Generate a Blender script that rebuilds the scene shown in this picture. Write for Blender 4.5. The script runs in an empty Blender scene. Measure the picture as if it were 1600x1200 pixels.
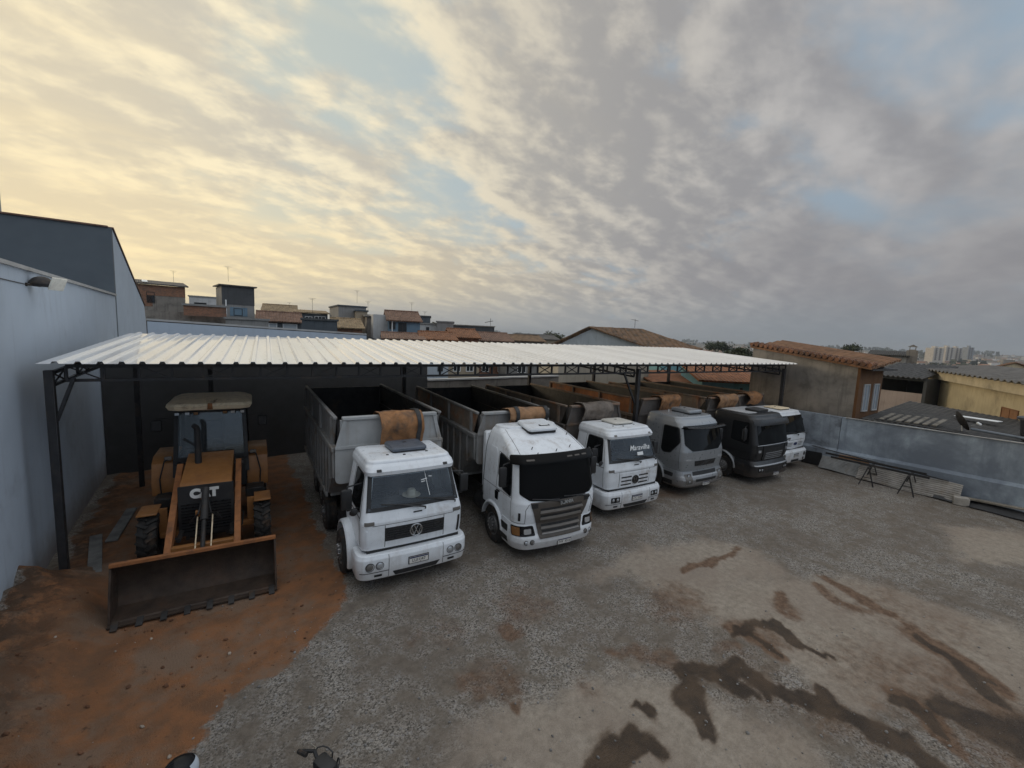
import bpy, bmesh, random
from math import *
from mathutils import Vector as V, Matrix as MX, noise as NZ
random.seed(11)
SC = bpy.context.scene
COL = SC.collection
R_ = radians

# ------------------------------------------------------------------ camera
FPX = 672.0
CAMZ = 5.6
CR = ((0.81701083, -0.57506543, 0.0423445), (-0.03082751, -0.11689167, -0.99266611), (0.57579768, 0.80971358, -0.11322959))
cd = bpy.data.cameras.new('camera')
co = bpy.data.objects.new('camera', cd); COL.objects.link(co)
cd.sensor_width = 36; cd.lens = FPX / 1600 * 36; cd.clip_start = 0.05; cd.clip_end = 20000
m = MX.Identity(4)
for i in range(3):
    m[i][0] = CR[0][i]; m[i][1] = -CR[1][i]; m[i][2] = -CR[2][i]
m[2][3] = CAMZ
co.matrix_world = m
SC.camera = co


def ray(px, py):
    c = (px - 800, py - 600, FPX)
    return V([CR[0][i] * c[0] + CR[1][i] * c[1] + CR[2][i] * c[2] for i in range(3)])


def on_z(px, py, z=0.0):
    d = ray(px, py); t = (z - CAMZ) / d.z
    return V((d.x * t, d.y * t, z))


def at_depth(px, py, d):
    v = ray(px, py) * (d / FPX)
    return V((v.x, v.y, CAMZ + v.z))


# ------------------------------------------------------------------ mesh builder
class MB:
    def __init__(s): s.bm = bmesh.new()

    def face(s, pts):
        return s.bm.faces.new([s.bm.verts.new(p) for p in pts])

    def box(s, c, d, rot=0.0, bev=0.0, seg=1, mat=None):
        g = bmesh.ops.create_cube(s.bm, size=1.0)
        vs = g['verts']
        T = MX.Translation(c) @ (mat if mat is not None else MX.Rotation(rot, 4, 'Z')) @ MX.Diagonal((d[0], d[1], d[2], 1))
        bmesh.ops.transform(s.bm, matrix=T, verts=vs)
        if bev > 0:
            es = list({e for v in vs for e in v.link_edges})
            bmesh.ops.bevel(s.bm, geom=es, offset=min(bev, min(d) * .45), segments=seg, affect='EDGES', profile=.5)
        return s

    def bx(s, x0, x1, y0, y1, z0, z1, bev=0.0):
        return s.box(((x0 + x1) / 2, (y0 + y1) / 2, (z0 + z1) / 2), (abs(x1 - x0), abs(y1 - y0), abs(z1 - z0)), bev=bev)

    def prism(s, poly, a, b, axis='x'):
        def P(u, v, t):
            return (t, u, v) if axis == 'x' else ((u, t, v) if axis == 'y' else (u, v, t))
        A = [s.bm.verts.new(P(u, v, a)) for u, v in poly]
        B = [s.bm.verts.new(P(u, v, b)) for u, v in poly]
        n = len(poly)
        s.bm.faces.new(A); s.bm.faces.new(B[::-1])
        for i in range(n):
            j = (i + 1) % n
            s.bm.faces.new((A[i], B[i], B[j], A[j]))
        return s

    def tube(s, pts, r, n=8, cap=True, closed=False):
        pts = [V(p) for p in pts]; N = len(pts)
        rr = r if isinstance(r, (list, tuple)) else [r] * N
        rings = []
        up = None
        for i in range(N):
            a = pts[(i - 1) % N] if (closed or i > 0) else pts[0]
            b = pts[(i + 1) % N] if (closed or i < N - 1) else pts[-1]
            t = (b - a).normalized()
            if up is None:
                up = V((0, 0, 1)) if abs(t.z) < .9 else V((1, 0, 0))
            x = t.cross(up)
            if x.length < 1e-4: x = t.orthogonal()
            x.normalize(); y = x.cross(t); up = y
            rings.append([s.bm.verts.new(pts[i] + (x * cos(2 * pi * k / n) + y * sin(2 * pi * k / n)) * rr[i]) for k in range(n)])
        M = N if closed else N - 1
        for i in range(M):
            A, B = rings[i], rings[(i + 1) % N]
            for k in range(n):
                s.bm.faces.new((A[k], A[(k + 1) % n], B[(k + 1) % n], B[k]))
        if cap and not closed:
            s.bm.faces.new(rings[0][::-1]); s.bm.faces.new(rings[-1])
        return s

    def lathe(s, prof, n=24, mat=None, cap=False):
        mat = mat or MX.Identity(4)
        rings = []
        for r, h in prof:
            rings.append([s.bm.verts.new(mat @ V((r * cos(2 * pi * k / n), r * sin(2 * pi * k / n), h))) for k in range(n)])
        for A, B in zip(rings, rings[1:]):
            for k in range(n):
                s.bm.faces.new((A[k], A[(k + 1) % n], B[(k + 1) % n], B[k]))
        if cap:
            s.bm.faces.new(rings[0][::-1]); s.bm.faces.new(rings[-1])
        return s

    def grid(s, rows, wrap=False):
        vs = [[s.bm.verts.new(p) for p in r] for r in rows]
        for A, B in zip(vs, vs[1:]):
            n = len(A)
            for k in range(n if wrap else n - 1):
                s.bm.faces.new((A[k], A[(k + 1) % n], B[(k + 1) % n], B[k]))
        return vs

    def sheet(s, rows, th):
        # closed slab: rows offset by thickness vector
        th = V(th)
        A = s.grid(rows)
        B = s.grid([[V(p) + th for p in r][::-1] for r in rows])
        n = len(rows[0])
        for a, b in zip(A, A[1:]): pass
        def link(e, f):
            for i in range(len(e) - 1):
                s.bm.faces.new((e[i + 1], e[i], f[i], f[i + 1]))
        link(A[0][::1], [B[0][n - 1 - k] for k in range(n)])
        link(A[-1][::-1], [B[-1][n - 1 - k] for k in range(n)][::-1])
        link([r[0] for r in A][::-1], [r[n - 1] for r in B][::-1])
        link([r[-1] for r in A], [r[0] for r in B])
        return s

    def split(s, name, mat, parent):
        bm = s.bm; bm.verts.ensure_lookup_table(); seen = set()
        for v in bm.verts:
            if v in seen: continue
            st, isl = [v], []; seen.add(v)
            while st:
                q = st.pop(); isl.append(q)
                for e in q.link_edges:
                    o = e.other_vert(q)
                    if o not in seen: seen.add(o); st.append(o)
            n = MB(); mp = {q: n.bm.verts.new(q.co) for q in isl}; fs = set(f for q in isl for f in q.link_faces)
            for f in fs: n.bm.faces.new([mp[q] for q in f.verts])
            n.build(name, mat, parent)
        bm.free()

    def build(s, name, mat, parent=None, loc=(0, 0, 0), rotz=0.0, ang=38, fix=True):
        bmesh.ops.remove_doubles(s.bm, verts=s.bm.verts, dist=1e-5)
        if fix: bmesh.ops.recalc_face_normals(s.bm, faces=s.bm.faces)
        me = bpy.data.meshes.new(name); s.bm.to_mesh(me); s.bm.free()
        me.materials.append(mat)
        if ang:
            me.polygons.foreach_set('use_smooth', [True] * len(me.polygons))
            try: me.set_sharp_from_angle(angle=R_(ang))
            except Exception: pass
        o = bpy.data.objects.new(name, me); COL.objects.link(o)
        o.parent = parent; o.location = loc; o.rotation_euler = (0, 0, rotz)
        return o


def tag(o, label, cat, group=None):
    o['label'] = label; o['category'] = cat
    if group: o['group'] = group
    return o


def thing(name, label, cat, loc=(0, 0, 0), rotz=0.0, group=None):
    o = bpy.data.objects.new(name, None); COL.objects.link(o)
    o.empty_display_size = .2
    o.location = loc; o.rotation_euler = (0, 0, rotz)
    return tag(o, label, cat, group)


def struct(o, kind='structure'):
    o['kind'] = kind
    return o


def copy_tree(o, parent=None):
    c = o.copy(); COL.objects.link(c); c.parent = parent
    for ch in list(o.children): copy_tree(ch, c)
    return c


def text_obj(name, body, size, mat, parent, matrix, depth=.006, shear=0.0, bold=0.0):
    cu = bpy.data.curves.new(name, 'FONT'); cu.body = body; cu.size = size; cu.extrude = depth
    cu.align_x = 'CENTER'; cu.align_y = 'CENTER'; cu.shear = shear; cu.offset = bold
    t = bpy.data.objects.new(name, cu); COL.objects.link(t)
    bpy.context.view_layer.update()
    me = bpy.data.meshes.new_from_object(t.evaluated_get(bpy.context.evaluated_depsgraph_get()))
    bpy.data.objects.remove(t); bpy.data.curves.remove(cu)
    me.name = name; me.materials.clear(); me.materials.append(mat)
    me.transform(matrix)
    o = bpy.data.objects.new(name, me); COL.objects.link(o); o.parent = parent
    return o


# ------------------------------------------------------------------ materials
class NT:
    def __init__(s, nt): s.t = nt; s.n = nt.nodes; s.l = nt.links

    def new(s, kind, **kw):
        n = s.n.new(kind)
        for k, v in kw.items():
            if k == 'inp':
                for a, b in v.items():
                    if hasattr(b, 'links') or isinstance(b, bpy.types.NodeSocket): s.l.new(b, n.inputs[a])
                    else: n.inputs[a].default_value = b
            else: setattr(n, k, v)
        return n

    def math(s, op, a, b=None, c=None, clamp=False):
        n = s.n.new('ShaderNodeMath'); n.operation = op; n.use_clamp = clamp
        for i, v in enumerate((a, b, c)):
            if v is None: continue
            if isinstance(v, bpy.types.NodeSocket): s.l.new(v, n.inputs[i])
            else: n.inputs[i].default_value = v
        return n.outputs[0]

    def ramp(s, f, lo, hi, a=0.0, b=1.0, smooth=True):
        n = s.n.new('ShaderNodeMapRange'); n.interpolation_type = 'SMOOTHSTEP' if smooth else 'LINEAR'
        for i, v in enumerate((f, lo, hi, a, b)):
            if isinstance(v, bpy.types.NodeSocket): s.l.new(v, n.inputs[i])
            else: n.inputs[i].default_value = v
        return n.outputs[0]

    def mix(s, f, a, b, blend='MIX'):
        n = s.n.new('ShaderNodeMix'); n.data_type = 'RGBA'; n.blend_type = blend; n.clamp_factor = True
        for i, v in ((0, f), (6, a), (7, b)):
            if isinstance(v, bpy.types.NodeSocket): s.l.new(v, n.inputs[i])
            elif i == 0: n.inputs[0].default_value = v
            else: n.inputs[i].default_value = (*v[:3], 1)
        return n.outputs[2]

    def noise(s, vec, scale, det=4, rough=.55, dist=0.0, dims='3D'):
        n = s.new('ShaderNodeTexNoise', inp={'Scale': scale, 'Detail': det, 'Roughness': rough, 'Distortion': dist})
        if vec is not None: s.l.new(vec, n.inputs['Vector'])
        return n.outputs[0]


def new_mat(name):
    mt = bpy.data.materials.new(name); mt.use_nodes = True
    t = NT(mt.node_tree); b = mt.node_tree.nodes['Principled BSDF']
    return mt, t, b


def coords(t, world=False, scale=(1, 1, 1), rot=(0, 0, 0)):
    tc = t.new('ShaderNodeTexCoord')
    src = tc.outputs['Object']
    if world:
        src = t.new('ShaderNodeNewGeometry').outputs['Position']
    mp = t.new('ShaderNodeMapping', inp={'Scale': scale, 'Rotation': rot})
    t.l.new(src, mp.inputs['Vector'])
    return mp.outputs[0]


def mat(name, col, rough=.6, metal=0.0, var=.12, vscale=3.0, dirt=None, dirtamt=.0, dscale=2.0, bump=0.0, bscale=40.0,
        coat=0.0, streak=0.0, spec=.5, world=False, dlow=None):
    """base colour with large-scale variation, optional dirt colour in patches, vertical streaks, fine bump"""
    mt, t, b = new_mat(name)
    v = coords(t, world)
    n1 = t.noise(v, vscale, 5, .6)
    c = t.mix(t.ramp(n1, .3, .7), tuple(x * (1 - var) for x in col), tuple(min(1, x * (1 + var)) for x in col))
    if dirtamt > 0:
        n2 = t.noise(v, dscale, 7, .65, .3)
        f = t.ramp(n2, .62 - dirtamt * .35, .85 - dirtamt * .25)
        c = t.mix(f, c, dirt)
    if streak > 0:
        v2 = coords(t, world, scale=(3.2, 3.2, .22))
        n3 = t.noise(v2, 2.0, 6, .6)
        f = t.math('MULTIPLY', t.ramp(n3, .5, .72), streak)
        c = t.mix(f, c, dirt or tuple(x * .35 for x in col))
    if dlow:
        zc = t.new('ShaderNodeSeparateXYZ'); t.l.new(v, zc.inputs[0])
        n4 = t.math('ADD', zc.outputs[2], t.math('MULTIPLY', t.noise(v, 5, 5), .5))
        c = t.mix(t.ramp(n4, dlow[0], dlow[1], dlow[2], 0), c, dlow[3])
    t.l.new(c, b.inputs['Base Color'])
    b.inputs['Metallic'].default_value = metal
    b.inputs['Specular IOR Level'].default_value = spec
    r = t.ramp(t.noise(v, vscale * 3, 4), .3, .7, max(.02, rough - .08), min(1, rough + .1))
    t.l.new(r, b.inputs['Roughness'])
    if coat: b.inputs['Coat Weight'].default_value = coat; b.inputs['Coat Roughness'].default_value = .12
    if bump:
        bn = t.new('ShaderNodeBump', inp={'Strength': bump, 'Distance': .02})
        t.l.new(t.noise(v, bscale, 6, .65), bn.inputs['Height']); t.l.new(bn.outputs[0], b.inputs['Normal'])
    return mt


def tile_mat(name, col, pitch=.22, along=(1, 0, 0), row=.36, var=.3, corr=False, moss=.25, mosscol=(.05, .04, .03)):
    """roman/fibre-cement roofing: waves across local x, rows across local y"""
    mt, t, b = new_mat(name)
    v = coords(t)
    sx = t.new('ShaderNodeSeparateXYZ'); t.l.new(v, sx.inputs[0])
    wx = t.math('SINE', t.math('MULTIPLY', sx.outputs[0], 2 * pi / pitch))
    fr = t.math('FRACT', t.math('DIVIDE', sx.outputs[1], row))
    vo = t.new('ShaderNodeTexVoronoi', inp={'Scale': 3.2}); t.l.new(v, vo.inputs['Vector'])
    n = t.noise(v, 1.6, 6, .65)
    c = t.mix(vo.outputs['Color'], tuple(x * (1 - var) for x in col), tuple(x * (1 + var) for x in col))
    c = t.mix(t.math('MULTIPLY', t.ramp(n, .45, .7), moss * 2.2), c, mosscol)
    t.l.new(c, b.inputs['Base Color']); b.inputs['Roughness'].default_value = .9
    h = wx if corr else t.math('ADD', wx, t.math('MULTIPLY', fr, .9))
    bn = t.new('ShaderNodeBump', inp={'Strength': 1.0, 'Distance': .05})
    t.l.new(h, bn.inputs['Height']); t.l.new(bn.outputs[0], b.inputs['Normal'])
    return mt


def brick_mat(name, col, mortar=(.2, .18, .16), sc=4.0):
    mt, t, b = new_mat(name)
    v = coords(t, rot=(R_(90), 0, 0))
    br = t.new('ShaderNodeTexBrick', inp={'Scale': sc, 'Color1': (*[x * .7 for x in col], 1), 'Color2': (*[min(1, x * 1.2) for x in col], 1), 'Mortar': (*mortar, 1), 'Mortar Size': .025})
    t.l.new(v, br.inputs['Vector'])
    n = t.noise(coords(t), 1.2, 6, .65)
    c = t.mix(t.math('MULTIPLY', t.ramp(n, .45, .75), .7), br.outputs[0], (.09, .08, .07))
    t.l.new(c, b.inputs['Base Color']); b.inputs['Roughness'].default_value = .92
    return mt


def glass_mat(name, tint=(.008, .009, .01), clear=0.0, rough=.05, spec=.22):
    mt, t, b = new_mat(name)
    b.inputs['Base Color'].default_value = (*tint, 1); b.inputs['Roughness'].default_value = rough
    b.inputs['Specular IOR Level'].default_value = spec
    if clear > 0:
        tr = t.new('ShaderNodeBsdfTransparent', inp={'Color': (.75, .8, .82, 1)})
        gl = t.new('ShaderNodeBsdfGlossy', inp={'Roughness': rough, 'Color': (.9, .95, 1, 1)})
        fr = t.new('ShaderNodeFresnel', inp={'IOR': 1.5})
        n = t.noise(coords(t), 2.2, 5, .6)
        f = t.math('ADD', t.math('MULTIPLY', fr.outputs[0], 1.0), .03)
        m1 = t.new('ShaderNodeMixShader'); t.l.new(f, m1.inputs[0]); t.l.new(tr.outputs[0], m1.inputs[1]); t.l.new(gl.outputs[0], m1.inputs[2])
        df = t.new('ShaderNodeBsdfDiffuse', inp={'Color': (.32, .33, .34, 1)})
        m2 = t.new('ShaderNodeMixShader'); t.l.new(t.ramp(n, .35, .75, .015, .12), m2.inputs[0]); t.l.new(m1.outputs[0], m2.inputs[1]); t.l.new(df.outputs[0], m2.inputs[2])
        t.l.new(m2.outputs[0], t.n['Material Output'].inputs[0])
    return mt


Mt = {}
Mt['white'] = mat('white_truck_paint', (.75, .785, .82), .34, var=.05, dirt=(.38, .34, .31), dirtamt=.22, dscale=1.7, coat=.35, streak=.22, dlow=(.55, 1.15, .45, (.33, .27, .22)))
Mt['white2'] = mat('worn_white_paint', (.70, .73, .76), .42, var=.06, dirt=(.33, .27, .22), dirtamt=.25, coat=.2, streak=.2, dlow=(.5, 1.2, .55, (.3, .24, .19)))
Mt['silver'] = mat('silver_metallic_paint', (.27, .285, .30), .34, metal=.3, var=.03, coat=.4, dlow=(.5, 1.2, .6, (.16, .12, .09)))
Mt['graph'] = mat('graphite_paint', (.02, .021, .023), .38, metal=.1, var=.05, coat=.12, dlow=(.4, 1.1, .6, (.09, .065, .05)))
Mt['black'] = mat('black_plastic', (.018, .018, .019), .5, var=.2, dirt=(.06, .05, .04), dirtamt=.2)
Mt['blackg'] = mat('black_gloss_trim', (.009, .009, .01), .3, var=.1, spec=.25)
Mt['rubber'] = mat('tyre_rubber', (.02, .019, .018), .85, var=.25, dirt=(.1, .06, .035), dirtamt=.35, dscale=5)
Mt['steel'] = mat('dark_steel', (.035, .033, .032), .6, metal=.3, var=.3, dirt=(.09, .055, .03), dirtamt=.3)
Mt['chrome'] = mat('bare_metal', (.5, .5, .5), .25, metal=.9, var=.1)
Mt['rim'] = mat('wheel_rim', (.2, .2, .2), .45, metal=.5, var=.2, dirt=(.1, .07, .05), dirtamt=.4, dscale=6)
Mt['lamp'] = mat('lamp_glass', (.5, .52, .54), .08, metal=.5, var=.1)
Mt['amber'] = mat('amber_lamp', (.2, .095, .035), .2, var=.1)
Mt['lampdk'] = mat('smoked_lamp', (.14, .13, .12), .15, var=.1)
Mt['grille_gb'] = mat('grey_brown_grille', (.105, .092, .08), .42, metal=.35, var=.1, dirt=(.12, .1, .08), dirtamt=.2)
Mt['slat'] = mat('grey_grille_slat', (.26, .245, .23), .4, metal=.4, var=.1)
Mt['plate'] = mat('number_plate_white', (.66, .64, .6), .5, var=.05, dirt=(.4, .35, .3), dirtamt=.1)
Mt['ink'] = mat('dark_ink', (.03, .025, .025), .6)
Mt['blueband'] = mat('plate_blue_band', (.02, .03, .09), .5)
Mt['glass'] = glass_mat('dark_glass')
Mt['film'] = glass_mat('black_screen_film', tint=(.004, .004, .004), rough=.3, spec=.12)
Mt['glassc'] = glass_mat('clear_glass', clear=1.0)
Mt['winglass'] = glass_mat('window_glass', tint=(.03, .035, .04))
Mt['seat'] = mat('seat_fabric', (.03, .03, .032), .95)
Mt['dash'] = mat('dashboard_plastic', (.05, .05, .052), .7)
Mt['stick'] = mat('white_sticker', (.8, .82, .82), .5, var=.03)
Mt['bedgrey'] = mat('worn_grey_dump_body', (.21, .21, .205), .6, var=.12, dirt=(.17, .12, .08), dirtamt=.42, dscale=1.3, streak=.5, bump=.15)
Mt['bedwhite'] = mat('dirty_white_dump_body', (.37, .38, .38), .55, var=.08, dirt=(.22, .17, .12), dirtamt=.3, dscale=1.2, streak=.35, bump=.1)
Mt['bedbrown'] = mat('soil_stained_dump_body', (.2, .16, .125), .75, var=.2, dirt=(.24, .1, .04), dirtamt=.45, dscale=1.5, streak=.4, bump=.2)
Mt['beddark'] = mat('dark_dump_body', (.085, .075, .068), .65, var=.2, dirt=(.14, .085, .05), dirtamt=.4, dscale=1.5, bump=.2)
Mt['bedin'] = mat('scoured_dump_interior', (.028, .026, .025), .6, var=.3, dirt=(.1, .06, .035), dirtamt=.2, dscale=.9, bump=.25, bscale=12)
Mt['board'] = mat('rusty_orange_boards', (.3, .11, .035), .8, var=.25, dirt=(.12, .07, .045), dirtamt=.4, dscale=2, bump=.2)
Mt['tarp_o'] = mat('orange_brown_tarpaulin', (.3, .145, .06), .85, var=.25, vscale=4, dirt=(.07, .055, .045), dirtamt=.5, dscale=2.2, bump=.5, bscale=9)
Mt['tarp_t'] = mat('tan_tarpaulin', (.31, .17, .085), .85, var=.2, vscale=4, dirt=(.13, .1, .08), dirtamt=.35, dscale=3, bump=.5, bscale=9)
Mt['tarp_g'] = mat('grey_brown_tarpaulin', (.17, .14, .115), .8, var=.25, vscale=4, dirt=(.08, .07, .06), dirtamt=.4, dscale=3, bump=.5, bscale=9)
Mt['catyel'] = mat('orange_yellow_machine_paint', (.28, .122, .036), .5, var=.12, dirt=(.2, .09, .035), dirtamt=.4, dscale=2.5, coat=.1, bump=.08)
Mt['catdirt'] = mat('worn_orange_steel', (.31, .122, .042), .75, var=.2, dirt=(.13, .06, .03), dirtamt=.4, dscale=4, bump=.25)
Mt['bucket'] = mat('dark_bucket_steel', (.05, .033, .023), .7, metal=.2, var=.3, dirt=(.08, .04, .022), dirtamt=.25, dscale=1.5, bump=.3)
Mt['cream'] = mat('cream_cab_roof', (.82, .68, .47), .55, var=.08, dirt=(.25, .17, .1), dirtamt=.3, dscale=3)
Mt['wallblue'] = mat('pale_blue_grey_wall_paint', (.47, .54, .62), .85, var=.05, vscale=.5, dirt=(.33, .37, .42), dirtamt=.2, dscale=.5, streak=.22, bump=.12, bscale=14, dlow=(.1, 1.3, .75, (.17, .115, .08)))
Mt['walldark'] = mat('slate_grey_wall_paint', (.105, .128, .15), .85, var=.06, vscale=.6, bump=.05)
Mt['backwall'] = mat('canopy_shaded_wall', (.06, .06, .06), .9, var=.12, vscale=.8, dirt=(.055, .05, .045), dirtamt=.3, dscale=.7, bump=.1)  # canopy shade on the back wall is put into this dark colour
Mt['rightwall'] = mat('stained_whitewash_wall', (.43, .51, .59), .85, var=.16, vscale=.9, dirt=(.16, .19, .235), dirtamt=1.0, dscale=.42, streak=.5, bump=.12, bscale=15)
Mt['cement'] = mat('stained_cement_render', (.24, .22, .195), .92, var=.14, vscale=1.0, dirt=(.11, .1, .09), dirtamt=.55, dscale=.8, streak=.6, bump=.2, bscale=12)
Mt['coping'] = mat('pale_coping', (.42, .42, .41), .8, var=.1)
Mt['fascia'] = mat('reddish_roof_edge', (.16, .09, .065), .7, var=.15)
Mt['canopy'] = mat('white_galvanised_sheet', (.76, .77, .78), .26, var=.015, vscale=.3, dirt=(.6, .58, .54), dirtamt=.06, dscale=.25, coat=.5, spec=.7)
Mt['frame'] = mat('black_painted_steel', (.022, .022, .024), .5, var=.25, dirt=(.07, .05, .035), dirtamt=.3)


def canopy_mat():
    mt, t, b = new_mat('white_ribbed_sheet'); v = coords(t, rot=(0, 0, R_(5.6)))
    sx = t.new('ShaderNodeSeparateXYZ'); t.l.new(v, sx.inputs[0])
    wn = t.new('ShaderNodeTexWhiteNoise', noise_dimensions='1D'); t.l.new(t.math('FLOOR', t.math('DIVIDE', sx.outputs[0], 1.02)), wn.inputs['W'])
    c = t.mix(wn.outputs['Value'], (.70, .71, .72), (.80, .81, .82))
    st = t.noise(coords(t, rot=(0, 0, R_(5.6)), scale=(4, .25, 1)), 1.6, 7, .65)
    c = t.mix(t.math('MULTIPLY', t.ramp(st, .5, .78), .45), c, (.46, .44, .41))
    # screw lines on the purlins
    fy = t.math('ABSOLUTE', t.math('SUBTRACT', t.math('FRACT', t.math('DIVIDE', sx.outputs[1], 1.52)), .5)); fx = t.math('ABSOLUTE', t.math('SUBTRACT', t.math('FRACT', t.math('DIVIDE', sx.outputs[0], .338)), .5))
    dot = t.math('MULTIPLY', t.ramp(fy, .022, .012), t.ramp(fx, .09, .05)); c = t.mix(t.math('MULTIPLY', dot, .7), c, (.16, .14, .12))
    lap = t.ramp(t.math('ABSOLUTE', t.math('SUBTRACT', t.math('FRACT', t.math('DIVIDE', sx.outputs[0], 1.02)), .5)), .012, .004); c = t.mix(t.math('MULTIPLY', lap, .6), c, (.3, .29, .28))
    t.l.new(c, b.inputs['Base Color']); b.inputs['Roughness'].default_value = .28; b.inputs['Coat Weight'].default_value = .5; b.inputs['Specular IOR Level'].default_value = .7
    bn = t.new('ShaderNodeBump', inp={'Strength': .25, 'Distance': .03}); t.l.new(t.noise(v, 1.1, 3), bn.inputs['Height']); t.l.new(bn.outputs[0], b.inputs['Normal'])
    return mt


Mt['canopy'] = canopy_mat()
# ------------------------------------------------------------------ world and light
SUN_AZ, SUN_EL = R_(-24), R_(11)
OPEN = (.82, .86, .92)
W = bpy.data.worlds.new('World'); SC.world = W; W.use_nodes = True
t = NT(W.node_tree); bg = W.node_tree.nodes['Background']
sky = t.new('ShaderNodeTexSky'); sky.sky_type = 'NISHITA'; sky.sun_disc = False
sky.sun_elevation = SUN_EL; sky.sun_rotation = SUN_AZ; sky.air_density = 1.2; sky.dust_density = 2.0
tc = t.new('ShaderNodeTexCoord'); D = tc.outputs['Generated']
sx = t.new('ShaderNodeSeparateXYZ'); t.l.new(D, sx.inputs[0])
x, y, z = sx.outputs
hl = t.math('SQRT', t.math('MAXIMUM', t.math('SUBTRACT', 1.0, t.math('MULTIPLY', z, z)), .01))
dt = t.math('ADD', t.math('MULTIPLY', x, sin(SUN_AZ)), t.math('MULTIPLY', y, cos(SUN_AZ)))
s = t.math('DIVIDE', dt, hl)
zz = t.math('ADD', t.math('MAXIMUM', z, 0.0), .27)
px_, py_ = t.math('DIVIDE', x, zz), t.math('DIVIDE', y, zz)
cb = t.new('ShaderNodeCombineXYZ'); t.l.new(px_, cb.inputs[0]); t.l.new(py_, cb.inputs[1])
P = cb.outputs[0]


def cloud(off):
    mp = t.new('ShaderNodeMapping', inp={'Location': off, 'Rotation': (0, 0, R_(-30)), 'Scale': (.85, 1.15, 1)})
    t.l.new(P, mp.inputs['Vector'])
    big = t.noise(mp.outputs[0], .75, 2, .5, .1)
    mid = t.noise(mp.outputs[0], 1.8, 4, .5, .1)
    fine = t.noise(mp.outputs[0], 4.6, 10, .57, .1)
    return t.math('ADD', t.math('MULTIPLY', big, .42), t.math('ADD', t.math('MULTIPLY', mid, .34), t.math('MULTIPLY', fine, fw)))


fw = t.ramp(s, -.3, .35, .16, .40)
OX, OY = 8.2, 14.4
n0 = cloud((OX, OY, 0)); n1 = cloud((OX + sin(SUN_AZ) * .05 + .03, OY + cos(SUN_AZ) * .065, 0))
# cover grows away from the low sun
thr = t.math('ADD', t.ramp(s, -.25, .85, .40, .515), t.math('MULTIPLY', t.math('SUBTRACT', t.noise(P, .7, 2, .5), .5), .16))
dens = t.ramp(t.math('SUBTRACT', n0, thr), -.045, .075)
lit = t.ramp(t.math('ADD', t.math('SUBTRACT', n0, n1), t.math('MULTIPLY', t.math('SUBTRACT', thr, n0), .30)), -.075, .045)
wm = t.ramp(s, -.15, .85)
wm2 = t.ramp(s, .25, 1.0)
hi = t.ramp(z, .07, .34)
litc = t.mix(wm, (.47, .46, .46), t.mix(wm2, (.74, .67, .53), t.mix(hi, (1.12, .92, .54), (1.0, .89, .64))))
shac = t.mix(wm, (.30, .30, .315), t.mix(wm2, (.43, .41, .38), t.mix(hi, (.86, .72, .47), (.62, .58, .49))))
cc = t.mix(lit, shac, litc)
clear = t.mix(wm2, t.mix(wm, (.36, .46, .56), (.42, .54, .65)), t.mix(hi, (.95, .80, .50), (.66, .70, .62)))
skyc = t.mix(.2, clear, t.mix(1.0, sky.outputs[0], (.07, .07, .07), 'MULTIPLY'))
col = t.mix(dens, skyc, cc)
# thin high streaks
mp = t.new('ShaderNodeMapping', inp={'Rotation': (0, 0, R_(-50)), 'Scale': (.35, 1.9, 1)}); t.l.new(P, mp.inputs['Vector'])
st = t.ramp(t.noise(mp.outputs[0], 3.0, 8, .6, .2), .50, .72)
col = t.mix(t.math('MULTIPLY', st, t.math('MULTIPLY', t.ramp(s, .1, .9, .1, .55), t.ramp(z, .38, .12, .25, 1))), col, t.mix(wm, (.3, .3, .31), (.95, .80, .52)))
# darker rain cloud low on the right
dk = t.math('MULTIPLY', t.ramp(s, .45, -.15), t.math('MULTIPLY', t.ramp(z, .02, .10), t.ramp(z, .34, .16)))
col = t.mix(t.math('MULTIPLY', dk, t.ramp(t.noise(P, 1.1, 4, .5), .3, .6, .25, .8)), col, (.25, .247, .262))
# grey-blue veil near the skyline
vn = t.noise(P, .45, 4, .5)
hz = t.math('MULTIPLY', t.ramp(t.math('ADD', z, t.math('MULTIPLY', t.math('SUBTRACT', vn, .5), .06)), .13, .01), t.ramp(s, 1.0, .74))
hcol = t.mix(t.ramp(s, -.25, .8), (.205, .235, .27), (.40, .41, .41))
col = t.mix(t.math('MULTIPLY', hz, .88), col, hcol)
# brighter round the low sun
gl = t.ramp(t.math('ADD', t.math('MULTIPLY', x, sin(SUN_AZ) * cos(SUN_EL)), t.math('ADD', t.math('MULTIPLY', y, cos(SUN_AZ) * cos(SUN_EL)), t.math('MULTIPLY', z, sin(SUN_EL)))), .84, 1.0, 0, .3)
col = t.mix(gl, col, (1.1, .88, .50))
# open, brighter blue sky overhead and behind the viewer
op = t.math('MAXIMUM', t.ramp(z, .60, .82), t.ramp(t.math('ADD', s, t.math('MULTIPLY', z, -.25)), -.35, -.75))
opn = t.ramp(t.noise(P, .8, 6, .55), .35, .65, .82, 1.18)
opc = t.new('ShaderNodeVectorMath', operation='SCALE', inp={0: (OPEN[0], OPEN[1], OPEN[2])}); t.l.new(opn, opc.inputs['Scale'])
low = t.ramp(z, .12, .62, .50, 1.0)
opd = t.new('ShaderNodeVectorMath', operation='SCALE'); t.l.new(t.mix(t.ramp(z, .15, .7), opc.outputs[0], opc.outputs[0]) if False else t.mix(1.0, opc.outputs[0], t.mix(t.ramp(z, .2, .75), (.86, 1.0, 1.16), (1.03, 1.02, 1.0)), 'MULTIPLY'), opd.inputs[0]); t.l.new(low, opd.inputs['Scale'])
col = t.mix(op, col, opd.outputs[0])
t.l.new(col, bg.inputs['Color']); bg.inputs['Strength'].default_value = 1.0

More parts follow.
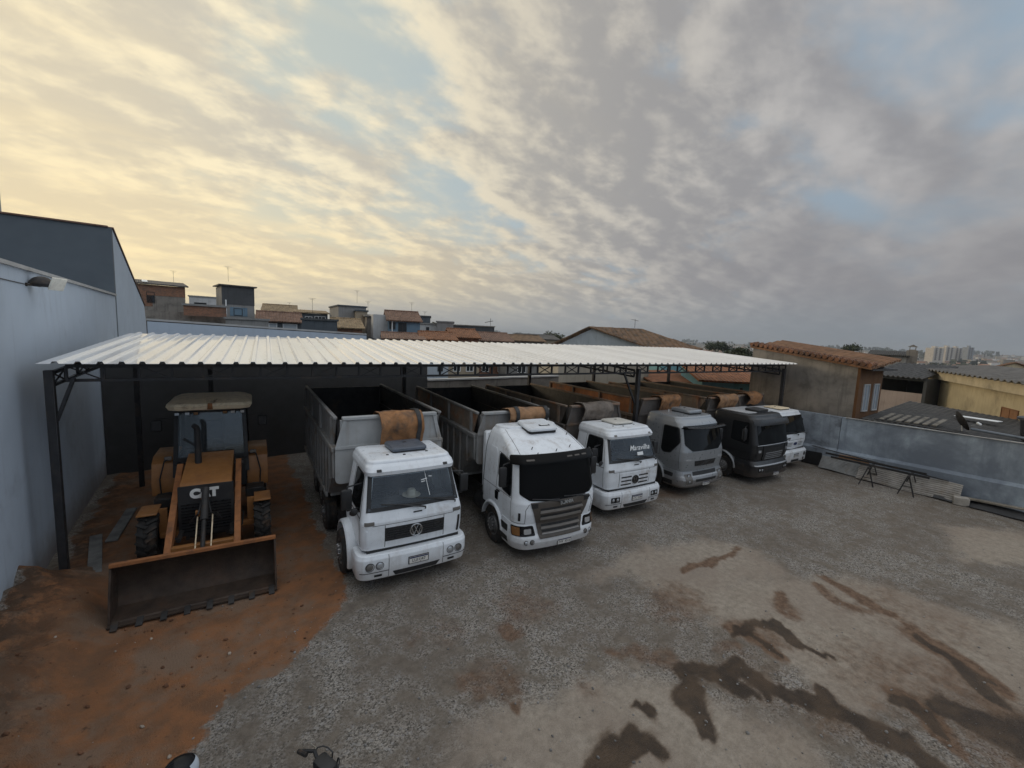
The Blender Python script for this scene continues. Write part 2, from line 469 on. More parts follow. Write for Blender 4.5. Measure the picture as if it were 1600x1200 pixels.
sl = bpy.data.lights.new('sun', 'SUN'); sl.energy = .9; sl.angle = R_(14); sl.color = (1, .82, .58)
so = bpy.data.objects.new('sun', sl); COL.objects.link(so)
sd = V((sin(SUN_AZ) * cos(SUN_EL), cos(SUN_AZ) * cos(SUN_EL), sin(SUN_EL)))
so.rotation_euler = sd.to_track_quat('Z', 'Y').to_euler()
SC.view_settings.view_transform = 'Standard'; SC.view_settings.look = 'None'
SC.view_settings.exposure = 0.0; SC.view_settings.gamma = 1
SC.cycles.max_bounces = 6; SC.cycles.diffuse_bounces = 3; SC.cycles.glossy_bounces = 3; SC.cycles.transparent_max_bounces = 8
SC.cycles.volume_bounces = 0; SC.cycles.sample_clamp_indirect = 4

# ------------------------------------------------------------------ yard ground
RWX = lambda y: 23.3 + .072 * (y - 1.35)          # foot of the right wall


def smooth(e0, e1, v):
    q = max(0.0, min(1.0, (v - e0) / (e1 - e0))); return q * q * (3 - 2 * q)


def seg_d(p, a, b):
    ax, ay = a; bx_, by_ = b
    dx, dy = bx_ - ax, by_ - ay; L = dx * dx + dy * dy
    q = 0 if L == 0 else max(0, min(1, ((p[0] - ax) * dx + (p[1] - ay) * dy) / L))
    return hypot(p[0] - ax - q * dx, p[1] - ay - q * dy), q


def G(pts): return [tuple(on_z(a, b)[:2]) for a, b in pts]


def inside(p, poly):
    c = False; n = len(poly)
    for i in range(n):
        a, b = poly[i], poly[i - 1]
        if (a[1] > p[1]) != (b[1] > p[1]) and p[0] < (b[0] - a[0]) * (p[1] - a[1]) / (b[1] - a[1]) + a[0]: c = not c
    return c


ORANGE = G([(0, 1000), (60, 930), (150, 790), (200, 720), (440, 700), (470, 760), (505, 850), (545, 930), (500, 985), (440, 1050), (360, 1085), (315, 1130), (300, 1200), (0, 1260), (-80, 1200)])
DUST = [G(q) for q in ([(905, 905), (1010, 850), (1120, 905), (1330, 900), (1600, 980), (1700, 1090), (1500, 1100), (1330, 1120), (1180, 1010), (980, 900)],
                       [(1010, 860), (1090, 840), (1160, 850), (1250, 900), (1130, 930), (1050, 890)],
                       [(700, 1200), (720, 1130), (800, 1100), (960, 1040), (1100, 1080), (1250, 1140), (1330, 1230), (1000, 1290)],
                       [(1470, 820), (1600, 830), (1650, 880), (1500, 880)])]
WET = [([(1062, 1046), (1110, 1052), (1160, 1048), (1195, 1072), (1240, 1086), (1300, 1112), (1350, 1128), (1375, 1150), (1420, 1172), (1480, 1215)], [.14, .2, .27, .22, .19, .22, .25, .32, .22, .25]),
       ([(1150, 1000), (1175, 978), (1215, 985), (1250, 1004), (1300, 1030), (1312, 1036)], [.10, .2, .2, .14, .12, .06]),
       ([(1080, 1070), (1075, 1100), (1105, 1140)], [.24, .3, .16]), ([(1000, 1112), (1018, 1125)], [.16, .12]), ([(1148, 978), (1185, 1002), (1222, 1028)], [.07, .12, .06]), ([(1100, 1052), (1150, 1075), (1200, 1095)], [.1, .16, .1]),
       ([(1398, 1098), (1440, 1115), (1470, 1150)], [.12, .2, .1]), ([(1480, 1110), (1560, 1140), (1640, 1170), (1700, 1200)], [.35, .55, .8, .9]),
       ([(1500, 1040), (1545, 1085)], [.14, .2]), ([(1440, 1000), (1490, 1030)], [.14, .14]), ([(1540, 1060), (1552, 1066)], [.1, .08]),
       ([(930, 1205), (965, 1160), (985, 1150)], [.2, .3, .2]), ([(1005, 1165), (1030, 1175)], [.2, .15]),
       ([(1290, 1085), (1290, 1120)], [.15, .1])]
BROWN = [([(1140, 980), (1180, 1000), (1225, 1035)], [.2, .26, .14], 1.0), ([(1290, 905), (1330, 925), (1400, 965)], [.14, .2, .12], 1.0), ([(1425, 985), (1480, 1015), (1560, 1070)], [.14, .22, .2], 1.0), ([(1220, 930), (1215, 955), (1250, 965)], [.16, .12, .12], .9), ([(1400, 1085), (1450, 1120), (1480, 1160)], [.2, .3, .2], 1.0), ([(1068, 892), (1100, 882), (1155, 858)], [.14, .13, .12], 1.0), ([(1275, 912), (1300, 935), (1360, 952)], [.16, .22, .2], .75), ([(1225, 945), (1235, 965)], [.35, .25], .6),
         ([(1420, 990), (1500, 1040)], [.2, .3], .75), ([(1160, 980), (1240, 1010)], [.3, .25], .55), ([(790, 985), (800, 992)], [.25, .25], .9), ([(800, 1105), (800, 1120)], [.14, .1], 1.0),
         ([(960, 1020), (1040, 1030)], [.25, .3], .6), ([(740, 1060), (790, 1070)], [.4, .4], .6), ([(1510, 1060), (1560, 1140)], [.6, .8], .55), ([(1130, 1010), (1150, 1015)], [.25, .2], .6)]
SOFT = [((820, 945), .75, .55), ((1060, 935), .8, .6), ((1040, 960), .5, .5), ((760, 1060), .55, .5), ((1180, 1060), .9, .35), ((1420, 960), 1.6, .4), ((1400, 1060), 1.4, .5), ((1300, 1120), .7, .45), ((700, 985), .4, .4),
        ((920, 1080), .3, .4), ((1040, 770), .9, .6), ((600, 900), .5, .3), ((1560, 1150), 1.2, .5), ((640, 1000), .25, .4)]
WETG = [(G(a), r) for a, r in WET]; BROWNG = [(G(a), r, k) for a, r, k in BROWN]; SOFTG = [(tuple(on_z(*a)[:2]), r, k) for a, r, k in SOFT]


def poly_mask(p, poly, soft):
    dmin = min(seg_d(p, poly[i], poly[i - 1])[0] for i in range(len(poly)))
    sd_ = dmin if inside(p, poly) else -dmin
    return smooth(-soft, soft, sd_)


def line_mask(p, pts, rs, soft):
    best = 0.0
    for i in range(len(pts) - 1):
        d_, q = seg_d(p, pts[i], pts[i + 1]); r = .86 * (rs[i] * (1 - q) + rs[i + 1] * q)
        v = 1 - smooth(1 - soft, 1 + soft, d_ / r) if r > 0 else 0
        if v > best: best = v
    return best


def bbox(pts, pad): return min(p[0] for p in pts) - pad, max(p[0] for p in pts) + pad, min(p[1] for p in pts) - pad, max(p[1] for p in pts) + pad
def inb(p, b): return b[0] < p[0] < b[1] and b[2] < p[1] < b[3]


OB = bbox(ORANGE, 1.0); DB = [bbox(q, 1) for q in DUST]; WB = [bbox(a, 1.6) for a, r in WETG]; BB = [bbox(a, 1.6) for a, r, k in BROWNG]


def yard_h(x, y):
    h = .05 * NZ.noise(V((x * .25, y * .25, 3))) + .015 * NZ.noise(V((x * 1.1, y * 1.1, 1)))
    # loose soil heaped against the left wall
    m_ = smooth(-1.5, -2.15, x) * smooth(13.2, 11.6, y) * smooth(3.0, 6.0, y) * exp(-((x + 3.1) / 1.25) ** 2)
    h += m_ * (.58 + .38 * NZ.noise(V((x * .9, y * .7, 5))) + .2 * NZ.noise(V((x * 2.6, y * 2.6, 8))) + .08 * NZ.noise(V((x * 7, y * 7, 8))))
    if x < .5: h += .03 * NZ.noise(V((x * 3.1, y * 3.1, 4)))
    # spill in front of the bucket
    h += .10 * exp(-((y - 8.9) / .5) ** 2) * smooth(-1.9, -1.2, x) * smooth(1.6, .6, x)
    return h


X0, X1, Y0, Y1, ST = -3.2, 26.0, -3.0, 21.6, .11
nx, ny = int((X1 - X0) / ST) + 1, int((Y1 - Y0) / ST) + 1
verts, cols = [], []
for j in range(ny):
    yy = Y0 + j * ST
    for i in range(nx):
        xx = X0 + i * ST
        verts.append((xx, yy, yard_h(xx, yy)))
        wob = .22 * NZ.noise(V((xx * 1.3, yy * 1.3, 0))) + .12 * NZ.noise(V((xx * 4, yy * 4, 2)))
        p = (xx + wob, yy + wob * .8)
        o = poly_mask(p, ORANGE, .35) if inb(p, OB) else 0
        du = max([poly_mask(p, q, .8) for q, b in zip(DUST, DB) if inb(p, b)] + [0])
        w_ = max([line_mask(p, a, r, .45) for (a, r), b in zip(WETG, WB) if inb(p, b)] + [0])
        bw = max([line_mask(p, a, r, .6) * k for (a, r, k), b in zip(BROWNG, BB) if inb(p, b)] + [0])
        for c_, r, k in SOFTG:
            d_ = hypot(p[0] - c_[0], p[1] - c_[1])
            if d_ < r * 1.6: bw = max(bw, k * (1 - smooth(.2, 1.6, d_ / r)))
        cols.append((o, w_, bw, du))
faces = [(j * nx + i, j * nx + i + 1, (j + 1) * nx + i + 1, (j + 1) * nx + i) for j in range(ny - 1) for i in range(nx - 1)]
me = bpy.data.meshes.new('yard_ground'); me.from_pydata(verts, [], faces)
ca = me.color_attributes.new('mask', 'FLOAT_COLOR', 'POINT')
ca.data.foreach_set('color', [c for q in cols for c in q])
me.polygons.foreach_set('use_smooth', [True] * len(me.polygons))
yard = struct(bpy.data.objects.new('yard_ground', me)); COL.objects.link(yard)

mt, t, b = new_mat('gravel_and_soil_yard')
v = coords(t)
at = t.new('ShaderNodeVertexColor'); at.layer_name = 'mask'
sc_ = t.new('ShaderNodeSeparateColor'); t.l.new(at.outputs['Color'], sc_.inputs[0])
O_, W_, B_ = sc_.outputs; D_ = at.outputs['Alpha']
vo = t.new('ShaderNodeTexVoronoi', inp={'Scale': 48.0}); t.l.new(v, vo.inputs['Vector'])
vo2 = t.new('ShaderNodeTexVoronoi', inp={'Scale': 26.0}); t.l.new(v, vo2.inputs['Vector'])
nf = t.noise(v, 22, 6, .7); nm = t.noise(v, 2.2, 7, .65); nl = t.noise(v, .5, 5, .6); nh = t.noise(v, 7, 8, .7)
vsep = t.new('ShaderNodeSeparateColor'); t.l.new(vo.outputs['Color'], vsep.inputs[0])
grav = t.mix(t.ramp(vsep.outputs[0], 0, 1, 0, 1, False), (.04, .036, .031), (.35, .318, .278))
vsep2 = t.new('ShaderNodeSeparateColor'); t.l.new(vo2.outputs['Color'], vsep2.inputs[0])
grav = t.mix(t.math('MULTIPLY', t.ramp(vsep2.outputs[1], .72, .98), .5), grav, (.36, .35, .34))
fines = t.mix(t.ramp(nh, .3, .7), (.118, .098, .077), (.195, .165, .132))
grav = t.mix(t.ramp(t.math('ADD', nm, t.math('MULTIPLY', nl, .4)), .58, .86), grav, fines)
grav = t.mix(t.ramp(nl, .38, .65, 0, .35), grav, (.13, .108, .09))
# pale packed dust
du = t.ramp(t.math('ADD', D_, t.math('MULTIPLY', t.math('SUBTRACT', t.noise(v, 1.6, 8, .68), .5), 1.1)), .25, .85)
dustc = t.mix(t.ramp(nh, .3, .7), (.245, .207, .165), (.37, .318, .258))
dustc = t.mix(t.ramp(nl, .4, .65, 0, .6), dustc, (.25, .2, .16))
c = t.mix(t.math('MULTIPLY', du, .85), grav, dustc)
# brown soil
bf = t.ramp(t.math('ADD', B_, t.math('MULTIPLY', t.math('SUBTRACT', t.noise(v, 3.0, 9, .74), .5), 1.3)), .12, .85)
c = t.mix(t.math('MULTIPLY', bf, .85), c, t.mix(t.ramp(nh, .35, .65), (.085, .046, .026), (.165, .098, .06)))
# orange earth
of = t.ramp(t.math('ADD', O_, t.math('MULTIPLY', t.math('SUBTRACT', t.noise(v, 4.5, 10, .78), .5), 1.5)), .32, .58)
oc = t.mix(t.ramp(nm, .36, .66), (.25, .112, .05), (.16, .086, .048))
oc = t.mix(t.ramp(t.noise(v, .8, 7, .7), .45, .62, 0, .85), oc, (.19, .13, .09))
oc = t.mix(t.ramp(nf, .58, .74, 0, .55), oc, (.27, .15, .08))
oc = t.mix(t.ramp(t.noise(v, 5.5, 8, .75), .58, .70, 0, .85), oc, (.04, .026, .017))
oc = t.mix(t.ramp(t.noise(v, 15, 5, .7), .64, .74, 0, .7), oc, (.30, .2, .13))
# darker humus heaped by the wall
gx = t.new('ShaderNodeSeparateXYZ'); t.l.new(v, gx.inputs[0])
hum = t.math('MULTIPLY', t.ramp(t.math('ADD', gx.outputs[0], t.math('MULTIPLY', nm, 2.4)), -.1, -1.9), t.ramp(t.noise(v, 1.9, 8, .75), .40, .56))
oc = t.mix(t.math('MULTIPLY', hum, .78), oc, (.042, .032, .024))
c = t.mix(of, c, oc)
# oil and water stains
va = coords(t, rot=(0, 0, R_(38)), scale=(.55, 2.2, 1))
na = t.noise(va, 2.6, 9, .68)
halo = t.ramp(t.math('ADD', W_, t.math('MULTIPLY', t.math('SUBTRACT', na, .5), 1.3)), .02, .75)
c = t.mix(t.math('MULTIPLY', halo, .62), c, (.12, .078, .05))
wf = t.ramp(t.math('ADD', W_, t.math('MULTIPLY', t.math('SUBTRACT', t.math('ADD', t.math('MULTIPLY', na, .6), t.math('MULTIPLY', t.noise(v, 6, 9, .7), .4)), .5), 1.2)), .34, .80)
wc = t.mix(t.ramp(nm, .35, .65), (.026, .018, .012), (.07, .046, .028))
c = t.mix(t.math('MULTIPLY', wf, .86), c, wc)
t.l.new(c, b.inputs['Base Color'])
t.l.new(t.ramp(wf, 0, 1, .95, .62), b.inputs['Roughness']); b.inputs['Specular IOR Level'].default_value = .25
hh = t.math('ADD', t.math('MULTIPLY', vo.outputs['Distance'], -.5), t.math('ADD', t.math('MULTIPLY', nf, .35), t.math('MULTIPLY', nh, .55)))
bn = t.new('ShaderNodeBump', inp={'Strength': .7, 'Distance': .03}); t.l.new(hh, bn.inputs['Height']); t.l.new(bn.outputs[0], b.inputs['Normal'])
me.materials.append(mt)


# scattered stones and clods
def scatter(name, n, gen, smin, smax, material):
    mb = MB()
    for _ in range(n):
        x, y = gen()
        r = smin + (smax - smin) * random.random() ** 3
        g = bmesh.ops.create_icosphere(mb.bm, subdivisions=1, radius=r)
        T = MX.Translation((x, y, yard_h(x, y) + r * .25)) @ MX.Rotation(random.random() * 6, 4, V((random.random(), random.random(), 1)).normalized()) @ MX.Diagonal((1, .6 + .5 * random.random(), .45 + .4 * random.random(), 1))
        bmesh.ops.transform(mb.bm, matrix=T, verts=g['verts'])
    o = mb.build(name, material, ang=0); return struct(o, 'stuff')


stone_m = mat('pale_stone', (.2, .19, .18), .9, var=.45, vscale=6)
clod_m = mat('earth_clods', (.13, .06, .03), .95, var=.5, vscale=5)
def g_yard():
    p = on_z(random.uniform(300, 1600), random.uniform(800, 1230)); return p.x, p.y
def g_soil():
    while True:
        x, y = random.uniform(-3.0, 1.7), random.uniform(5.3, 11)
        if inside((x, y), ORANGE): return x, y
scatter('loose_stones', 700, g_yard, .006, .03, stone_m)
scatter('earth_clods', 170, g_soil, .006, .045, clod_m)
scatter('pale_rubble', 40, g_soil, .008, .045, mat('pale_rubble', (.3, .25, .2), .9, var=.3))


# ------------------------------------------------------------------ terrain beyond
def terr(az, r):
    # az in degrees from +y towards +x
    h = -.5
    a = ((az + 180) % 360) - 180
    left = smooth(32, 8, a) if a > -100 else 0
    h += left * (5.2 * smooth(24, 42, r) + 4 * smooth(60, 160, r) - 3 * smooth(200, 500, r))
    right = smooth(18, 45, a) * smooth(175, 120, a)
    h -= right * 14 * smooth(45, 240, r)
    h += 1.0 * smooth(26, 30, r) * right * smooth(60, 40, r)
    far = smooth(900, 3600, r)
    h += far * (24 + 12 * NZ.noise(V((a * .06, 0, 1))) + 5 * NZ.noise(V((a * .25, r * .0004, 1))))
    h += smooth(80, 300, r) * 3 * NZ.noise(V((sin(R_(az)) * r * .006, cos(R_(az)) * r * .006, 0)))
    return h


def terr_xy(x, y): return terr(degrees(atan2(x, y)), hypot(x, y))


rs = [0, 12, 24, 27, 30, 34, 38, 43, 50, 58, 68, 80, 95, 115, 140, 175, 220, 280, 360, 460, 600, 800, 1050, 1400, 1800, 2300, 2900, 3600, 4400, 5500, 8000]
rows = []
for r in rs: rows.append([(sin(R_(a)) * r, cos(R_(a)) * r, (terr(a, r) if r > 26 else -.5) if r < 7000 else -30) for a in [k * 2 for k in range(180)]])
mb = MB(); mb.grid(rows, wrap=True)
mt, t, b = new_mat('hillside_ground'); v = coords(t)
c = t.mix(t.ramp(t.noise(v, .012, 8, .65), .4, .6), (.06, .065, .045), (.12, .10, .08))
c = t.mix(t.ramp(t.noise(v, .15, 6, .7), .45, .65), c, (.10, .075, .055))
t.l.new(c, b.inputs['Base Color']); b.inputs['Roughness'].default_value = 1
struct(mb.build('terrain', mt, ang=60))
# ------------------------------------------------------------------ walls
def bar(mb, a, b, w=.06, h=.06):
    a, b = V(a), V(b); d = b - a; L = d.length
    q = d.to_track_quat('X', 'Z').to_matrix().to_4x4()
    mb.box((a + b) / 2, (L, w, h), mat=q)


mb = MB(); mb.prism([(-3.0, -.3), (24.6, -.3), (24.6, 6.52), (-3.0, 6.52)], -3.36, -3.1, 'x')
w = mb.build('boundary_wall', Mt['wallblue'])
tag(w, 'tall pale blue grey painted side wall carrying the floodlight', 'wall')
mb = MB(); mb.bx(-3.42, -3.04, -3, 24.58, 6.522, 6.6); mb.build('coping', Mt['coping'], w)

g = thing('gabled_building', 'tall slate grey building with a sloping top behind the floodlight wall', 'building', (-3.1, 24.6, 0))
mb = MB(); mb.prism([(0.305, -.3), (10.9, -.3), (10.9, 5.5), (10.3, 6.45), (0.305, 9.26)], -.24, 0, 'x')
mb.build('side_wall', Mt['wallblue'], g)
mb = MB(); mb.prism([(-13, -.3), (-.002, -.3), (-.002, 9.28), (-13, 9.28)], .02, .3, 'y'); mb.build('front_wall', Mt['walldark'], g)
mb = MB(); mb.prism([(.31, 9.2), (10.3, 6.38), (10.3, 6.1), (.31, 8.9)], -13, -.245, 'x'); mb.build('roof', Mt['fascia'], g)
mb = MB(); bar(mb, (-.1, .1, 9.315), (-13, .1, 9.315), .3, .06); bar(mb, (-.12, .26, 9.33), (-.12, 10.4, 6.47), .34, .05); mb.build('roof_edge_trim', Mt['fascia'], g)

# pale post at the very left edge of the view
p = on_z(1, 300, 11); k = 24.0 / p.y
w = MB(); w.bx(-6.95, -6.27, 24.9, 25.3, 9.345, 13.2); o = w.build('chimney_stack', Mt['coping'], None)
tag(o, 'tall pale stack rising from the slate grey building at the left edge', 'chimney')

mb = MB()
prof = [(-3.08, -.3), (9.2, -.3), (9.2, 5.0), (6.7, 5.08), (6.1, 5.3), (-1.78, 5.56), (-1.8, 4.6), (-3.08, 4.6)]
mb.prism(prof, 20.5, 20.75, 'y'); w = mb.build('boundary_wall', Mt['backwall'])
tag(w, 'grey wall behind the loader and the first trucks, coloured dark for the canopy shade, its painted top showing over the canopy', 'wall')
mb = MB(); bar(mb, (-1.78, 20.625, 5.6), (6.1, 20.625, 5.34), .3, .07); mb.build('coping', Mt['coping'], w)
mb = MB(); mb.prism([(-1.76, 4.7), (6.1, 4.7), (6.1, 5.28), (-1.76, 5.53)], 20.49, 20.497, 'y'); mb.build('painted_top', Mt['wallblue'], w)
mb = MB(); mb.prism([(9.22, -.3), (18.2, -.3), (18.2, 3.08), (9.22, 3.04)], 20.5, 20.72, 'y'); w = mb.build('boundary_wall', Mt['cement'])
tag(w, 'low grey wall behind the open dump boxes, topped by a pale ledge', 'wall')
mb = MB(); bar(mb, (9.22, 20.61, 3.1), (18.2, 20.61, 3.14), .34, .08); mb.build('coping', Mt['coping'], w)

# right boundary wall, with its lower ledge
def rwall(y0, y1, z0, z1, material, label, ledge=True):
    N = 8; mb = MB(); A = []
    def pr(y):
        b0 = RWX(y); zt = z0 + (z1 - z0) * (y - y0) / (y1 - y0) + .012 * sin(y * 3.1)
        lz = 1.03 - .025 * y
        return [(b0, y, -.4), (b0 + .02, y, lz), (b0 + .16, y, lz + .11), (b0 + .2, y, zt), (b0 + .42, y, zt), (b0 + .42, y, -.4)]
    rows = [pr(y0 + (y1 - y0) * i / N) for i in range(N + 1)]
    vs = mb.grid(rows, wrap=True); mb.bm.faces.new(vs[0][::-1]); mb.bm.faces.new(vs[-1])
    o = mb.build('boundary_wall', material, ang=20); tag(o, label, 'wall'); return o


w1 = rwall(-3, 7.15, 2.62, 2.46, Mt['rightwall'], 'long stained whitewashed wall on the right behind the trestles')
w2 = rwall(7.17, 17.5, 2.46, 2.42, mat('patchy_cement_wall', (.29, .335, .385), .9, var=.18, vscale=1.2, dirt=(.11, .12, .14), dirtamt=.6, dscale=1.1, streak=.4, bump=.2),
           'patchy blue grey cement wall beside the last white truck')
mb = MB(); rr = random.Random(5)
pts = [(RWX(y) + .18, y, (2.62 - .0158 * (y + 3)) + .012) for y in [-3 + .5 * i for i in range(21)]]
for a, b_ in zip(pts, pts[1:]): bar(mb, a, V(b_) - V((0, .01, 0)), .07, .02 + .015 * rr.random())
mb.build('broken_edge', Mt['coping'], w1)

# floodlight
fl_ = thing('floodlight', 'dark hooded floodlight with a pale lens on a bracket high on the side wall', 'floodlight', (-3.1, 13.75, 6.24))
fl_.scale = (.66, .66, .72)
mb = MB()
rows = []
for i in range(9):
    a = pi * i / 8
    rows.append([(.29 + .27 * cos(pi * k / 10) * 1.0, .26 * cos(a), .03 + .24 * sin(a) * sin(pi * k / 10) ** .8) for k in range(11)])
mb.grid(rows); mb.bx(.06, .56, -.25, .25, -.04, .035, .02)
mb.build('hood', Mt['steel'], fl_)
mb = MB(); mb.box((.665, -.03, .06), (.05, .56, .40), mat=MX.Rotation(R_(-26), 4, 'Z') @ MX.Rotation(R_(24), 4, 'Y'), bev=.012); mb.build('lens', mat('pale_lens', (.72, .70, .62), .3), fl_)
mb = MB(); mb.tube([(0, -.35, -.02), (.12, -.2, -.02), (.25, 0, -.03)], .028); mb.box((.015, -.36, -.02), (.05, .1, .1)); mb.tube([(.02, -.36, -.02), (.02, -3.5, -.0)], .012); mb.build('bracket', Mt['steel'], fl_)

# ------------------------------------------------------------------ canopy
FL, FR = V((-2.76, 12.2, 4.65)), V((24.45, 9.45, 4.74))
BL, BR = V((-2.1, 19.05, 5.12)), V((25.2, 16.5, 5.2))
def roofp(u, v):
    a = FL.lerp(FR, u); b_ = BL.lerp(BR, u); return a.lerp(b_, v)
can = thing('truck_canopy', 'long open canopy of white ribbed sheets on black steel columns', 'canopy', FL.copy())
NP = 81; pr = [(0, 0), (.62, 0), (.70, 1), (.90, 1), (.98, 0)]
us = [((i + a) / NP, h * .05) for i in range(NP) for a, h in pr] + [(1, 0)]
mb = MB(); rows = []
for k in range(3):
    v_ = k / 2
    rows.append([roofp(u, v_) - FL + V((0, 0, h)) for u, h in us])
mb.sheet(rows, (0, 0, -.008)); mb.build('roof_sheets', Mt['canopy'], can, ang=15)


def truss(mb, a, b, hgt, npan, top=.045):
    a, b = V(a), V(b); dz = V((0, 0, -hgt))
    bar(mb, a, b, .06, .07); bar(mb, a + dz, b + dz, .06, .06)
    for i in range(npan + 1):
        p = a.lerp(b, i / npan); bar(mb, p, p + dz, .05, .05)
    for i in range(npan):
        p, q = a.lerp(b, i / npan), a.lerp(b, (i + 1) / npan)
        if i % 2 == 0:
            bar(mb, p, q + dz, .025, .025); bar(mb, p + dz, q, .025, .025)


def onroof(u, v, dz): return roofp(u, v) - FL + V((0, 0, dz))
mb = MB(); truss(mb, onroof(.012, .05, -.10), onroof(.985, .05, -.10), .30, 46); mb.build('front_truss', Mt['frame'], can)
mb = MB(); truss(mb, onroof(.012, .93, -.10), onroof(.985, .93, -.10), .30, 46); mb.build('rear_truss', Mt['frame'], can)
for v_ in (.27, .49, .71):
    mb = MB(); bar(mb, onroof(.01, v_, -.07), onroof(.99, v_, -.07), .07, .1); mb.build('purlin', Mt['frame'], can)
CF = [V((-2.63, 12.42, 0)), V((13.68, 10.78, 0)), V((23.8, 9.78, 0))]
CB = [V((-1.95, 18.6, 0)), V((.05, 18.45, 0)), V((6.9, 17.75, 0)), V((13.3, 17.2, 0)), V((17.5, 16.8, 0)), V((23.5, 16.2, 0))]
for c_ in CF:
    q = c_ - FL; zt = 4.5
    mb = MB(); mb.box((q.x, q.y, zt / 2 - FL.z - .1), (.14, .16, zt + .2), bev=.01)
    mb.box((q.x, q.y, .03 - FL.z), (.32, .34, .05)); mb.build('column', Mt['frame'], can)
    if c_.x < 20:
        sgn, kx, kz = (1, .36, 3.45) if c_.x < 0 else (-1, .75, 3.1)
        mb = MB(); bar(mb, (q.x + sgn * .06, q.y, kz - FL.z), (q.x + sgn * kx, q.y - sgn * kx * .1, 4.34 - FL.z), .06, .06); mb.build('knee_brace', Mt['frame'], can)
for c_ in CB:
    q = c_ - FL; mb = MB(); mb.box((q.x, q.y, 2.32 - FL.z), (.14, .14, 4.9), bev=.008); mb.build('column', Mt['frame'], can)
for i, j in ((0, 0), (1, 3), (2, 5)):
    a, b_ = CF[i] - FL, CB[j] - FL
    mb = MB(); truss(mb, (a.x, a.y + .2, 4.43 - FL.z), (b_.x, b_.y - .2, 4.82 - FL.z), .26, 9); mb.build('rafter', Mt['frame'], can)

# ------------------------------------------------------------------ clutter along the right wall
def corr_sheet(name, label, y0, y1, foot, lean, h, material, ripple=9):
    mb = MB(); rows = []
    for i in range(25):
        q = i / 24; yy = y0 + (y1 - y0) * q
        r = []
        for k in range(ripple * 4 + 1):
            e = k / (ripple * 4)
            r.append((RWX(yy) - foot * (1 - e) - lean * e + .012 * sin(e * ripple * 2 * pi), yy, .05 + h * e + .015 * sin(q * 9)))
        rows.append(r)
    mb.sheet(rows, (.012, 0, .01)); o = mb.build(name, material); return tag(o, label, 'metal sheet')


zinc = mat('weathered_zinc_sheet', (.30, .305, .30), .55, metal=.3, var=.15, dirt=(.24, .2, .16), dirtamt=.35, dscale=2)
corr_sheet('corrugated_sheet', 'pale ribbed metal sheet leaning on the right wall nearest the last truck', 7.65, 4.9, .46, .09, .5, zinc)
corr_sheet('corrugated_sheet', 'longest ribbed metal sheet leaning behind the trestles', 6.1, 2.9, .7, .24, .62, mat('tan_stained_sheet', (.27, .255, .235), .6, metal=.3, var=.2, dirt=(.2, .16, .12), dirtamt=.4))
mb = MB(); mb.prism([(7.6, .02), (8.5, .02), (8.5, .62), (7.7, .66)], RWX(8) - .1, RWX(8) - .05, 'x'); o = mb.build('dark_panel', Mt['black'])
tag(o, 'black panel standing against the wall foot beside the last truck', 'panel')
mb = MB(); mb.box((23.32, 6.35, .74), (.1, 1.1, .22), rot=R_(4), bev=.01); o = mb.build('timber_offcut', mat('brown_timber', (.3, .16, .07), .8, var=.25))
tag(o, 'short brown timber lying on top of the leaning sheets', 'timber')


def trestle(x, y, label):
    tr = thing('trestle', label, 'trestle', (x, y, yard_h(x, y)), R_(4), 'trestles by the right wall')
    mb = MB(); mb.bx(-.5, .5, -.03, .03, .74, .80, .005); mb.build('top_bar', Mt['frame'], tr)
    for sx_ in (-1, 1):
        for sy_ in (-1, 1):
            mb = MB(); bar(mb, (sx_ * .42, sy_ * .02, .76), (sx_ * .5, sy_ * .24, 0), .035, .035); mb.build('leg', Mt['frame'], tr)
        mb = MB(); bar(mb, (sx_ * .46, -.13, .35), (sx_ * .46, .13, .35), .025, .025); mb.build('stretcher', Mt['frame'], tr)


trestle(22.62, 5.55, 'black steel trestle nearer the trucks'); trestle(22.62, 4.3, 'black steel trestle nearer the concrete block')
for x_, y0_, y1_, w_, lb in ((22.35, 6.9, 3.7, .07, 'black steel beam on the trestles, on the yard side'), (22.95, 7.3, 3.9, .06, 'black steel beam on the trestles, on the wall side')):
    mb = MB(); bar(mb, (x_, y0_, .835 + .02), (x_, y1_, .835 + .02), w_, .08); o = mb.build('steel_beam', Mt['frame']); tag(o, lb, 'beam')
mb = MB(); mb.tube([(23.35, 8.0, .98), (23.15, 3.3, .72)], .02); o = mb.build('steel_rod', Mt['steel']); tag(o, 'thin dark rod lying along the tops of the leaning metal sheets', 'rod')
mb = MB(); mb.box((22.75, 2.85, .17), (.3, .42, .3), rot=.3, bev=.02)
o = mb.build('concrete_block', mat('pale_concrete', (.33, .31, .28), .95, var=.2, bump=.3)); tag(o, 'pale concrete block on the ground near the right wall', 'block')
mb = MB(); mb.box((22.95, 1.6, .34), (.24, 2.4, .05), rot=.02, mat=MX.Rotation(R_(-3), 4, 'X')); o = mb.build('plank', mat('grey_plank', (.2, .18, .15), .9, var=.3)); tag(o, 'grey plank with one end on the concrete block', 'plank')
mb = MB(); rows = []
for i in range(30):
    yy = 3.6 - i * .22; rows.append([(RWX(yy) - .75 + .75 * e + .05 * NZ.noise(V((yy, e * 3, 0))), yy, .03 + .2 * sin(pi * min(1, e * .75 + .05)) * (1 + .5 * NZ.noise(V((yy * 1.3, e, 4))))) for e in [k / 8 for k in range(9)]])
mb.grid(rows); o = mb.build('black_sheeting', mat('black_plastic_sheeting', (.015, .015, .016), .45, var=.2)); tag(o, 'crumpled black plastic sheeting along the foot of the right wall', 'sheeting')
# ------------------------------------------------------------------ truck kit
def lerp(a, b, q): return a + (b - a) * q


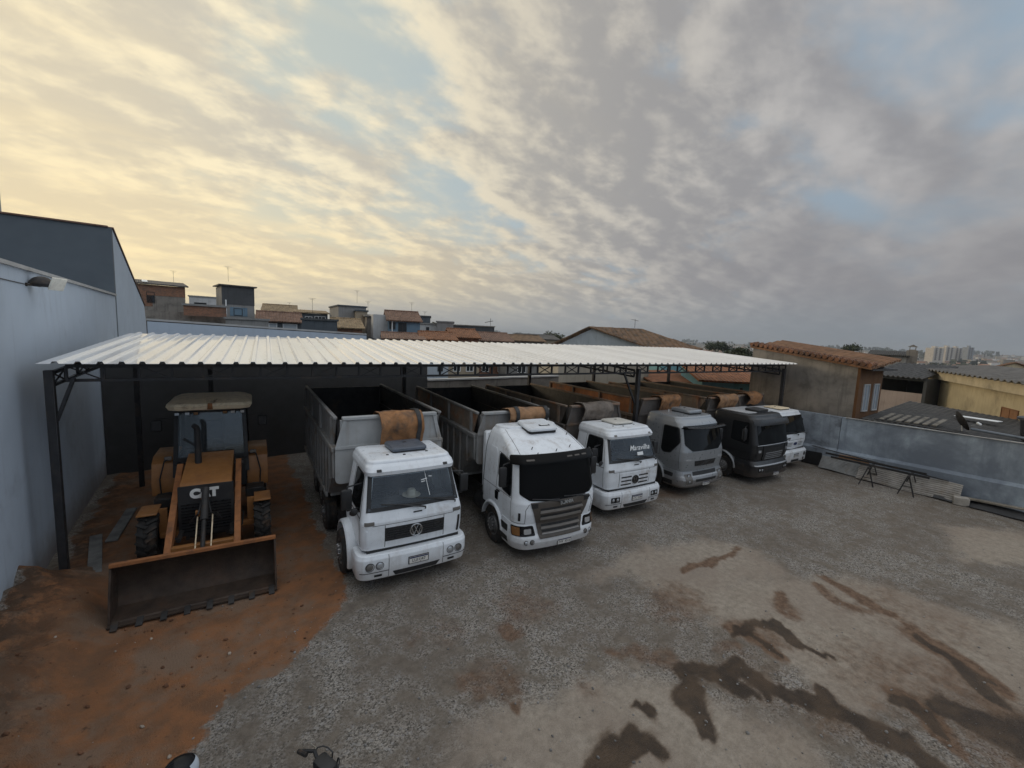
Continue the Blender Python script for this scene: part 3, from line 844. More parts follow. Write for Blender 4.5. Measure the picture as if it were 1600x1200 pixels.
class Surf:
    """cab skin: rounded-rectangle sections stacked in z; forward is -y, front at y about 0"""
    def __init__(s, rows, bulge=.05, rb=.08):
        s.rows = rows; s.bulge = bulge; s.rb = rb

    def at(s, z):
        R = s.rows
        if z <= R[0][0]: return R[0][1:]
        for a, b in zip(R, R[1:]):
            if z <= b[0]:
                q = (z - a[0]) / (b[0] - a[0]); return tuple(lerp(x, y, q) for x, y in zip(a[1:], b[1:]))
        return R[-1][1:]

    def F(s, u, z):
        hw, yf, yb, rf = s.at(z); sg = 1 if u >= 0 else -1; a = abs(u); k = hw - rf
        if a <= k: return V((u, yf + s.bulge * (a / hw) ** 2, z))
        yc = yf + s.bulge * (k / hw) ** 2
        th = (a - k) / rf
        if th <= pi / 2: return V((sg * (k + rf * sin(th)), yc + rf - rf * cos(th), z))
        return V((sg * hw, yc + rf + (a - k - rf * pi / 2), z))

    def sy(s, y, z):
        """front parameter that reaches depth y on the side"""
        hw, yf, yb, rf = s.at(z); k = hw - rf; yc = yf + s.bulge * (k / hw) ** 2
        if y >= yc + rf: return k + rf * pi / 2 + (y - yc - rf)
        return k + rf * acos(max(-1, min(1, 1 - max(0, y - yc) / rf)))

    def S(s, sg, y, z): return s.F(sg * s.sy(y, z), z)

    def mesh(s, mb, z0, z1, step=.05, top=0.0, crown=.03, holes=(), fine=10):
        n = max(1, int(round((z1 - z0) / step))); zs = [z0 + (z1 - z0) * i / n for i in range(n + 1)]
        for r in s.rows:
            if z0 < r[0] < z1: zs.append(r[0])
        zs = sorted(set(round(z, 4) for z in zs))
        def half(z, inset=0.0):
            hw, yf, yb, rf = s.at(z); k = hw - rf; yc = yf + s.bulge * (k / hw) ** 2
            us = [k * i / fine for i in range(fine)] + [k + rf * pi / 2 * i / 6 for i in range(6)]
            L0 = k + rf * pi / 2; L1 = L0 + (yb - s.rb - yc - rf)
            us += [lerp(L0, L1, i / 14) for i in range(15)]
            pts = [(u, s.F(u, z)) for u in us]
            for i in range(1, 4):
                th = pi / 2 * i / 3; pts.append((None, V((hw - s.rb + s.rb * cos(th), yb - s.rb + s.rb * sin(th), z))))
            pts.append((None, V((0, yb, z))))
            return pts
        rings = []
        for z in zs:
            h = half(z)
            full = h + [(None if u is None else -u, V((-p.x, p.y, p.z))) for u, p in h[-2:0:-1]]
            rings.append(full)
        vr = [[mb.bm.verts.new(p) for u, p in r] for r in rings]
        N = len(vr[0])
        for i in range(len(zs) - 1):
            for k in range(N):
                k2 = (k + 1) % N
                u0, u1 = rings[i][k][0], rings[i][k2][0]
                if holes and u0 is not None and u1 is not None:
                    um = (u0 + u1) / 2; zm = (zs[i] + zs[i + 1]) / 2
                    pm = (rings[i][k][1] + rings[i + 1][k2][1]) / 2
                    skip = False
                    for kind, poly in holes:
                        if kind == 'F' and inside((um, zm), poly): skip = True
                        elif kind == 'R' and um > 0 and abs(pm.x) > .8 and inside((pm.y, zm), poly): skip = True
                        elif kind == 'L' and um < 0 and abs(pm.x) > .8 and inside((pm.y, zm), poly): skip = True
                    if skip: continue
                mb.bm.faces.new((vr[i][k], vr[i][k2], vr[i + 1][k2], vr[i + 1][k]))
        # rounded roof edge then crown
        last = vr[-1]; P = [v.co.copy() for v in last]
        hw, yf, yb, rf = s.at(z1); cx, cy = 0, (yf + yb) / 2
        steps = []
        if top > 0:
            for i in range(1, 5):
                th = pi / 2 * i / 4; steps.append((top * (1 - cos(th)), top * sin(th)))
        base_h = top
        ins = top
        for f_ in (.15, .45, .8): steps.append((ins + f_ * (hw - ins), base_h + crown * (1 - (1 - f_) ** 2)))
        prev = last
        for d_, h_ in steps:
            ring = []
            sxx = max(.01, (hw - d_) / hw); L = (yb - yf) / 2; syy = max(.01, (L - min(d_, L * .98) * (1 if d_ <= ins else 1)) / L)
            for p in P: ring.append(mb.bm.verts.new((cx + (p.x - cx) * sxx, cy + (p.y - cy) * syy, z1 + h_)))
            for k in range(N):
                mb.bm.faces.new((prev[k], prev[(k + 1) % N], ring[(k + 1) % N], ring[k]))
            prev = ring
        mb.bm.faces.new(prev)
        return s


def rnd_poly(poly, r=.06, n=4):
    out = []; N = len(poly)
    for i in range(N):
        p = V((*poly[i], 0)); a = V((*poly[i - 1], 0)); b = V((*poly[(i + 1) % N], 0))
        da, db = (a - p), (b - p); q = min(r, da.length * .45, db.length * .45)
        A, B = p + da.normalized() * q, p + db.normalized() * q
        for k in range(n + 1):
            t_ = k / n; c = A * (1 - t_) ** 2 + p * 2 * t_ * (1 - t_) + B * t_ ** 2; out.append((c.x, c.y))
    return out


def patch(mb, fn, poly, off=.006, th=.02, r=.0, zs=.07, ns=14):
    """slab that follows surface fn(u, z) over a z-monotone outline, standing `off` proud"""
    if r > 0: poly = rnd_poly(poly, r)
    z0, z1 = min(p[1] for p in poly), max(p[1] for p in poly)
    Z = sorted(set([round(p[1], 4) for p in poly] + [round(z0 + (z1 - z0) * i / max(1, int((z1 - z0) / zs)), 4) for i in range(max(1, int((z1 - z0) / zs)) + 1)]))
    Z[0] += 1e-4; Z[-1] -= 1e-4
    rows = []
    for z in Z:
        xs = []
        for i in range(len(poly)):
            a, b = poly[i - 1], poly[i]
            if (a[1] <= z) != (b[1] <= z): xs.append(a[0] + (b[0] - a[0]) * (z - a[1]) / (b[1] - a[1]))
        if len(xs) < 2: continue
        lo, hi = min(xs), max(xs); rows.append([(lerp(lo, hi, k / ns), z) for k in range(ns + 1)])
    def nor(u, z):
        e = .008; a = fn(u + e, z) - fn(u - e, z); b = fn(u, z + e) - fn(u, z - e); n = a.cross(b)
        return n.normalized() if n.length > 1e-9 else V((0, -1, 0))
    top, bot = [], []
    for r_ in rows:
        t_, b_ = [], []
        for u, z in r_:
            p = fn(u, z); n = nor(u, z)
            if n.dot(p - V((0, 1.2, p.z))) < 0: n = -n
            t_.append(mb.bm.verts.new(p + n * off)); b_.append(mb.bm.verts.new(p + n * (off - th)))
        top.append(t_); bot.append(b_)
    for A, B in zip(top, top[1:]):
        for k in range(ns): mb.bm.faces.new((A[k], A[k + 1], B[k + 1], B[k]))
    bd = lambda G_: G_[0] + [g[-1] for g in G_[1:-1]] + G_[-1][::-1] + [g[0] for g in G_[-2:0:-1]]
    a, b = bd(top), bd(bot); n = len(a)
    for k in range(n): mb.bm.faces.new((a[k], b[k], b[(k + 1) % n], a[(k + 1) % n]))
    return mb


def part_patch(name, fn, poly, m, parent, off=.006, th=.02, r=0.0, **k):
    mb = MB(); patch(mb, fn, poly, off, th, r, **k); return mb.build(name, m, parent, ang=40)


# shared wheel meshes
ROTY = MX.Rotation(R_(90), 4, 'Y')          # lathe axis z -> x


def make_wheel(name, parent, x, y, R, wdt, style='truck', side=-1, lugs=False):
    """wheel with its outer face pointing to side*x"""
    mb = MB(); rr = R * .56
    prof = [(rr, -wdt / 2 + .02), (rr + .05, -wdt / 2), (R * .93, -wdt / 2 + .005), (R * .985, -wdt / 2 + .03), (R, -wdt / 2 + .06), (R, -.05), (R - .012, -.045), (R - .012, -.03), (R, -.025), (R, .025), (R - .012, .03), (R - .012, .045), (R, .05),
            (R, wdt / 2 - .06), (R * .985, wdt / 2 - .03), (R * .93, wdt / 2 - .005), (rr + .05, wdt / 2), (rr, wdt / 2 - .02)]
    mb.lathe(prof, 40, ROTY)
    if lugs:
        for i in range(18):
            for sgn in (-1, 1):
                a = 2 * pi * (i + (.5 if sgn > 0 else 0)) / 18
                mm = MX.Rotation(a, 4, 'X') @ MX.Translation((sgn * wdt * .24, 0, R + .01)) @ MX.Rotation(sgn * R_(32), 4, 'Z')
                mb.box((0, 0, 0), (wdt * .6, .062, .06), mat=mm)
    w = mb.build(name, Mt['rubber'], parent, loc=(x, y, R - .012))
    mb = MB(); d = side
    o_ = d * wdt / 2
    if style == 'front':
        P = [(rr + .01, o_ - d * .01), (rr - .015, o_ - d * .015), (rr - .03, o_ - d * .09), (rr * .72, o_ - d * .06), (rr * .62, o_ - d * .02), (rr * .36, o_ - d * .01), (rr * .34, o_ + d * .05), (rr * .2, o_ + d * .075), (.001, o_ + d * .08)]
    else:
        P = [(rr + .01, o_ - d * .01), (rr - .015, o_ - d * .015), (rr - .03, o_ - d * .12), (rr * .8, o_ - d * .15), (rr * .45, o_ - d * .13), (rr * .4, o_ - d * .03), (rr * .3, o_ + d * .02), (.001, o_ + d * .03)]
    mb.lathe(P, 32, ROTY)
    nf0 = len(mb.bm.faces); hx = o_ - d * (.0 if style == 'front' else .12)
    for i in range(10):
        a = 2 * pi * i / 10; mb.lathe([(.022, 0), (.022, .05), (.012, .06), (.001, .06)], 6, MX.Translation((hx, rr * .5 * cos(a), rr * .5 * sin(a))) @ (ROTY if d > 0 else MX.Rotation(R_(-90), 4, 'Y')))
    mb.bm.faces.ensure_lookup_table()
    for f in mb.bm.faces[nf0:]: f.material_index = 1
    rim = mb.build('rim', Mt['rim'], w); rim.data.materials.append(Mt['chrome'])
    return w


def wheel_set(T, yf, ry, R=.5, xo=1.06, front2=None):
    for sd_ in (-1, 1):
        make_wheel('front_wheel', T, sd_ * xo, yf, R, .3, 'front', sd_)
        if front2: make_wheel('front_wheel', T, sd_ * xo, front2, R, .3, 'front', sd_)
        for y in ry:
            make_wheel('rear_wheel', T, sd_ * 1.08, y, R, .28, 'truck', sd_)
            make_wheel('rear_wheel', T, sd_ * .77, y, R, .28, 'truck', sd_)


def chassis(T, y1, tanks=True):
    mb = MB()
    for sx_ in (-.42, .42): mb.bx(sx_ - .04, sx_ + .04, .5, y1, .72, .98)
    for i in range(6): mb.bx(-.38, .38, .9 + i * (y1 - 1.4) / 5, 1.02 + i * (y1 - 1.4) / 5, .76, .92)
    mb.bx(-.35, .35, .5, 1.7, .55, 1.1, .05)
    c = mb.build('chassis', Mt['steel'], T)
    if tanks:
        for sx_ in (-1, 1):
            mb = MB(); mb.lathe([(.001, 0), (.25, .0), (.28, .03), (.28, .77), (.25, .8), (.001, .8)], 20, MX.Translation((sx_ * .86, 2.2, .62)) @ MX.Rotation(R_(-90), 4, 'X'))
            mb.build('fuel_tank', Mt['black'], c)


def arch(name, T, x0, x1, y, z, r, a0, a1, m, th=.035, n=16):
    """mudguard band round a wheel; angles from forward (-y) over the top"""
    mb = MB(); rows = []
    for i in range(n + 1):
        a = R_(lerp(a0, a1, i / n)); c, s_ = cos(a), sin(a)
        rows.append([(x0, y - (r - .03) * c, z + (r - .03) * s_), (x0 + .03 * (1 if x1 > x0 else -1), y - r * c, z + r * s_), (lerp(x0, x1, .5), y - (r + .01) * c, z + (r + .01) * s_), (x1, y - r * c, z + r * s_)])
    rows2 = [[(p[0], y + (p[1] - y) * (1 - th / r), z + (p[2] - z) * (1 - th / r)) for p in q][::-1] for q in rows]
    A = mb.grid(rows); B = mb.grid(rows2)
    for a, b in zip([r_[0] for r_ in A], [r_[0] for r_ in A][1:]): pass
    for i in range(n):
        mb.bm.faces.new((A[i][0], A[i + 1][0], B[i + 1][3], B[i][3])); mb.bm.faces.new((A[i + 1][3], A[i][3], B[i][0], B[i + 1][0]))
    for e in (0, n):
        for k in range(3): mb.bm.faces.new((A[e][k], A[e][k + 1], B[e][2 - k], B[e][3 - k]))
    return mb.build(name, m, T)


def mirror(T, x, y, z, h=.42, w=.2, arm=True, root=None):
    mb = MB(); mb.box((x, y, z), (w, .11, h), bev=.04, seg=2)
    o = mb.build('mirror', Mt['black'], T)
    mb = MB(); mb.box((x, y + .058, z), (w - .05, .006, h - .06)); mb.build('mirror_glass', Mt['lamp'], o)
    if arm:
        sg = 1 if x > 0 else -1; rx = root or sg * 1.02
        mb = MB(); mb.tube([(rx, y + .12, z + h * .62), (x - sg * .02, y + .02, z + h * .6), (x, y, z + h * .45)], .018); mb.build('mirror_arm', Mt['black'], o)
        mb = MB(); mb.tube([(rx + sg * .03, y + .12, z - h * .6), (x - sg * .02, y + .02, z - h * .58), (x, y, z - h * .45)], .018); mb.build('mirror_arm', Mt['black'], o)
    return o


def wiper(T, fn, u0, z0, u1, z1):
    mb = MB(); P = []
    for k in range(9):
        q = k / 8; p = fn(lerp(u0, u1, q), lerp(z0, z1, q)); P.append(p + V((0, -.035 - .02 * sin(pi * q), .01)))
    mb.tube(P, .014, 6)
    # the arm
    m_ = P[4]; base = fn(u0 + (u1 - u0) * .0 + .12, z0 - .1) + V((0, -.03, 0))
    mb.tube([base, base + V((0, -.03, .05)), m_], .018, 6)
    return mb.build('wiper', Mt['black'], T)


def roundlamp(T, fn, u, z, r, name='headlight', m='lamp'):
    p = fn(u, z); mb = MB(); M_ = MX.Translation(p + V((0, .01, 0))) @ MX.Rotation(R_(90), 4, 'X')
    mb.lathe([(r * 1.18, 0), (r * 1.18, .022), (r * 1.02, .022)], 20, M_); o = mb.build(name, Mt['steel'], T)
    mb = MB(); mb.lathe([(r, .01), (r * .8, .02), (r * .4, .028), (.001, .03)], 20, M_); mb.build('lens', Mt[m], o)
    return o


def plate(T, x, y, z, text, w=.42, h=.14, ry=0.0, par=None):
    M_ = MX.Translation((x, y, z)) @ MX.Rotation(ry, 4, 'Z')
    mb = MB(); mb.box((0, .004, 0), (w + .04, .012, h + .035), mat=M_, bev=.004); o = mb.build('number_plate', Mt['black'], par or T)
    mb = MB(); mb.box((0, -.003, 0), (w, .008, h), mat=M_); mb.build('plate_face', Mt['plate'], o)
    mb = MB(); mb.box((0, -.0085, h * .38), (w * .97, .004, h * .2), mat=M_); mb.build('plate_band', Mt['blueband'], o)
    if text: text_obj('plate_characters', text, h * .68, Mt['ink'], o, M_ @ MX.Translation((0, -.0095, -h * .1)) @ MX.Rotation(R_(90), 4, 'X'), .002)
    return o


def hatch(T, x, y, z, w, l, h, m, name='roof_hatch', tilt=0.0, slot=False):
    mb = MB(); M_ = MX.Translation((x, y, z)) @ MX.Rotation(tilt, 4, 'X')
    def ring(f, zz): return [M_ @ V((cx_ * w / 2 * f + (-1 if cx_ > 0 else 1) * 0, cy_ * l / 2 * f, zz)) for cx_, cy_ in ((-.8, -1), (.8, -1), (.94, -.94), (1, -.75), (1, .75), (.94, .94), (.8, 1), (-.8, 1), (-.94, .94), (-1, .75), (-1, -.75), (-.94, -.94))]
    mb.grid([ring(.9, 0), ring(.93, h * .35), ring(1, h * .4), ring(1, h * .75), ring(.93, h), ring(.74, h * 1.04)], wrap=True)
    vs = mb.bm.verts[:] ; mb.bm.verts.ensure_lookup_table(); mb.bm.faces.new(mb.bm.verts[-12:])
    o = mb.build(name, Mt[m] if isinstance(m, str) else m, T)
    mb = MB(); mb.grid([ring(.97, -.02), ring(.95, h * .3)], wrap=True); mb.build('seal', Mt['black'], o)
    if slot:
        mb = MB(); mb.box((0, 0, 0), (.34, .10, .03), mat=M_ @ MX.Translation((.12, -l * .22, h * 1.02)), bev=.02, seg=2); s_ = mb.build('vent', Mt['blackg'], o)
        mb = MB(); mb.box((0, 0, 0), (.24, .045, .012), mat=M_ @ MX.Translation((.12, -l * .22, h * 1.02 + .016))); mb.build('vent_plate', Mt['stick'], s_)
    else:
        mb = MB(); mb.box((0, 0, 0), (.09, .05, .02), mat=M_ @ MX.Translation((0, l * .1, h * 1.06)), bev=.008); mb.build('latch', Mt['black'], o)
    return o


def dump(T, y0, y1, hw, zs, zt, mats, posts=3, guard=.5, zf=1.25, fslope=.35, inset=.05, zc=1.95):
    """open tipper box: ribbed lower sides, shoulder, upper boards with posts, front wall with sloped guards"""
    mside, mfront, mboard, mrail = mats
    D_ = None
    mb = MB()
    # lower tub: outer skin
    for sg in (-1, 1):
        mb.prism([(y0, zc), (y0 + .35, zc), (y0 + 1.05, zf), (y1, zf), (y1, zs), (y0, zs)], sg * hw, sg * (hw - .05), 'x')
        n = 11
        for i in range(n + 1):
            yy = lerp(y0 + .05, y1 - .1, i / n); zb = max(zf, lerp(zc, zf, max(0, min(1, (yy - .05 - y0 - .35) / .7)))); mb.bx(sg * (hw + .001), sg * (hw + .055), yy - .045, yy + .045, zb + .02, zs - .13, .012)
        mb.bx(sg * (hw + .001), sg * (hw + .075), y0, y1, zs - .13, zs - .001, .015); mb.bx(sg * (hw + .001), sg * (hw + .07), y0 + 1.05, y1, zf - .1, zf + .018, .01)
    mb.bx(-hw + .051, hw - .051, y0 + 1.0, y1 - .01, zf - .08, zf); mb.prism([(y0 + .01, zc), (y0 + .35, zc), (y0 + 1.0, zf), (y0 + 1.0, zf + .06), (y0 + .38, zc + .06), (y0 + .01, zc + .06)], -hw + .051, hw - .051, 'x')
    D_ = mb.build('dump_body', mside, T)
    mb = MB()
    mb.bx(-hw + .066, hw - .066, y0 + 1.07, y1 - .06, zf + .001, zf + .012)
    for sg in (-1, 1): mb.prism([(y0 + .07, zc + .062), (y0 + .39, zc + .062), (y0 + 1.07, zf + .014), (y1 - .06, zf + .014), (y1 - .06, zs - .01), (y0 + .07, zs - .01)], sg * (hw - .052), sg * (hw - .064), 'x')
    for sg in (-1, 1): mb.prism([(y0 + fslope + .02, zs + .02), (y1 - .08, zs + .02), (y1 - .08, zt - .075), (y0 + fslope * .15 + .05, zt - .075)], sg * (hw - inset - .0305), sg * (hw - inset - .036), 'x')
    mb.bx(-hw + .07, hw - .07, y0 + .066, y0 + .078, zc + .07, zt - .09)
    mb.bx(-hw + .07, hw - .07, y1 - .075, y1 - .063, zf + .02, zt - .09)
    mb.build('inner_lining', Mt['bedin'], D_)
    bx_ = hw - inset
    for sg in (-1, 1):
        mb = MB(); mb.prism([(y0 + fslope, zs + .001), (y1, zs + .001), (y1, zt - .07), (y0 + fslope * .15, zt - .07)], sg * bx_, sg * (bx_ - .03), 'x')
        b_ = mb.build('side_board', mboard, D_)
        for i in range(posts + 1):
            yy = lerp(y0 + fslope + .1, y1 - .06, i / posts)
            mb = MB(); mb.prism([(yy - .05, zs), (yy + .05, zs), (yy + .05, zt - .071), (yy - .05, zt - .071)], sg * (bx_ + .001), sg * (bx_ + .06), 'x'); mb.build('post', mrail, b_)
        mb = MB(); mb.bx(sg * (bx_ - .05), sg * (bx_ + .045), y0 + .05, y1, zt - .07, zt, .012); mb.build('top_rail', mrail, D_)
    # front wall
    mb = MB(); mb.prism(rnd_poly([(-hw, zc - .12), (hw, zc - .12), (hw, zs + .05), (-hw, zs + .05)], .14), y0 - .05, y0 - .002, 'y'); mb.bx(-hw + .12, hw - .12, y0 - .04, y0 + .06, zs + .05, zt - .08)
    for sg in (-1, 1):
        mb.prism([(sg * (hw + .01), zs - .02), (sg * (hw - .10), zs - .02), (sg * (hw - .28), zt), (sg * (hw - .20), zt)], y0 - .075, y0 - .051, 'y')
        mb.bx(sg * .12, sg * .2, y0 - .09, y0 - .051, zc - .1, zt - .1)
    mb.bx(-hw, hw, y0 - .085, y0 - .051, zs - .04, zs + .04, .008)
    fw = mb.build('front_wall', mfront, D_)
    mb = MB(); mb.bx(-hw + .16, hw - .16, y0 - .1, y0 + .06, zt - .078, zt + .004, .015); mb.build('front_rail', Mt['bedwhite'] if mrail in (Mt['bedwhite'], Mt['bedgrey']) else mrail, fw)
    mb = MB(); mb.bx(-hw + .05, hw - .05, y1 - .06, y1 - .001, zf - .05, zt - .09, .01)
    for i in range(5): mb.bx(-hw + .1 + i * (hw * 2 - .3) / 4, -hw + .2 + i * (hw * 2 - .3) / 4, y1, y1 + .06, zf, zt - .12)
    mb.build('tailgate', mside, D_)
    mb = MB(); mb.lathe([(.12, 0), (.12, .9), (.09, .91), (.09, 1.4)], 16, MX.Translation((0, y0 - .32, .95))); mb.build('hoist_ram', Mt['steel'], D_)
    mb = MB()
    for sg in (-1, 1): mb.bx(sg * .3, sg * .42, y0, y1 - .2, 1.0, zf - .081)
    mb.build('subframe', Mt['steel'], D_)
    # rear mudguards
    return D_


def tarp(Troot, y0, zt, x, w, m, label, drop=.55, r=.24, seedv=1, lump=0.0):
    """tarpaulin roll flung over the front rail; a thing of its own that lies on the truck"""
    M_ = Troot.matrix_basis.copy()
    def trow(q, lift=0.0):
        xx = x - w / 2 + w * q
        e = .10 * NZ.noise(V((q * 5, seedv, 0))); e2 = .08 * NZ.noise(V((q * 9, seedv, 3)))
        rr = r * (1 + .3 * NZ.noise(V((q * 2.5, seedv * 3, 1)))) * (1 + lump * sin(pi * min(1, q * 1.2))) + lift
        row = []
        for k in range(22):
            s_ = k / 21
            if s_ < .2: p = (y0 + .45 - s_ * 1.2, zt + .035 + lift - .22 * (1 - s_ / .2) ** 1.5)
            elif s_ < .62:
                a = (s_ - .2) / .42 * pi * .62; p = (y0 + .16 - .26 - rr * sin(a) * 1.15, zt + .05 - r + rr * cos(a) + .03)
            else:
                a = pi * .62; f_ = (s_ - .62) / .38
                p = (y0 - .10 - rr * sin(a) * 1.15 + .12 * f_ + e * .3, zt + .08 - r + rr * cos(a) - drop * f_ * (1 + e))
            fold = .012 * sin(q * 37 + s_ * 5 + seedv) * s_
            row.append((xx + e2 * s_, p[0] - .03 * NZ.noise(V((q * 7, s_ * 6, seedv))) + fold, p[1] + .04 * NZ.noise(V((q * 6, s_ * 4, seedv + 9)))))
        return row
    mb = MB(); mb.sheet([trow(i / 30) for i in range(31)], (0, -.035, .02))
    o = mb.build('tarpaulin', m, None); o.location = Troot.location; o.rotation_euler = Troot.rotation_euler
    tag(o, label, 'tarpaulin', 'tarpaulins over the dump boxes')
    for q in {2: (.84,), 5: (.12, .9)}.get(seedv, ()):
        mb = MB(); mb.sheet([[(p[0], p[1] - .045, p[2] + .03) for p in trow(q + .045 * k, .012)] for k in range(3)], (0, -.008, .006)); mb.build('strap', Mt['black'], o)
    return o


def truck_root(label, x, y, rot): return thing('dump_truck', label, 'truck', (x, y, yard_h(x, y) + .005), R_(rot), 'dump trucks parked in a row')


def side_window(T, sf, sg, poly, m=None, frame=.03):
    fn = lambda y, z: sf.S(sg, y, z)
    cx_ = sum(p[0] for p in poly) / len(poly); cz_ = sum(p[1] for p in poly) / len(poly)
    big = [(p[0] + (frame if p[0] > cx_ else -frame), p[1] + (frame if p[1] > cz_ else -frame)) for p in poly]
    f = part_patch('side_window', fn, big, Mt['black'], T, .006, .02, .09)
    part_patch('pane', fn, poly, m or Mt['glass'], f, .011, .01, .07)
    return f


def seam(mb, fn, pts, w=.012):
    for a, b in zip(pts, pts[1:]):
        n = 10; P = [fn(lerp(a[0], b[0], i / n), lerp(a[1], b[1], i / n)) for i in range(n + 1)]
        mb.tube(P, w / 2, 4)


def interior(T, sf, z0, yb, hwid):
    mb = MB()
    for sx_ in (-.52, .5):
        mb = MB(); mb.box((sx_, 1.15, z0 - .1), (.52, .5, .16), bev=.05); mb.box((sx_, 1.42, z0 + .3), (.5, .14, .7), bev=.05); mb.box((sx_, 1.44, z0 + .72), (.28, .1, .18), bev=.04); mb.build('seat', Mt['seat'], T)
    mb = MB(); mb.bx(-hwid + .06, hwid - .06, .24, .62, z0 - .32, z0 - .03, .04); mb.bx(-hwid + .06, hwid - .06, yb - .14, yb - .1, z0 - .3, z0 + .8)
    d_ = mb.build('dashboard', Mt['dash'], T)
    mb = MB(); c_ = V((-.5, .72, z0 + .02)); P = [c_ + MX.Rotation(R_(-35), 3, 'X') @ V((.23 * cos(2 * pi * k / 20), .23 * sin(2 * pi * k / 20), 0)) for k in range(20)]
    mb.tube(P, .018, 6, closed=True); mb.tube([c_, c_ + V((0, -.2, -.3))], .03); bar(mb, P[0], P[10], .04, .02); mb.build('steering_wheel', Mt['black'], T)


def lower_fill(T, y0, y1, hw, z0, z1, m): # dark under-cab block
    mb = MB(); mb.bx(-hw, hw, y0, y1, z0, z1, .03); return mb.build('engine_bay', m, T)
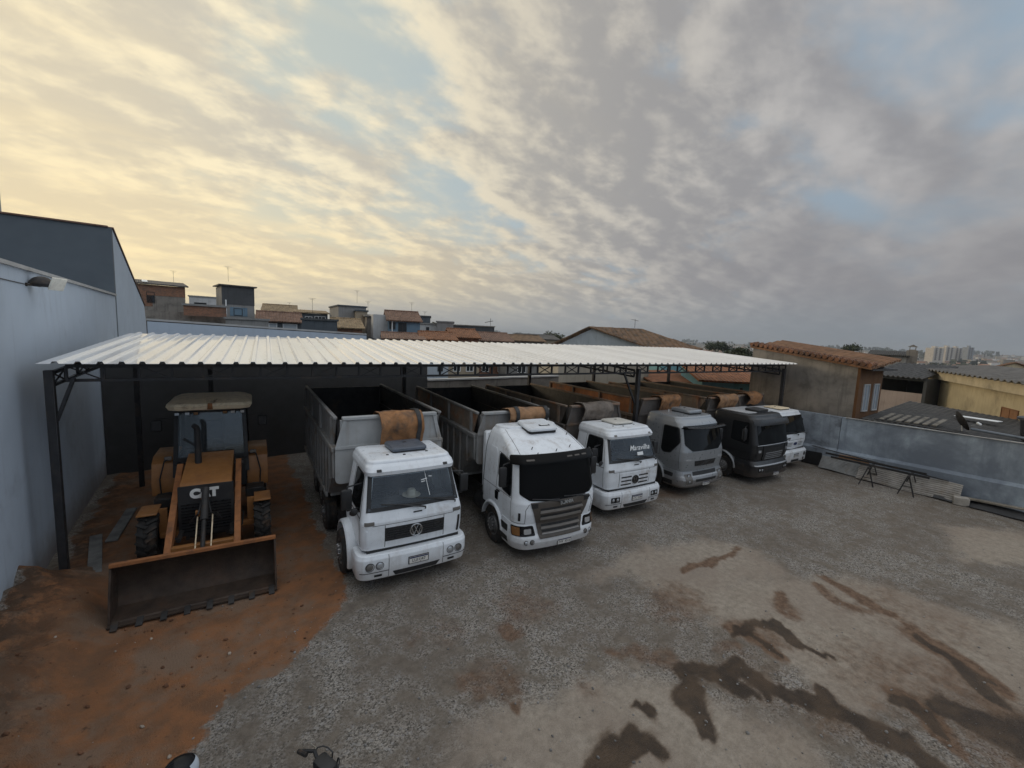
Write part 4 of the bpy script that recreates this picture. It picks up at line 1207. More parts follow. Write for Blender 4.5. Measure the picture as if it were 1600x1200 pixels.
# ------------------------------------------------------------------ the six trucks
def vw(label, x, y, rot, old, hatch_m):
    T = truck_root(label, x, y, rot); W_ = Mt['white'] if old else Mt['white2']
    sf = Surf([(.96, 1.12, .08, 1.78, .15), (1.2, 1.14, .05, 1.8, .16), (1.55, 1.14, .045, 1.8, .16), (1.72, 1.11, .10, 1.8, .15), (2.52, .97, .36, 1.8, .14), (2.6, .955, .385, 1.79, .14)], .05, .07)
    F = sf.F
    wsp = [(-1.0, 1.80), (1.0, 1.80), (.90, 2.5), (-.90, 2.5)]
    swp = [(.42, 1.72), (1.22, 1.72), (1.22, 2.46), (.56, 2.46)]
    hole = [(-.95, 1.85), (.95, 1.85), (.86, 2.45), (-.86, 2.45)]
    mb = MB(); sf.mesh(mb, .96, 2.6, .04, .02, .0, holes=[('F', hole)], fine=22); cab = mb.build('cab', W_, T)
    interior(T, sf, 1.92, 1.74, 1.0)
    fr = MB()
    # rubber surround as four strips
    def strip(a, b, w): return None
    out = [(-1.035, 1.765), (1.035, 1.765), (.935, 2.535), (-.935, 2.535)]
    for q in ([(-1.035, 1.765), (1.035, 1.765), (1.02, 1.845), (-1.02, 1.845)], [(-.95, 2.455), (.95, 2.455), (.935, 2.535), (-.935, 2.535)]): patch(fr, F, q, .012, .03)
    for sg in (-1, 1): patch(fr, F, [(sg * 1.02, 1.845), (sg * .935, 1.845), (sg * .86, 2.456), (sg * .95, 2.456)], .012, .03, ns=3)
    fo = fr.build('windscreen_seal', Mt['black'], cab)
    ws = part_patch('windscreen', F, wsp, Mt['glassc'], cab, .008, .006, .04, zs=.1)
    for sg in (-1, 1): side_window(cab, sf, sg, swp)
    # roof cap with visor lip
    rc = Surf([(2.5, .985, .24, 1.82, .16), (2.58, 1.0, .23, 1.82, .17), (2.66, .985, .29, 1.82, .18), (2.72, .95, .36, 1.8, .2)], .05, .09)
    mb = MB(); rc.mesh(mb, 2.5, 2.72, .03, .07, .035)
    roof = mb.build('roof_cap', W_, cab)
    for u in (-.74, .74): part_patch('marker_lamp', rc.F, [(u - .05, 2.58), (u + .05, 2.58), (u + .05, 2.625), (u - .05, 2.625)], Mt['lampdk'] if not old else Mt['black'], roof, .012, .02, .01)
    mb = MB()
    for xx, yy in ((-.45, .72), (-.1, .62), (.45, .7)): mb.box((xx, yy, 2.805), (.06, .05, .03), bev=.008)
    mb.split('roof_stud', Mt['black'], roof)
    hatch(roof, .08 if old else .1, 1.12, 2.80, .84, .74, .13 if old else .10, hatch_m)
    for a, b, c_, d_ in ((.10, 1.80, -.72, 1.90), (.82, 1.82, .05, 1.93)): wiper(cab, F, a, b, c_, d_)
    mb = MB(); seam(mb, F, [(-1.12, 1.49), (1.12, 1.49)]); seam(mb, F, [(-.66, 1.48), (-.66, .99)]); seam(mb, F, [(.66, 1.48), (.66, .99)])
    for sg in (-1, 1):
        fn = lambda y_, z_: sf.S(sg, y_, z_)
        seam(mb, fn, [(.3, 1.0), (.3, 1.7), (.5, 2.52)]); seam(mb, fn, [(1.32, 1.3), (1.32, 2.5)]); seam(mb, fn, [(.3, 1.62), (1.32, 1.62)], .02)
    mb.split('panel_gap', Mt['steel'], cab)
    mb = MB(); p = F(.05, 1.66); mb.box(p + V((0, -.012, 0)), (.2, .02, .03), bev=.008); mb.build('bonnet_handle', Mt['black'], cab)
    for sg in (-1, 1): part_patch('side_indicator', F, [(sg * .88, 1.51), (sg * 1.08, 1.51), (sg * 1.08, 1.585), (sg * .88, 1.585)], Mt['lampdk'], cab, .012, .02, .012)
    for sg in (-1, 1): part_patch('door_handle', lambda y_, z_: sf.S(sg, y_, z_), [(1.08, 1.54), (1.24, 1.54), (1.24, 1.58), (1.08, 1.58)], Mt['black'], cab, .025, .03)
    if old:
        gr = part_patch('grille', F, [(-.66, 1.12), (.66, 1.12), (.665, 1.415), (-.665, 1.415)], Mt['black'], cab, .01, .03, .01)
        mb = MB()
        for zz in (1.17, 1.22, 1.27, 1.32, 1.37): mb.tube([F(-.64 + .128 * i, zz) + V((0, -.014, 0)) for i in range(11)], .012, 6)
        mb.build('grille_bars', Mt['blackg'], gr)
        ez = 1.27
        for sg in (-1, 1): part_patch('corner_vent', F, [(sg * .98, 1.02), (sg * 1.03, 1.02), (sg * 1.06, 1.4), (sg * 1.01, 1.4)], Mt['black'] if sg > 0 else W_, cab, .014, .02, .02)
    else:
        gr = part_patch('grille', F, [(-.62, .98), (.62, .98), (.66, 1.44), (-.66, 1.44)], W_, cab, .012, .03, .03)
        mb = MB()
        for zz in (1.07, 1.19, 1.31):
            for sg in (-1, 1): patch(mb, F, [(sg * .16, zz - .022), (sg * .58, zz - .022), (sg * .585, zz + .022), (sg * .16, zz + .022)], .016, .02)
        mb.build('grille_slots', Mt['black'], gr)
        ez = 1.2
    # round maker's emblem: ring with a V over a W
    em = MB(); er = .13 if old else .125; c_ = F(0, ez) + V((0, -.028, 0))
    em.tube([c_ + V((er * cos(2 * pi * k / 28), 0, er * sin(2 * pi * k / 28))) for k in range(28)], .016, 8, closed=True)
    def st_(pts):
        for a, b in zip(pts, pts[1:]): em.tube([c_ + V((a[0] * er, -.004, a[1] * er)), c_ + V((b[0] * er, -.004, b[1] * er))], .011, 6)
    st_([(-.36, .85), (0, .1), (.36, .85)]); st_([(-.8, .5), (-.38, -.78), (0, .02), (.38, -.78), (.8, .5)])
    em.build('emblem', Mt['chrome'] if old else Mt['steel'], gr)
    if not old:
        mb = MB(); mb.lathe([(er, 0), (er, .01), (.001, .012)], 24, MX.Translation(c_ + V((0, .022, 0))) @ MX.Rotation(R_(90), 4, 'X')); mb.build('emblem_disc', Mt['lampdk'], gr)
    # bumper
    bs = Surf([(.30, 1.14, .06, .62, .2), (.36, 1.22, -.02, .62, .22), (.58, 1.25, -.06, .62, .22), (.80, 1.25, -.06, .62, .22), (.86, 1.23, -.03, .62, .22)], .07, .06)
    mb = MB(); bs.mesh(mb, .30, .86, .04, .025, .0, fine=12); bp = mb.build('bumper', W_, T)
    B = bs.F
    mb = MB(); mb.bx(-1.02, 1.05, .13, .5, .8, .955); mb.build('bumper_gap', Mt['black'], bp)
    part_patch('air_slot', B, [(-.46, .37), (.46, .37), (.55, .475), (-.52, .475)], Mt['black'], bp, .006, .03, .015)
    mb = MB(); seam(mb, B, [(-.6, .32), (-.6, .86)]); seam(mb, B, [(.62, .32), (.62, .86)]); seam(mb, B, [(-1.2, .52), (-.6, .52)], .02); seam(mb, B, [(.62, .52), (1.2, .52)], .02); mb.split('bumper_joint', Mt['steel'], bp)
    for sg in (-1, 1):
        if old:
            roundlamp(bp, B, sg * .99, .655, .078, 'headlight', 'lampdk'); roundlamp(bp, B, sg * .79, .66, .072, 'headlight', 'lamp')
        else:
            h_ = part_patch('headlight', B, [(sg * .68, .57), (sg * 1.02, .57), (sg * 1.02, .735), (sg * .68, .735)], Mt['blackg'], bp, .008, .03, .02)
            for k in (.76, .93): roundlamp(h_, B, sg * k, .652, .058, 'reflector', 'lamp')
        part_patch('fog_slot', B, [(sg * .74, .41), (sg * .9, .41), (sg * .9, .46), (sg * .74, .46)], Mt['black'], bp, .006, .02, .01)
    pp = B(.04, .64); plate(bp, pp.x, pp.y - .014, pp.z, 'LUI1J47' if old else 'LTC 2184')
    # mudguards, steps
    for sg in (-1, 1):
        arch('mudguard', T, sg * 1.31, sg * .9, 1.32, .52, .68, -14, 165, W_)
        mb = MB(); mb.bx(sg * .95, sg * 1.2, .56, .78, .32, .62, .03); mb.build('step', W_, T)
    lower_fill(T, .3, 1.75, .88, .55, .9, Mt['black'])
    mirror(T, -1.36, .5, 2.0, .44, .22); mirror(T, 1.33, .5, 2.0, .44, .22)
    mb = MB(); mb.lathe([(.001, 0), (.07, .01), (.085, .03), (.06, .05), (.001, .06)], 14, MX.Translation((-1.25, .33, 1.78)) @ MX.Rotation(R_(100), 4, 'X')); mb.tube([(-1.25, .34, 1.78), (-1.02, .4, 1.72)], .016); mb.build('blind_spot_mirror', Mt['black'], T)
    mb = MB(); mb.lathe([(.001, 0), (.1, .0), (.12, .02), (.12, .5), (.1, .52), (.001, .52)], 14, MX.Translation((-.75, 1.95, 1.5))); mb.build('air_filter', Mt['black'], T)
    return T, sf, cab


# --- first white truck
T1, sf1, cab1 = vw('white dump truck with a hat on its dashboard, parked beside the loader', 3.60, 8.42, -4.0, True, mat('grey_plastic_hatch', (.085, .1, .125), .4, var=.08))
wheel_set(T1, 1.32, (5.55, 6.85), .5, 1.21, 3.8); chassis(T1, 7.9)
d1 = dump(T1, 2.05, 8.3, 1.34, 2.72, 3.46, (Mt['bedgrey'], Mt['bedwhite'], Mt['bedgrey'], Mt['bedgrey']), inset=.02)
mb = MB(); mb.bx(-.90, -.66, 1.975, 1.999, 2.2, 2.36, .004); pl_ = mb.build('data_plate', mat('tan_plate', (.3, .26, .2), .5), d1)
mb = MB(); mb.bx(-.87, -.69, 1.965, 1.974, 2.24, 2.27); mb.bx(-.87, -.79, 1.965, 1.974, 2.29, 2.33); mb.build('plate_marks', Mt['ink'], pl_)
tarp(T1, 2.05, 3.46, .16, 1.05, Mt['tarp_o'], 'orange brown tarpaulin with black stains over the first dump box beside the loader', .36, .33, 2)
mb = MB(); mb.lathe([(.001, .15), (.07, .15), (.095, .12), (.1, .03), (.105, .012), (.17, .0), (.205, .02), (.2, .03), (.16, .012), (.1, .02)], 24)
h_ = mb.build('straw_hat', mat('straw', (.78, .72, .6), .85, var=.1)); tag(h_, 'pale straw hat on the dashboard behind the windscreen of the truck nearest the loader', 'hat')
h_.matrix_world = T1.matrix_basis @ MX.Translation((.02, .45, 1.895))
mb = MB()
for a, b in (((.35, 1.95), (.27, 2.46)), ((.18, 2.28), (.32, 2.3)), ((.36, 2.34), (.44, 2.33)), ((.18, 2.24), (.27, 2.25))): patch(mb, sf1.F, [(a[0] - .004, a[1] - .006), (a[0] + .008, a[1] - .006), (b[0] + .008, b[1] + .006), (b[0] - .004, b[1] + .006)] if abs(a[1] - b[1]) > .1 else [(a[0], a[1] - .008), (b[0], b[1] - .008), (b[0], b[1] + .008), (a[0], a[1] + .008)], .012, .003, ns=2)
mb.build('windscreen_mark', Mt['stick'], cab1)  # thin white lines across the glass

# --- second truck: tall white cab with a dark wrapped screen
T2 = truck_root('tall white dump truck with black screen visor and grey brown grille', 7.22, 7.72, -6.5)
W_ = Mt['white']
s2 = Surf([(.98, 1.22, .09, 2.2, .34), (1.25, 1.24, .03, 2.22, .36), (1.5, 1.24, .03, 2.22, .36), (1.6, 1.23, .06, 2.22, .36), (2.45, 1.17, .25, 2.22, .32), (2.58, 1.15, .34, 2.22, .32), (2.68, 1.12, .52, 2.22, .32), (2.8, 1.08, .78, 2.22, .34), (2.92, 1.03, 1.08, 2.22, .36), (3.0, .97, 1.36, 2.21, .36), (3.05, .92, 1.6, 2.2, .28)], .12, .1)
F2 = s2.F
mb = MB(); s2.mesh(mb, .98, 3.05, .045, .05, .02, fine=14); cab2 = mb.build('cab', W_, T2, ang=50)
ws = part_patch('windscreen', F2, [(-1.16, 1.74), (-.9, 1.58), (-.4, 1.525), (.4, 1.525), (.9, 1.58), (1.16, 1.74), (1.1, 2.5), (-1.1, 2.5)], Mt['film'], cab2, .012, .03, .05, ns=24)
vz = part_patch('sun_visor', F2, [(-1.28, 2.44), (1.28, 2.44), (1.26, 2.585), (-1.26, 2.585)], Mt['film'], cab2, .12, .025, .03, ns=26)
mb = MB()
for u in (-1.05, 1.05): a = F2(u, 2.5); mb.tube([a, a + V((0, -.11, .0))], .02)
mb.split('visor_bracket', Mt['black'], vz)
part_patch('visor_lettering', F2, [(-.94, 2.48), (-.74, 2.48), (-.74, 2.515), (-.94, 2.515)], Mt['grille_gb'], vz, .126, .004)
for u in (.28, .52, .76): part_patch('visor_lettering', F2, [(u - .08, 2.5), (u + .08, 2.5), (u + .08, 2.53), (u - .08, 2.53)], Mt['grille_gb'], vz, .126, .004)
for sg in (-1, 1):
    sw = side_window(cab2, s2, sg, [(.52, 1.62), (1.0, 1.68), (1.0, 1.92), (1.25, 1.96), (1.25, 2.52), (.62, 2.42)])
    fn = lambda y_, z_: s2.S(sg, y_, z_)
    part_patch('side_recess', fn, [(1.42, 1.95), (1.95, 1.95), (1.95, 2.6), (1.42, 2.6)], W_, cab2, .012, .02, .14)
    part_patch('door_handle', fn, [(1.1, 1.52), (1.26, 1.52), (1.26, 1.56), (1.1, 1.56)], Mt['black'], cab2, .025, .03)
    part_patch('lower_side_window', fn, [(1.18, 1.28), (1.34, 1.28), (1.36, 1.5), (1.16, 1.5)], Mt['glass'], cab2, .01, .02, .02)
mb = MB(); seam(mb, F2, [(-1.0, 2.6), (-.98, 2.7), (-.93, 2.95), (-.86, 3.04)]); seam(mb, F2, [(.86, 3.04), (.93, 2.95), (1.0, 2.6)])
for sg in (-1, 1):
    fn = lambda y_, z_: s2.S(sg, y_, z_)
    seam(mb, fn, [(.5, 1.0), (.46, 1.6), (.62, 2.5)]); seam(mb, fn, [(1.32, 1.2), (1.32, 2.55), (.75, 2.5)])
    seam(mb, fn, [(.5, 1.58), (2.1, 1.58)]); seam(mb, fn, [(2.1, 1.1), (2.12, 2.95)], .02)
mb.split('panel_gap', Mt['steel'], cab2)
gr = part_patch('grille', F2, [(-.70, .985), (.70, .985), (.9, 1.535), (-.9, 1.535)], Mt['grille_gb'], cab2, .03, .05, .03)
b2 = Surf([(.26, 1.12, .16, 1.0, .4), (.32, 1.2, .05, 1.0, .42), (.5, 1.25, -.01, 1.0, .42), (.62, 1.25, .0, 1.0, .4), (.72, 1.25, .05, 1.0, .38), (.98, 1.24, .085, 1.0, .36)], .14, .08)
mb = MB(); b2.mesh(mb, .26, .975, .04, .0, .0, fine=12); bp = mb.build('bumper', W_, T2); B2 = b2.F
gl2 = part_patch('lower_grille', B2, [(-.62, .60), (.62, .60), (.70, .972), (-.70, .972)], Mt['grille_gb'], bp, .03, .05, .02)
for k, (zz, fn_, par, hw_) in enumerate(((1.33, F2, gr, .62), (1.16, F2, gr, .6), (.9, B2, gl2, .56), (.75, B2, gl2, .54))):
    part_patch('grille_slot', fn_, [(-hw_, zz - .055), (hw_, zz - .055), (hw_ + .02, zz + .05), (-hw_ - .02, zz + .05)], Mt['black'], par, .034, .02)
    part_patch('grille_slat', fn_, [(-hw_ - .03, zz - .065), (hw_ + .03, zz - .065), (hw_ + .01, zz - .01), (-hw_ - .01, zz - .01)], Mt['slat'], par, .07, .04, .01)
for sg in (-1, 1):
    part_patch('grille_corner_slot', F2, [(sg * .70, 1.40), (sg * .86, 1.40), (sg * .89, 1.51), (sg * .70, 1.51)], Mt['black'], gr, .034, .02)
    part_patch('corner_slot', F2, [(sg * 1.12, 1.07), (sg * 1.18, 1.07), (sg * 1.2, 1.28), (sg * 1.14, 1.28)], Mt['black'], cab2, .01, .02, .01)
    h_ = part_patch('headlight', B2, [(sg * .72, .68), (sg * 1.36, .68), (sg * 1.38, .93), (sg * .78, .93)], Mt['blackg'], bp, .012, .03, .04, ns=18)
    part_patch('reflector', B2, [(sg * .83, .73), (sg * 1.02, .73), (sg * 1.02, .86), (sg * .83, .86)], Mt['lamp'], h_, .018, .01, .03)
    part_patch('indicator', B2, [(sg * 1.12, .70), (sg * 1.33, .70), (sg * 1.34, .90), (sg * 1.12, .90)], Mt['amber'], h_, .018, .01, .02)
    roundlamp(bp, B2, sg * .82, .53, .055, 'fog_lamp', 'lampdk'); roundlamp(bp, B2, sg * .98, .53, .05, 'fog_lamp', 'lamp')
    fn = lambda y_, z_: b2.S(sg, y_, z_)
    for z0_, z1_ in ((.40, .55), (.68, .85)): part_patch('step', fn, [(.58, z0_), (.95, z0_), (.95, z1_), (.58, z1_)], Mt['steel'], bp, .008, .03, .02)
    arch('mudguard', T2, sg * 1.28, sg * .85, 1.48, .53, .62, 5, 172, W_)
    mb = MB(); seam(mb, F2, [(sg * .93, 1.5), (sg * 1.02, 1.35), (sg * 1.0, 1.0), (sg * 1.4, 1.0)]); mb.split('panel_gap', Mt['steel'], cab2)
M_ = MX.Translation(F2(.12, 1.465) + V((0, -.045, 0))) @ MX.Rotation(R_(4), 4, 'Z') @ MX.Rotation(R_(90), 4, 'X')
text_obj('grille_lettering', 'SCANIA', .12, Mt['bedwhite'], gr, M_, .012, bold=.001)
pp = B2(.12, .42); plate(bp, pp.x, pp.y - .012, pp.z, 'FVK 3016', .4, .13)
lower_fill(T2, .5, 2.1, .86, .5, 1.0, Mt['black'])
hatch(cab2, .1, 1.55, 3.045, .92, .76, .13, Mt['white2'], tilt=R_(9), slot=True)
mb = MB()
for u, z_ in ((-.6, 2.72), (.05, 2.66), (.55, 2.7), (-.55, 2.62), (.8, 2.9)): p = F2(u, z_); mb.tube([p, p + V((0, -.02, .04)), p + V((0, -.04, .07))], .012, 6)
mb.split('roof_stud', Mt['black'], cab2)
mirror(T2, -1.42, .62, 2.1, .5, .2, root=-1.15); mirror(T2, 1.42, .62, 2.1, .5, .2, root=1.15)
for a in ((.75, 1.56, .05, 1.6), (-.1, 1.55, -.85, 1.62)): wiper(cab2, F2, *a)
wheel_set(T2, 1.48, (5.9, 7.2), .52, 1.08); chassis(T2, 8.4)
d2 = dump(T2, 2.62, 8.8, 1.27, 2.72, 3.36, (Mt['bedgrey'], Mt['bedgrey'], Mt['board'] if False else Mt['bedbrown'], Mt['bedgrey']))
mb = MB(); mb.bx(-1.1, -.72, 2.28, 2.52, 1.2, 2.86, .05); mb.bx(.72, 1.1, 2.28, 2.52, 1.2, 2.86, .05); mb.split('cab_fairing', W_, T2)
tarp(T2, 2.62, 3.36, .30, 1.3, Mt['tarp_t'], 'tan and orange tarpaulin behind the tall white cab with the black visor', .2, .2, 5, .1)

# --- third truck: white, slatted grille, written windscreen
T3, sf3, cab3 = vw('white dump truck with white writing on its windscreen and slatted grille', 11.0, 8.45, -5.0, False, mat('cream_plastic_hatch', (.55, .53, .48), .5, var=.06))
wheel_set(T3, 1.32, (5.6, 6.9), .5, 1.16); chassis(T3, 8.0)
dump(T3, 2.15, 8.3, 1.27, 2.62, 3.28, (Mt['beddark'], Mt['beddark'], Mt['beddark'], Mt['bedbrown']), posts=3)
tarp(T3, 2.15, 3.28, -.1, 1.3, Mt['tarp_g'], 'grey brown tarpaulin sagging behind the white truck with windscreen writing', .3, .22, 8)
p = sf3.F(.28, 2.16); n_ = V((0, -1, .28)).normalized()
Mw = MX.Translation(p + V((0, -.03, .0))) @ MX.Rotation(R_(72), 4, 'X')
text_obj('windscreen_writing', 'Maravilha', .23, Mt['stick'], cab3, Mw, .002, shear=.35, bold=.002)
part_patch('paper_notice', sf3.F, [(.16, 1.92), (.42, 1.92), (.42, 2.02), (.16, 2.02)], Mt['stick'], cab3, .014, .003)

# --- fourth truck: silver
def plain_cab(T, P, rows, bulge, m, ws_poly, sw_poly, ztop, top, rb=.1):
    sf = Surf(rows, bulge, rb); mb = MB(); sf.mesh(mb, rows[0][0], ztop, .05, top, .04, fine=12); cab = mb.build('cab', m, T, ang=50)
    part_patch('windscreen', sf.F, ws_poly, Mt['glass'], cab, .01, .03, .06, ns=22)
    for sg in (-1, 1): side_window(cab, sf, sg, sw_poly)
    return sf, cab


T4 = truck_root('silver dump truck with a black visor between the written white truck and the graphite truck', 14.98, 8.4, -5.0)
S_ = Mt['silver']
s4, cab4 = plain_cab(T4, None, [(.92, 1.16, .12, 2.05, .24), (1.3, 1.2, .06, 2.06, .26), (1.62, 1.2, .06, 2.06, .26), (2.5, 1.12, .28, 2.06, .24), (2.66, 1.08, .38, 2.06, .24), (2.76, 1.03, .52, 2.05, .26)], .09, S_,
    [(-1.06, 1.9), (-.74, 1.66), (.74, 1.66), (1.06, 1.9), (1.02, 2.56), (-1.02, 2.56)], [(.36, 1.95), (.72, 1.55), (1.0, 1.5), (1.12, 1.62), (1.12, 2.48), (.5, 2.48)], 2.76, .09)
F4 = s4.F
mb = MB(); rows = []
for k in range(7):
    q = k / 6
    rows.append([F4(-1.1 + 2.2 * i / 18, 2.5) + V((0, -.02 - .30 * q, .10 * sin(q * pi * .75) - .02 - .05 * q + .04 * abs(i - 9) / 9 * q)) for i in range(19)])
mb.sheet(rows, (0, 0, -.018)); mb.build('sun_visor', Mt['blackg'], cab4)
gr = part_patch('grille', F4, [(-.55, 1.1), (.55, 1.1), (.6, 1.3), (-.6, 1.3)], Mt['black'], cab4, .01, .03, .02)
mb = MB(); patch(mb, F4, [(-.54, 1.19), (.54, 1.19), (.54, 1.215), (-.54, 1.215)], .016, .01); mb.tube([F4(-.3, 1.12) + V((0, -.02, 0)), F4(.3, 1.29) + V((0, -.02, 0))], .014, 6); mb.lathe([(.07, 0), (.07, .02), (.001, .024)], 18, MX.Translation(F4(0, 1.2) + V((0, -.008, 0))) @ MX.Rotation(R_(90), 4, 'X')); mb.build('grille_bars', Mt['steel'], gr)
for sg in (-1, 1): part_patch('side_indicator', F4, [(sg * .74, 1.33), (sg * 1.05, 1.33), (sg * 1.05, 1.38), (sg * .74, 1.38)], Mt['lamp'], cab4, .01, .02, .01)
b4 = Surf([(.30, 1.14, .1, 1.0, .3), (.40, 1.22, 0, 1.0, .3), (.62, 1.24, -.04, 1.0, .3), (.72, 1.23, .0, 1.0, .3), (.76, 1.22, .04, 1.0, .28), (.95, 1.2, .1, 1.0, .26)], .09, .08)
mb = MB(); b4.mesh(mb, .30, .915, .04, 0, 0, fine=12); bp = mb.build('bumper', S_, T4); B4 = b4.F
part_patch('air_slot', B4, [(-.55, .54), (.55, .54), (.58, .64), (-.58, .64)], Mt['black'], bp, .006, .03, .02)
part_patch('upper_slot', B4, [(-.66, .76), (.66, .76), (.66, .9), (-.66, .9)], Mt['black'], bp, .006, .03, .02)
for sg in (-1, 1):
    h_ = part_patch('headlight', B4, [(sg * .72, .48), (sg * 1.04, .48), (sg * 1.06, .84), (sg * .74, .84)], Mt['lampdk'], bp, .01, .03, .04)
    for zz, r_ in ((.75, .07), (.58, .055)): roundlamp(h_, B4, sg * .88, zz, r_, 'reflector', 'lamp')
    fn = lambda y_, z_: b4.S(sg, y_, z_)
    for z0_, z1_ in ((.38, .54), (.68, .82)): part_patch('step', fn, [(.5, z0_), (.95, z0_), (.95, z1_), (.5, z1_)], Mt['black'], bp, .008, .03, .02)
    arch('mudguard', T4, sg * 1.27, sg * .85, 1.5, .53, .64, 2, 172, S_)
pp = B4(.02, .43); plate(bp, pp.x, pp.y - .012, pp.z, 'EGK 4720', .38, .12)
mb = MB()
for sg in (-1, 1):
    fn = lambda y_, z_: s4.S(sg, y_, z_)
    seam(mb, fn, [(.32, 1.0), (.32, 1.9), (.5, 2.5)]); seam(mb, fn, [(1.2, 1.1), (1.2, 2.52)]); seam(mb, fn, [(1.2, 1.35), (2.0, 1.35)])
mb.split('panel_gap', Mt['steel'], cab4)
lower_fill(T4, .5, 2.0, .86, .5, .95, Mt['black'])
hatch(cab4, .15, 1.2, 2.86, .78, .9, .17, 'silver', name='roof_pod')
mirror(T4, 1.4, .5, 2.05, .48, .2, root=1.1); mb = MB(); mb.tube([(-.5, 1.5, 2.88), (-.5, 1.5, 2.98)], .015); mb.split('roof_stud', Mt['stick'], cab4)
wheel_set(T4, 1.5, (5.9, 7.2), .52, 1.08); chassis(T4, 8.3)
dump(T4, 2.35, 8.5, 1.27, 2.64, 3.3, (Mt['bedbrown'], Mt['beddark'], Mt['board'], Mt['bedbrown']), posts=3)
tarp(T4, 2.35, 3.3, .25, 1.1, Mt['tarp_o'], 'plain orange tarpaulin hanging behind the silver cab', .38, .18, 12)

# --- fifth truck: graphite
T5 = truck_root('graphite dump truck with dark visor standing between the silver truck and the last white truck', 18.88, 7.75, -4.5)
K_ = Mt['graph']
s5, cab5 = plain_cab(T5, None, [(.98, 1.17, .12, 2.1, .2), (1.3, 1.22, .05, 2.12, .2), (1.64, 1.22, .05, 2.12, .2), (2.5, 1.15, .22, 2.12, .2), (2.62, 1.13, .28, 2.12, .2), (2.72, 1.1, .38, 2.12, .22)], .07, K_,
    [(-1.06, 1.66), (1.06, 1.66), (1.03, 2.46), (-1.03, 2.46)], [(.42, 1.62), (1.2, 1.72), (1.2, 2.5), (.5, 2.5)], 2.72, .08)
F5 = s5.F
part_patch('sun_visor', F5, [(-1.16, 2.4), (1.16, 2.4), (1.14, 2.6), (-1.14, 2.6)], K_, cab5, .15, .03, .04, ns=24)
mb = MB(); mb.bx(-.9, .9, .75, 2.0, 2.805, 2.84, .015); mb.build('roof_reflection', mat('sky_reflection_roof', (.4, .41, .42), .4, var=.1), cab5)  # pale slab added on the dark roof: the sky's reflection put into colour
hatch(cab5, .12, 1.0, 2.845, .8, .62, .1, 'black')
gr = part_patch('grille', F5, [(-.72, 1.0), (.72, 1.0), (.76, 1.58), (-.76, 1.58)], K_, cab5, .03, .05, .03)
for zz in (1.05, 1.13, 1.21, 1.29):
    part_patch('grille_slat', F5, [(-.6, zz), (.6, zz), (.6, zz + .03), (-.6, zz + .03)], Mt['silver'], gr, .045, .02); part_patch('grille_slot', F5, [(-.6, zz + .031), (.6, zz + .031), (.6, zz + .075), (-.6, zz + .075)], Mt['black'], gr, .034, .02)
mb = MB(); seam(mb, F5, [(-1.1, 1.62), (1.1, 1.62)], .035); mb.build('bright_strip', Mt['silver'], cab5)
for sg in (-1, 1):
    part_patch('corner_panel', F5, [(sg * .82, 1.06), (sg * 1.12, 1.06), (sg * 1.12, 1.6), (sg * .82, 1.6)], K_, cab5, .022, .03, .03)
    part_patch('side_indicator', F5, [(sg * .9, 1.34), (sg * 1.06, 1.34), (sg * 1.06, 1.44), (sg * .9, 1.44)], Mt['lamp'], cab5, .03, .02, .01)
b5 = Surf([(.28, 1.12, .1, 1.0, .24), (.36, 1.22, -.02, 1.0, .24), (.78, 1.24, -.04, 1.0, .24), (.84, 1.23, .02, 1.0, .24), (.97, 1.2, .1, 1.0, .22)], .08, .08)
mb = MB(); b5.mesh(mb, .28, .965, .04, 0, 0, fine=12); bp = mb.build('bumper', K_, T5); B5 = b5.F
part_patch('air_slot', B5, [(-.6, .5), (.6, .5), (.6, .66), (-.6, .66)], Mt['black'], bp, .006, .03, .02)
part_patch('bright_lip', B5, [(-1.2, .79), (1.2, .79), (1.2, .825), (-1.2, .825)], Mt['silver'], bp, .012, .03, .01, ns=20)
for sg in (-1, 1):
    h_ = part_patch('headlight', B5, [(sg * .72, .55), (sg * 1.04, .55), (sg * 1.04, .74), (sg * .72, .74)], Mt['blackg'], bp, .01, .03, .02)
    for k in (.8, .95): roundlamp(h_, B5, sg * k, .645, .062, 'reflector', 'lamp')
    fn = lambda y_, z_: b5.S(sg, y_, z_)
    for z0_, z1_ in ((.36, .52), (.66, .82)): part_patch('step', fn, [(.5, z0_), (.95, z0_), (.95, z1_), (.5, z1_)], Mt['steel'], bp, .008, .03, .02)
    arch('mudguard', T5, sg * 1.28, sg * .85, 1.52, .53, .64, 0, 172, Mt['silver'])
pp = B5(.2, .4); plate(bp, pp.x, pp.y - .012, pp.z, 'DTB 9152', .38, .12)
lower_fill(T5, .5, 2.0, .86, .5, 1.0, Mt['black'])
mirror(T5, 1.42, .5, 2.05, .48, .2, root=1.12); mirror(T5, -1.42, .5, 2.05, .48, .2, root=-1.12)
wheel_set(T5, 1.52, (6.0, 7.3), .52, 1.08); chassis(T5, 8.4)
dump(T5, 2.45, 8.6, 1.27, 2.68, 3.26, (Mt['bedbrown'], Mt['beddark'], Mt['bedbrown'], Mt['bedbrown']), posts=3)
tarp(T5, 2.45, 3.26, -.15, 1.25, Mt['tarp_t'], 'brown tarpaulin rolled on the dump box behind the graphite cab', .3, .2, 17)

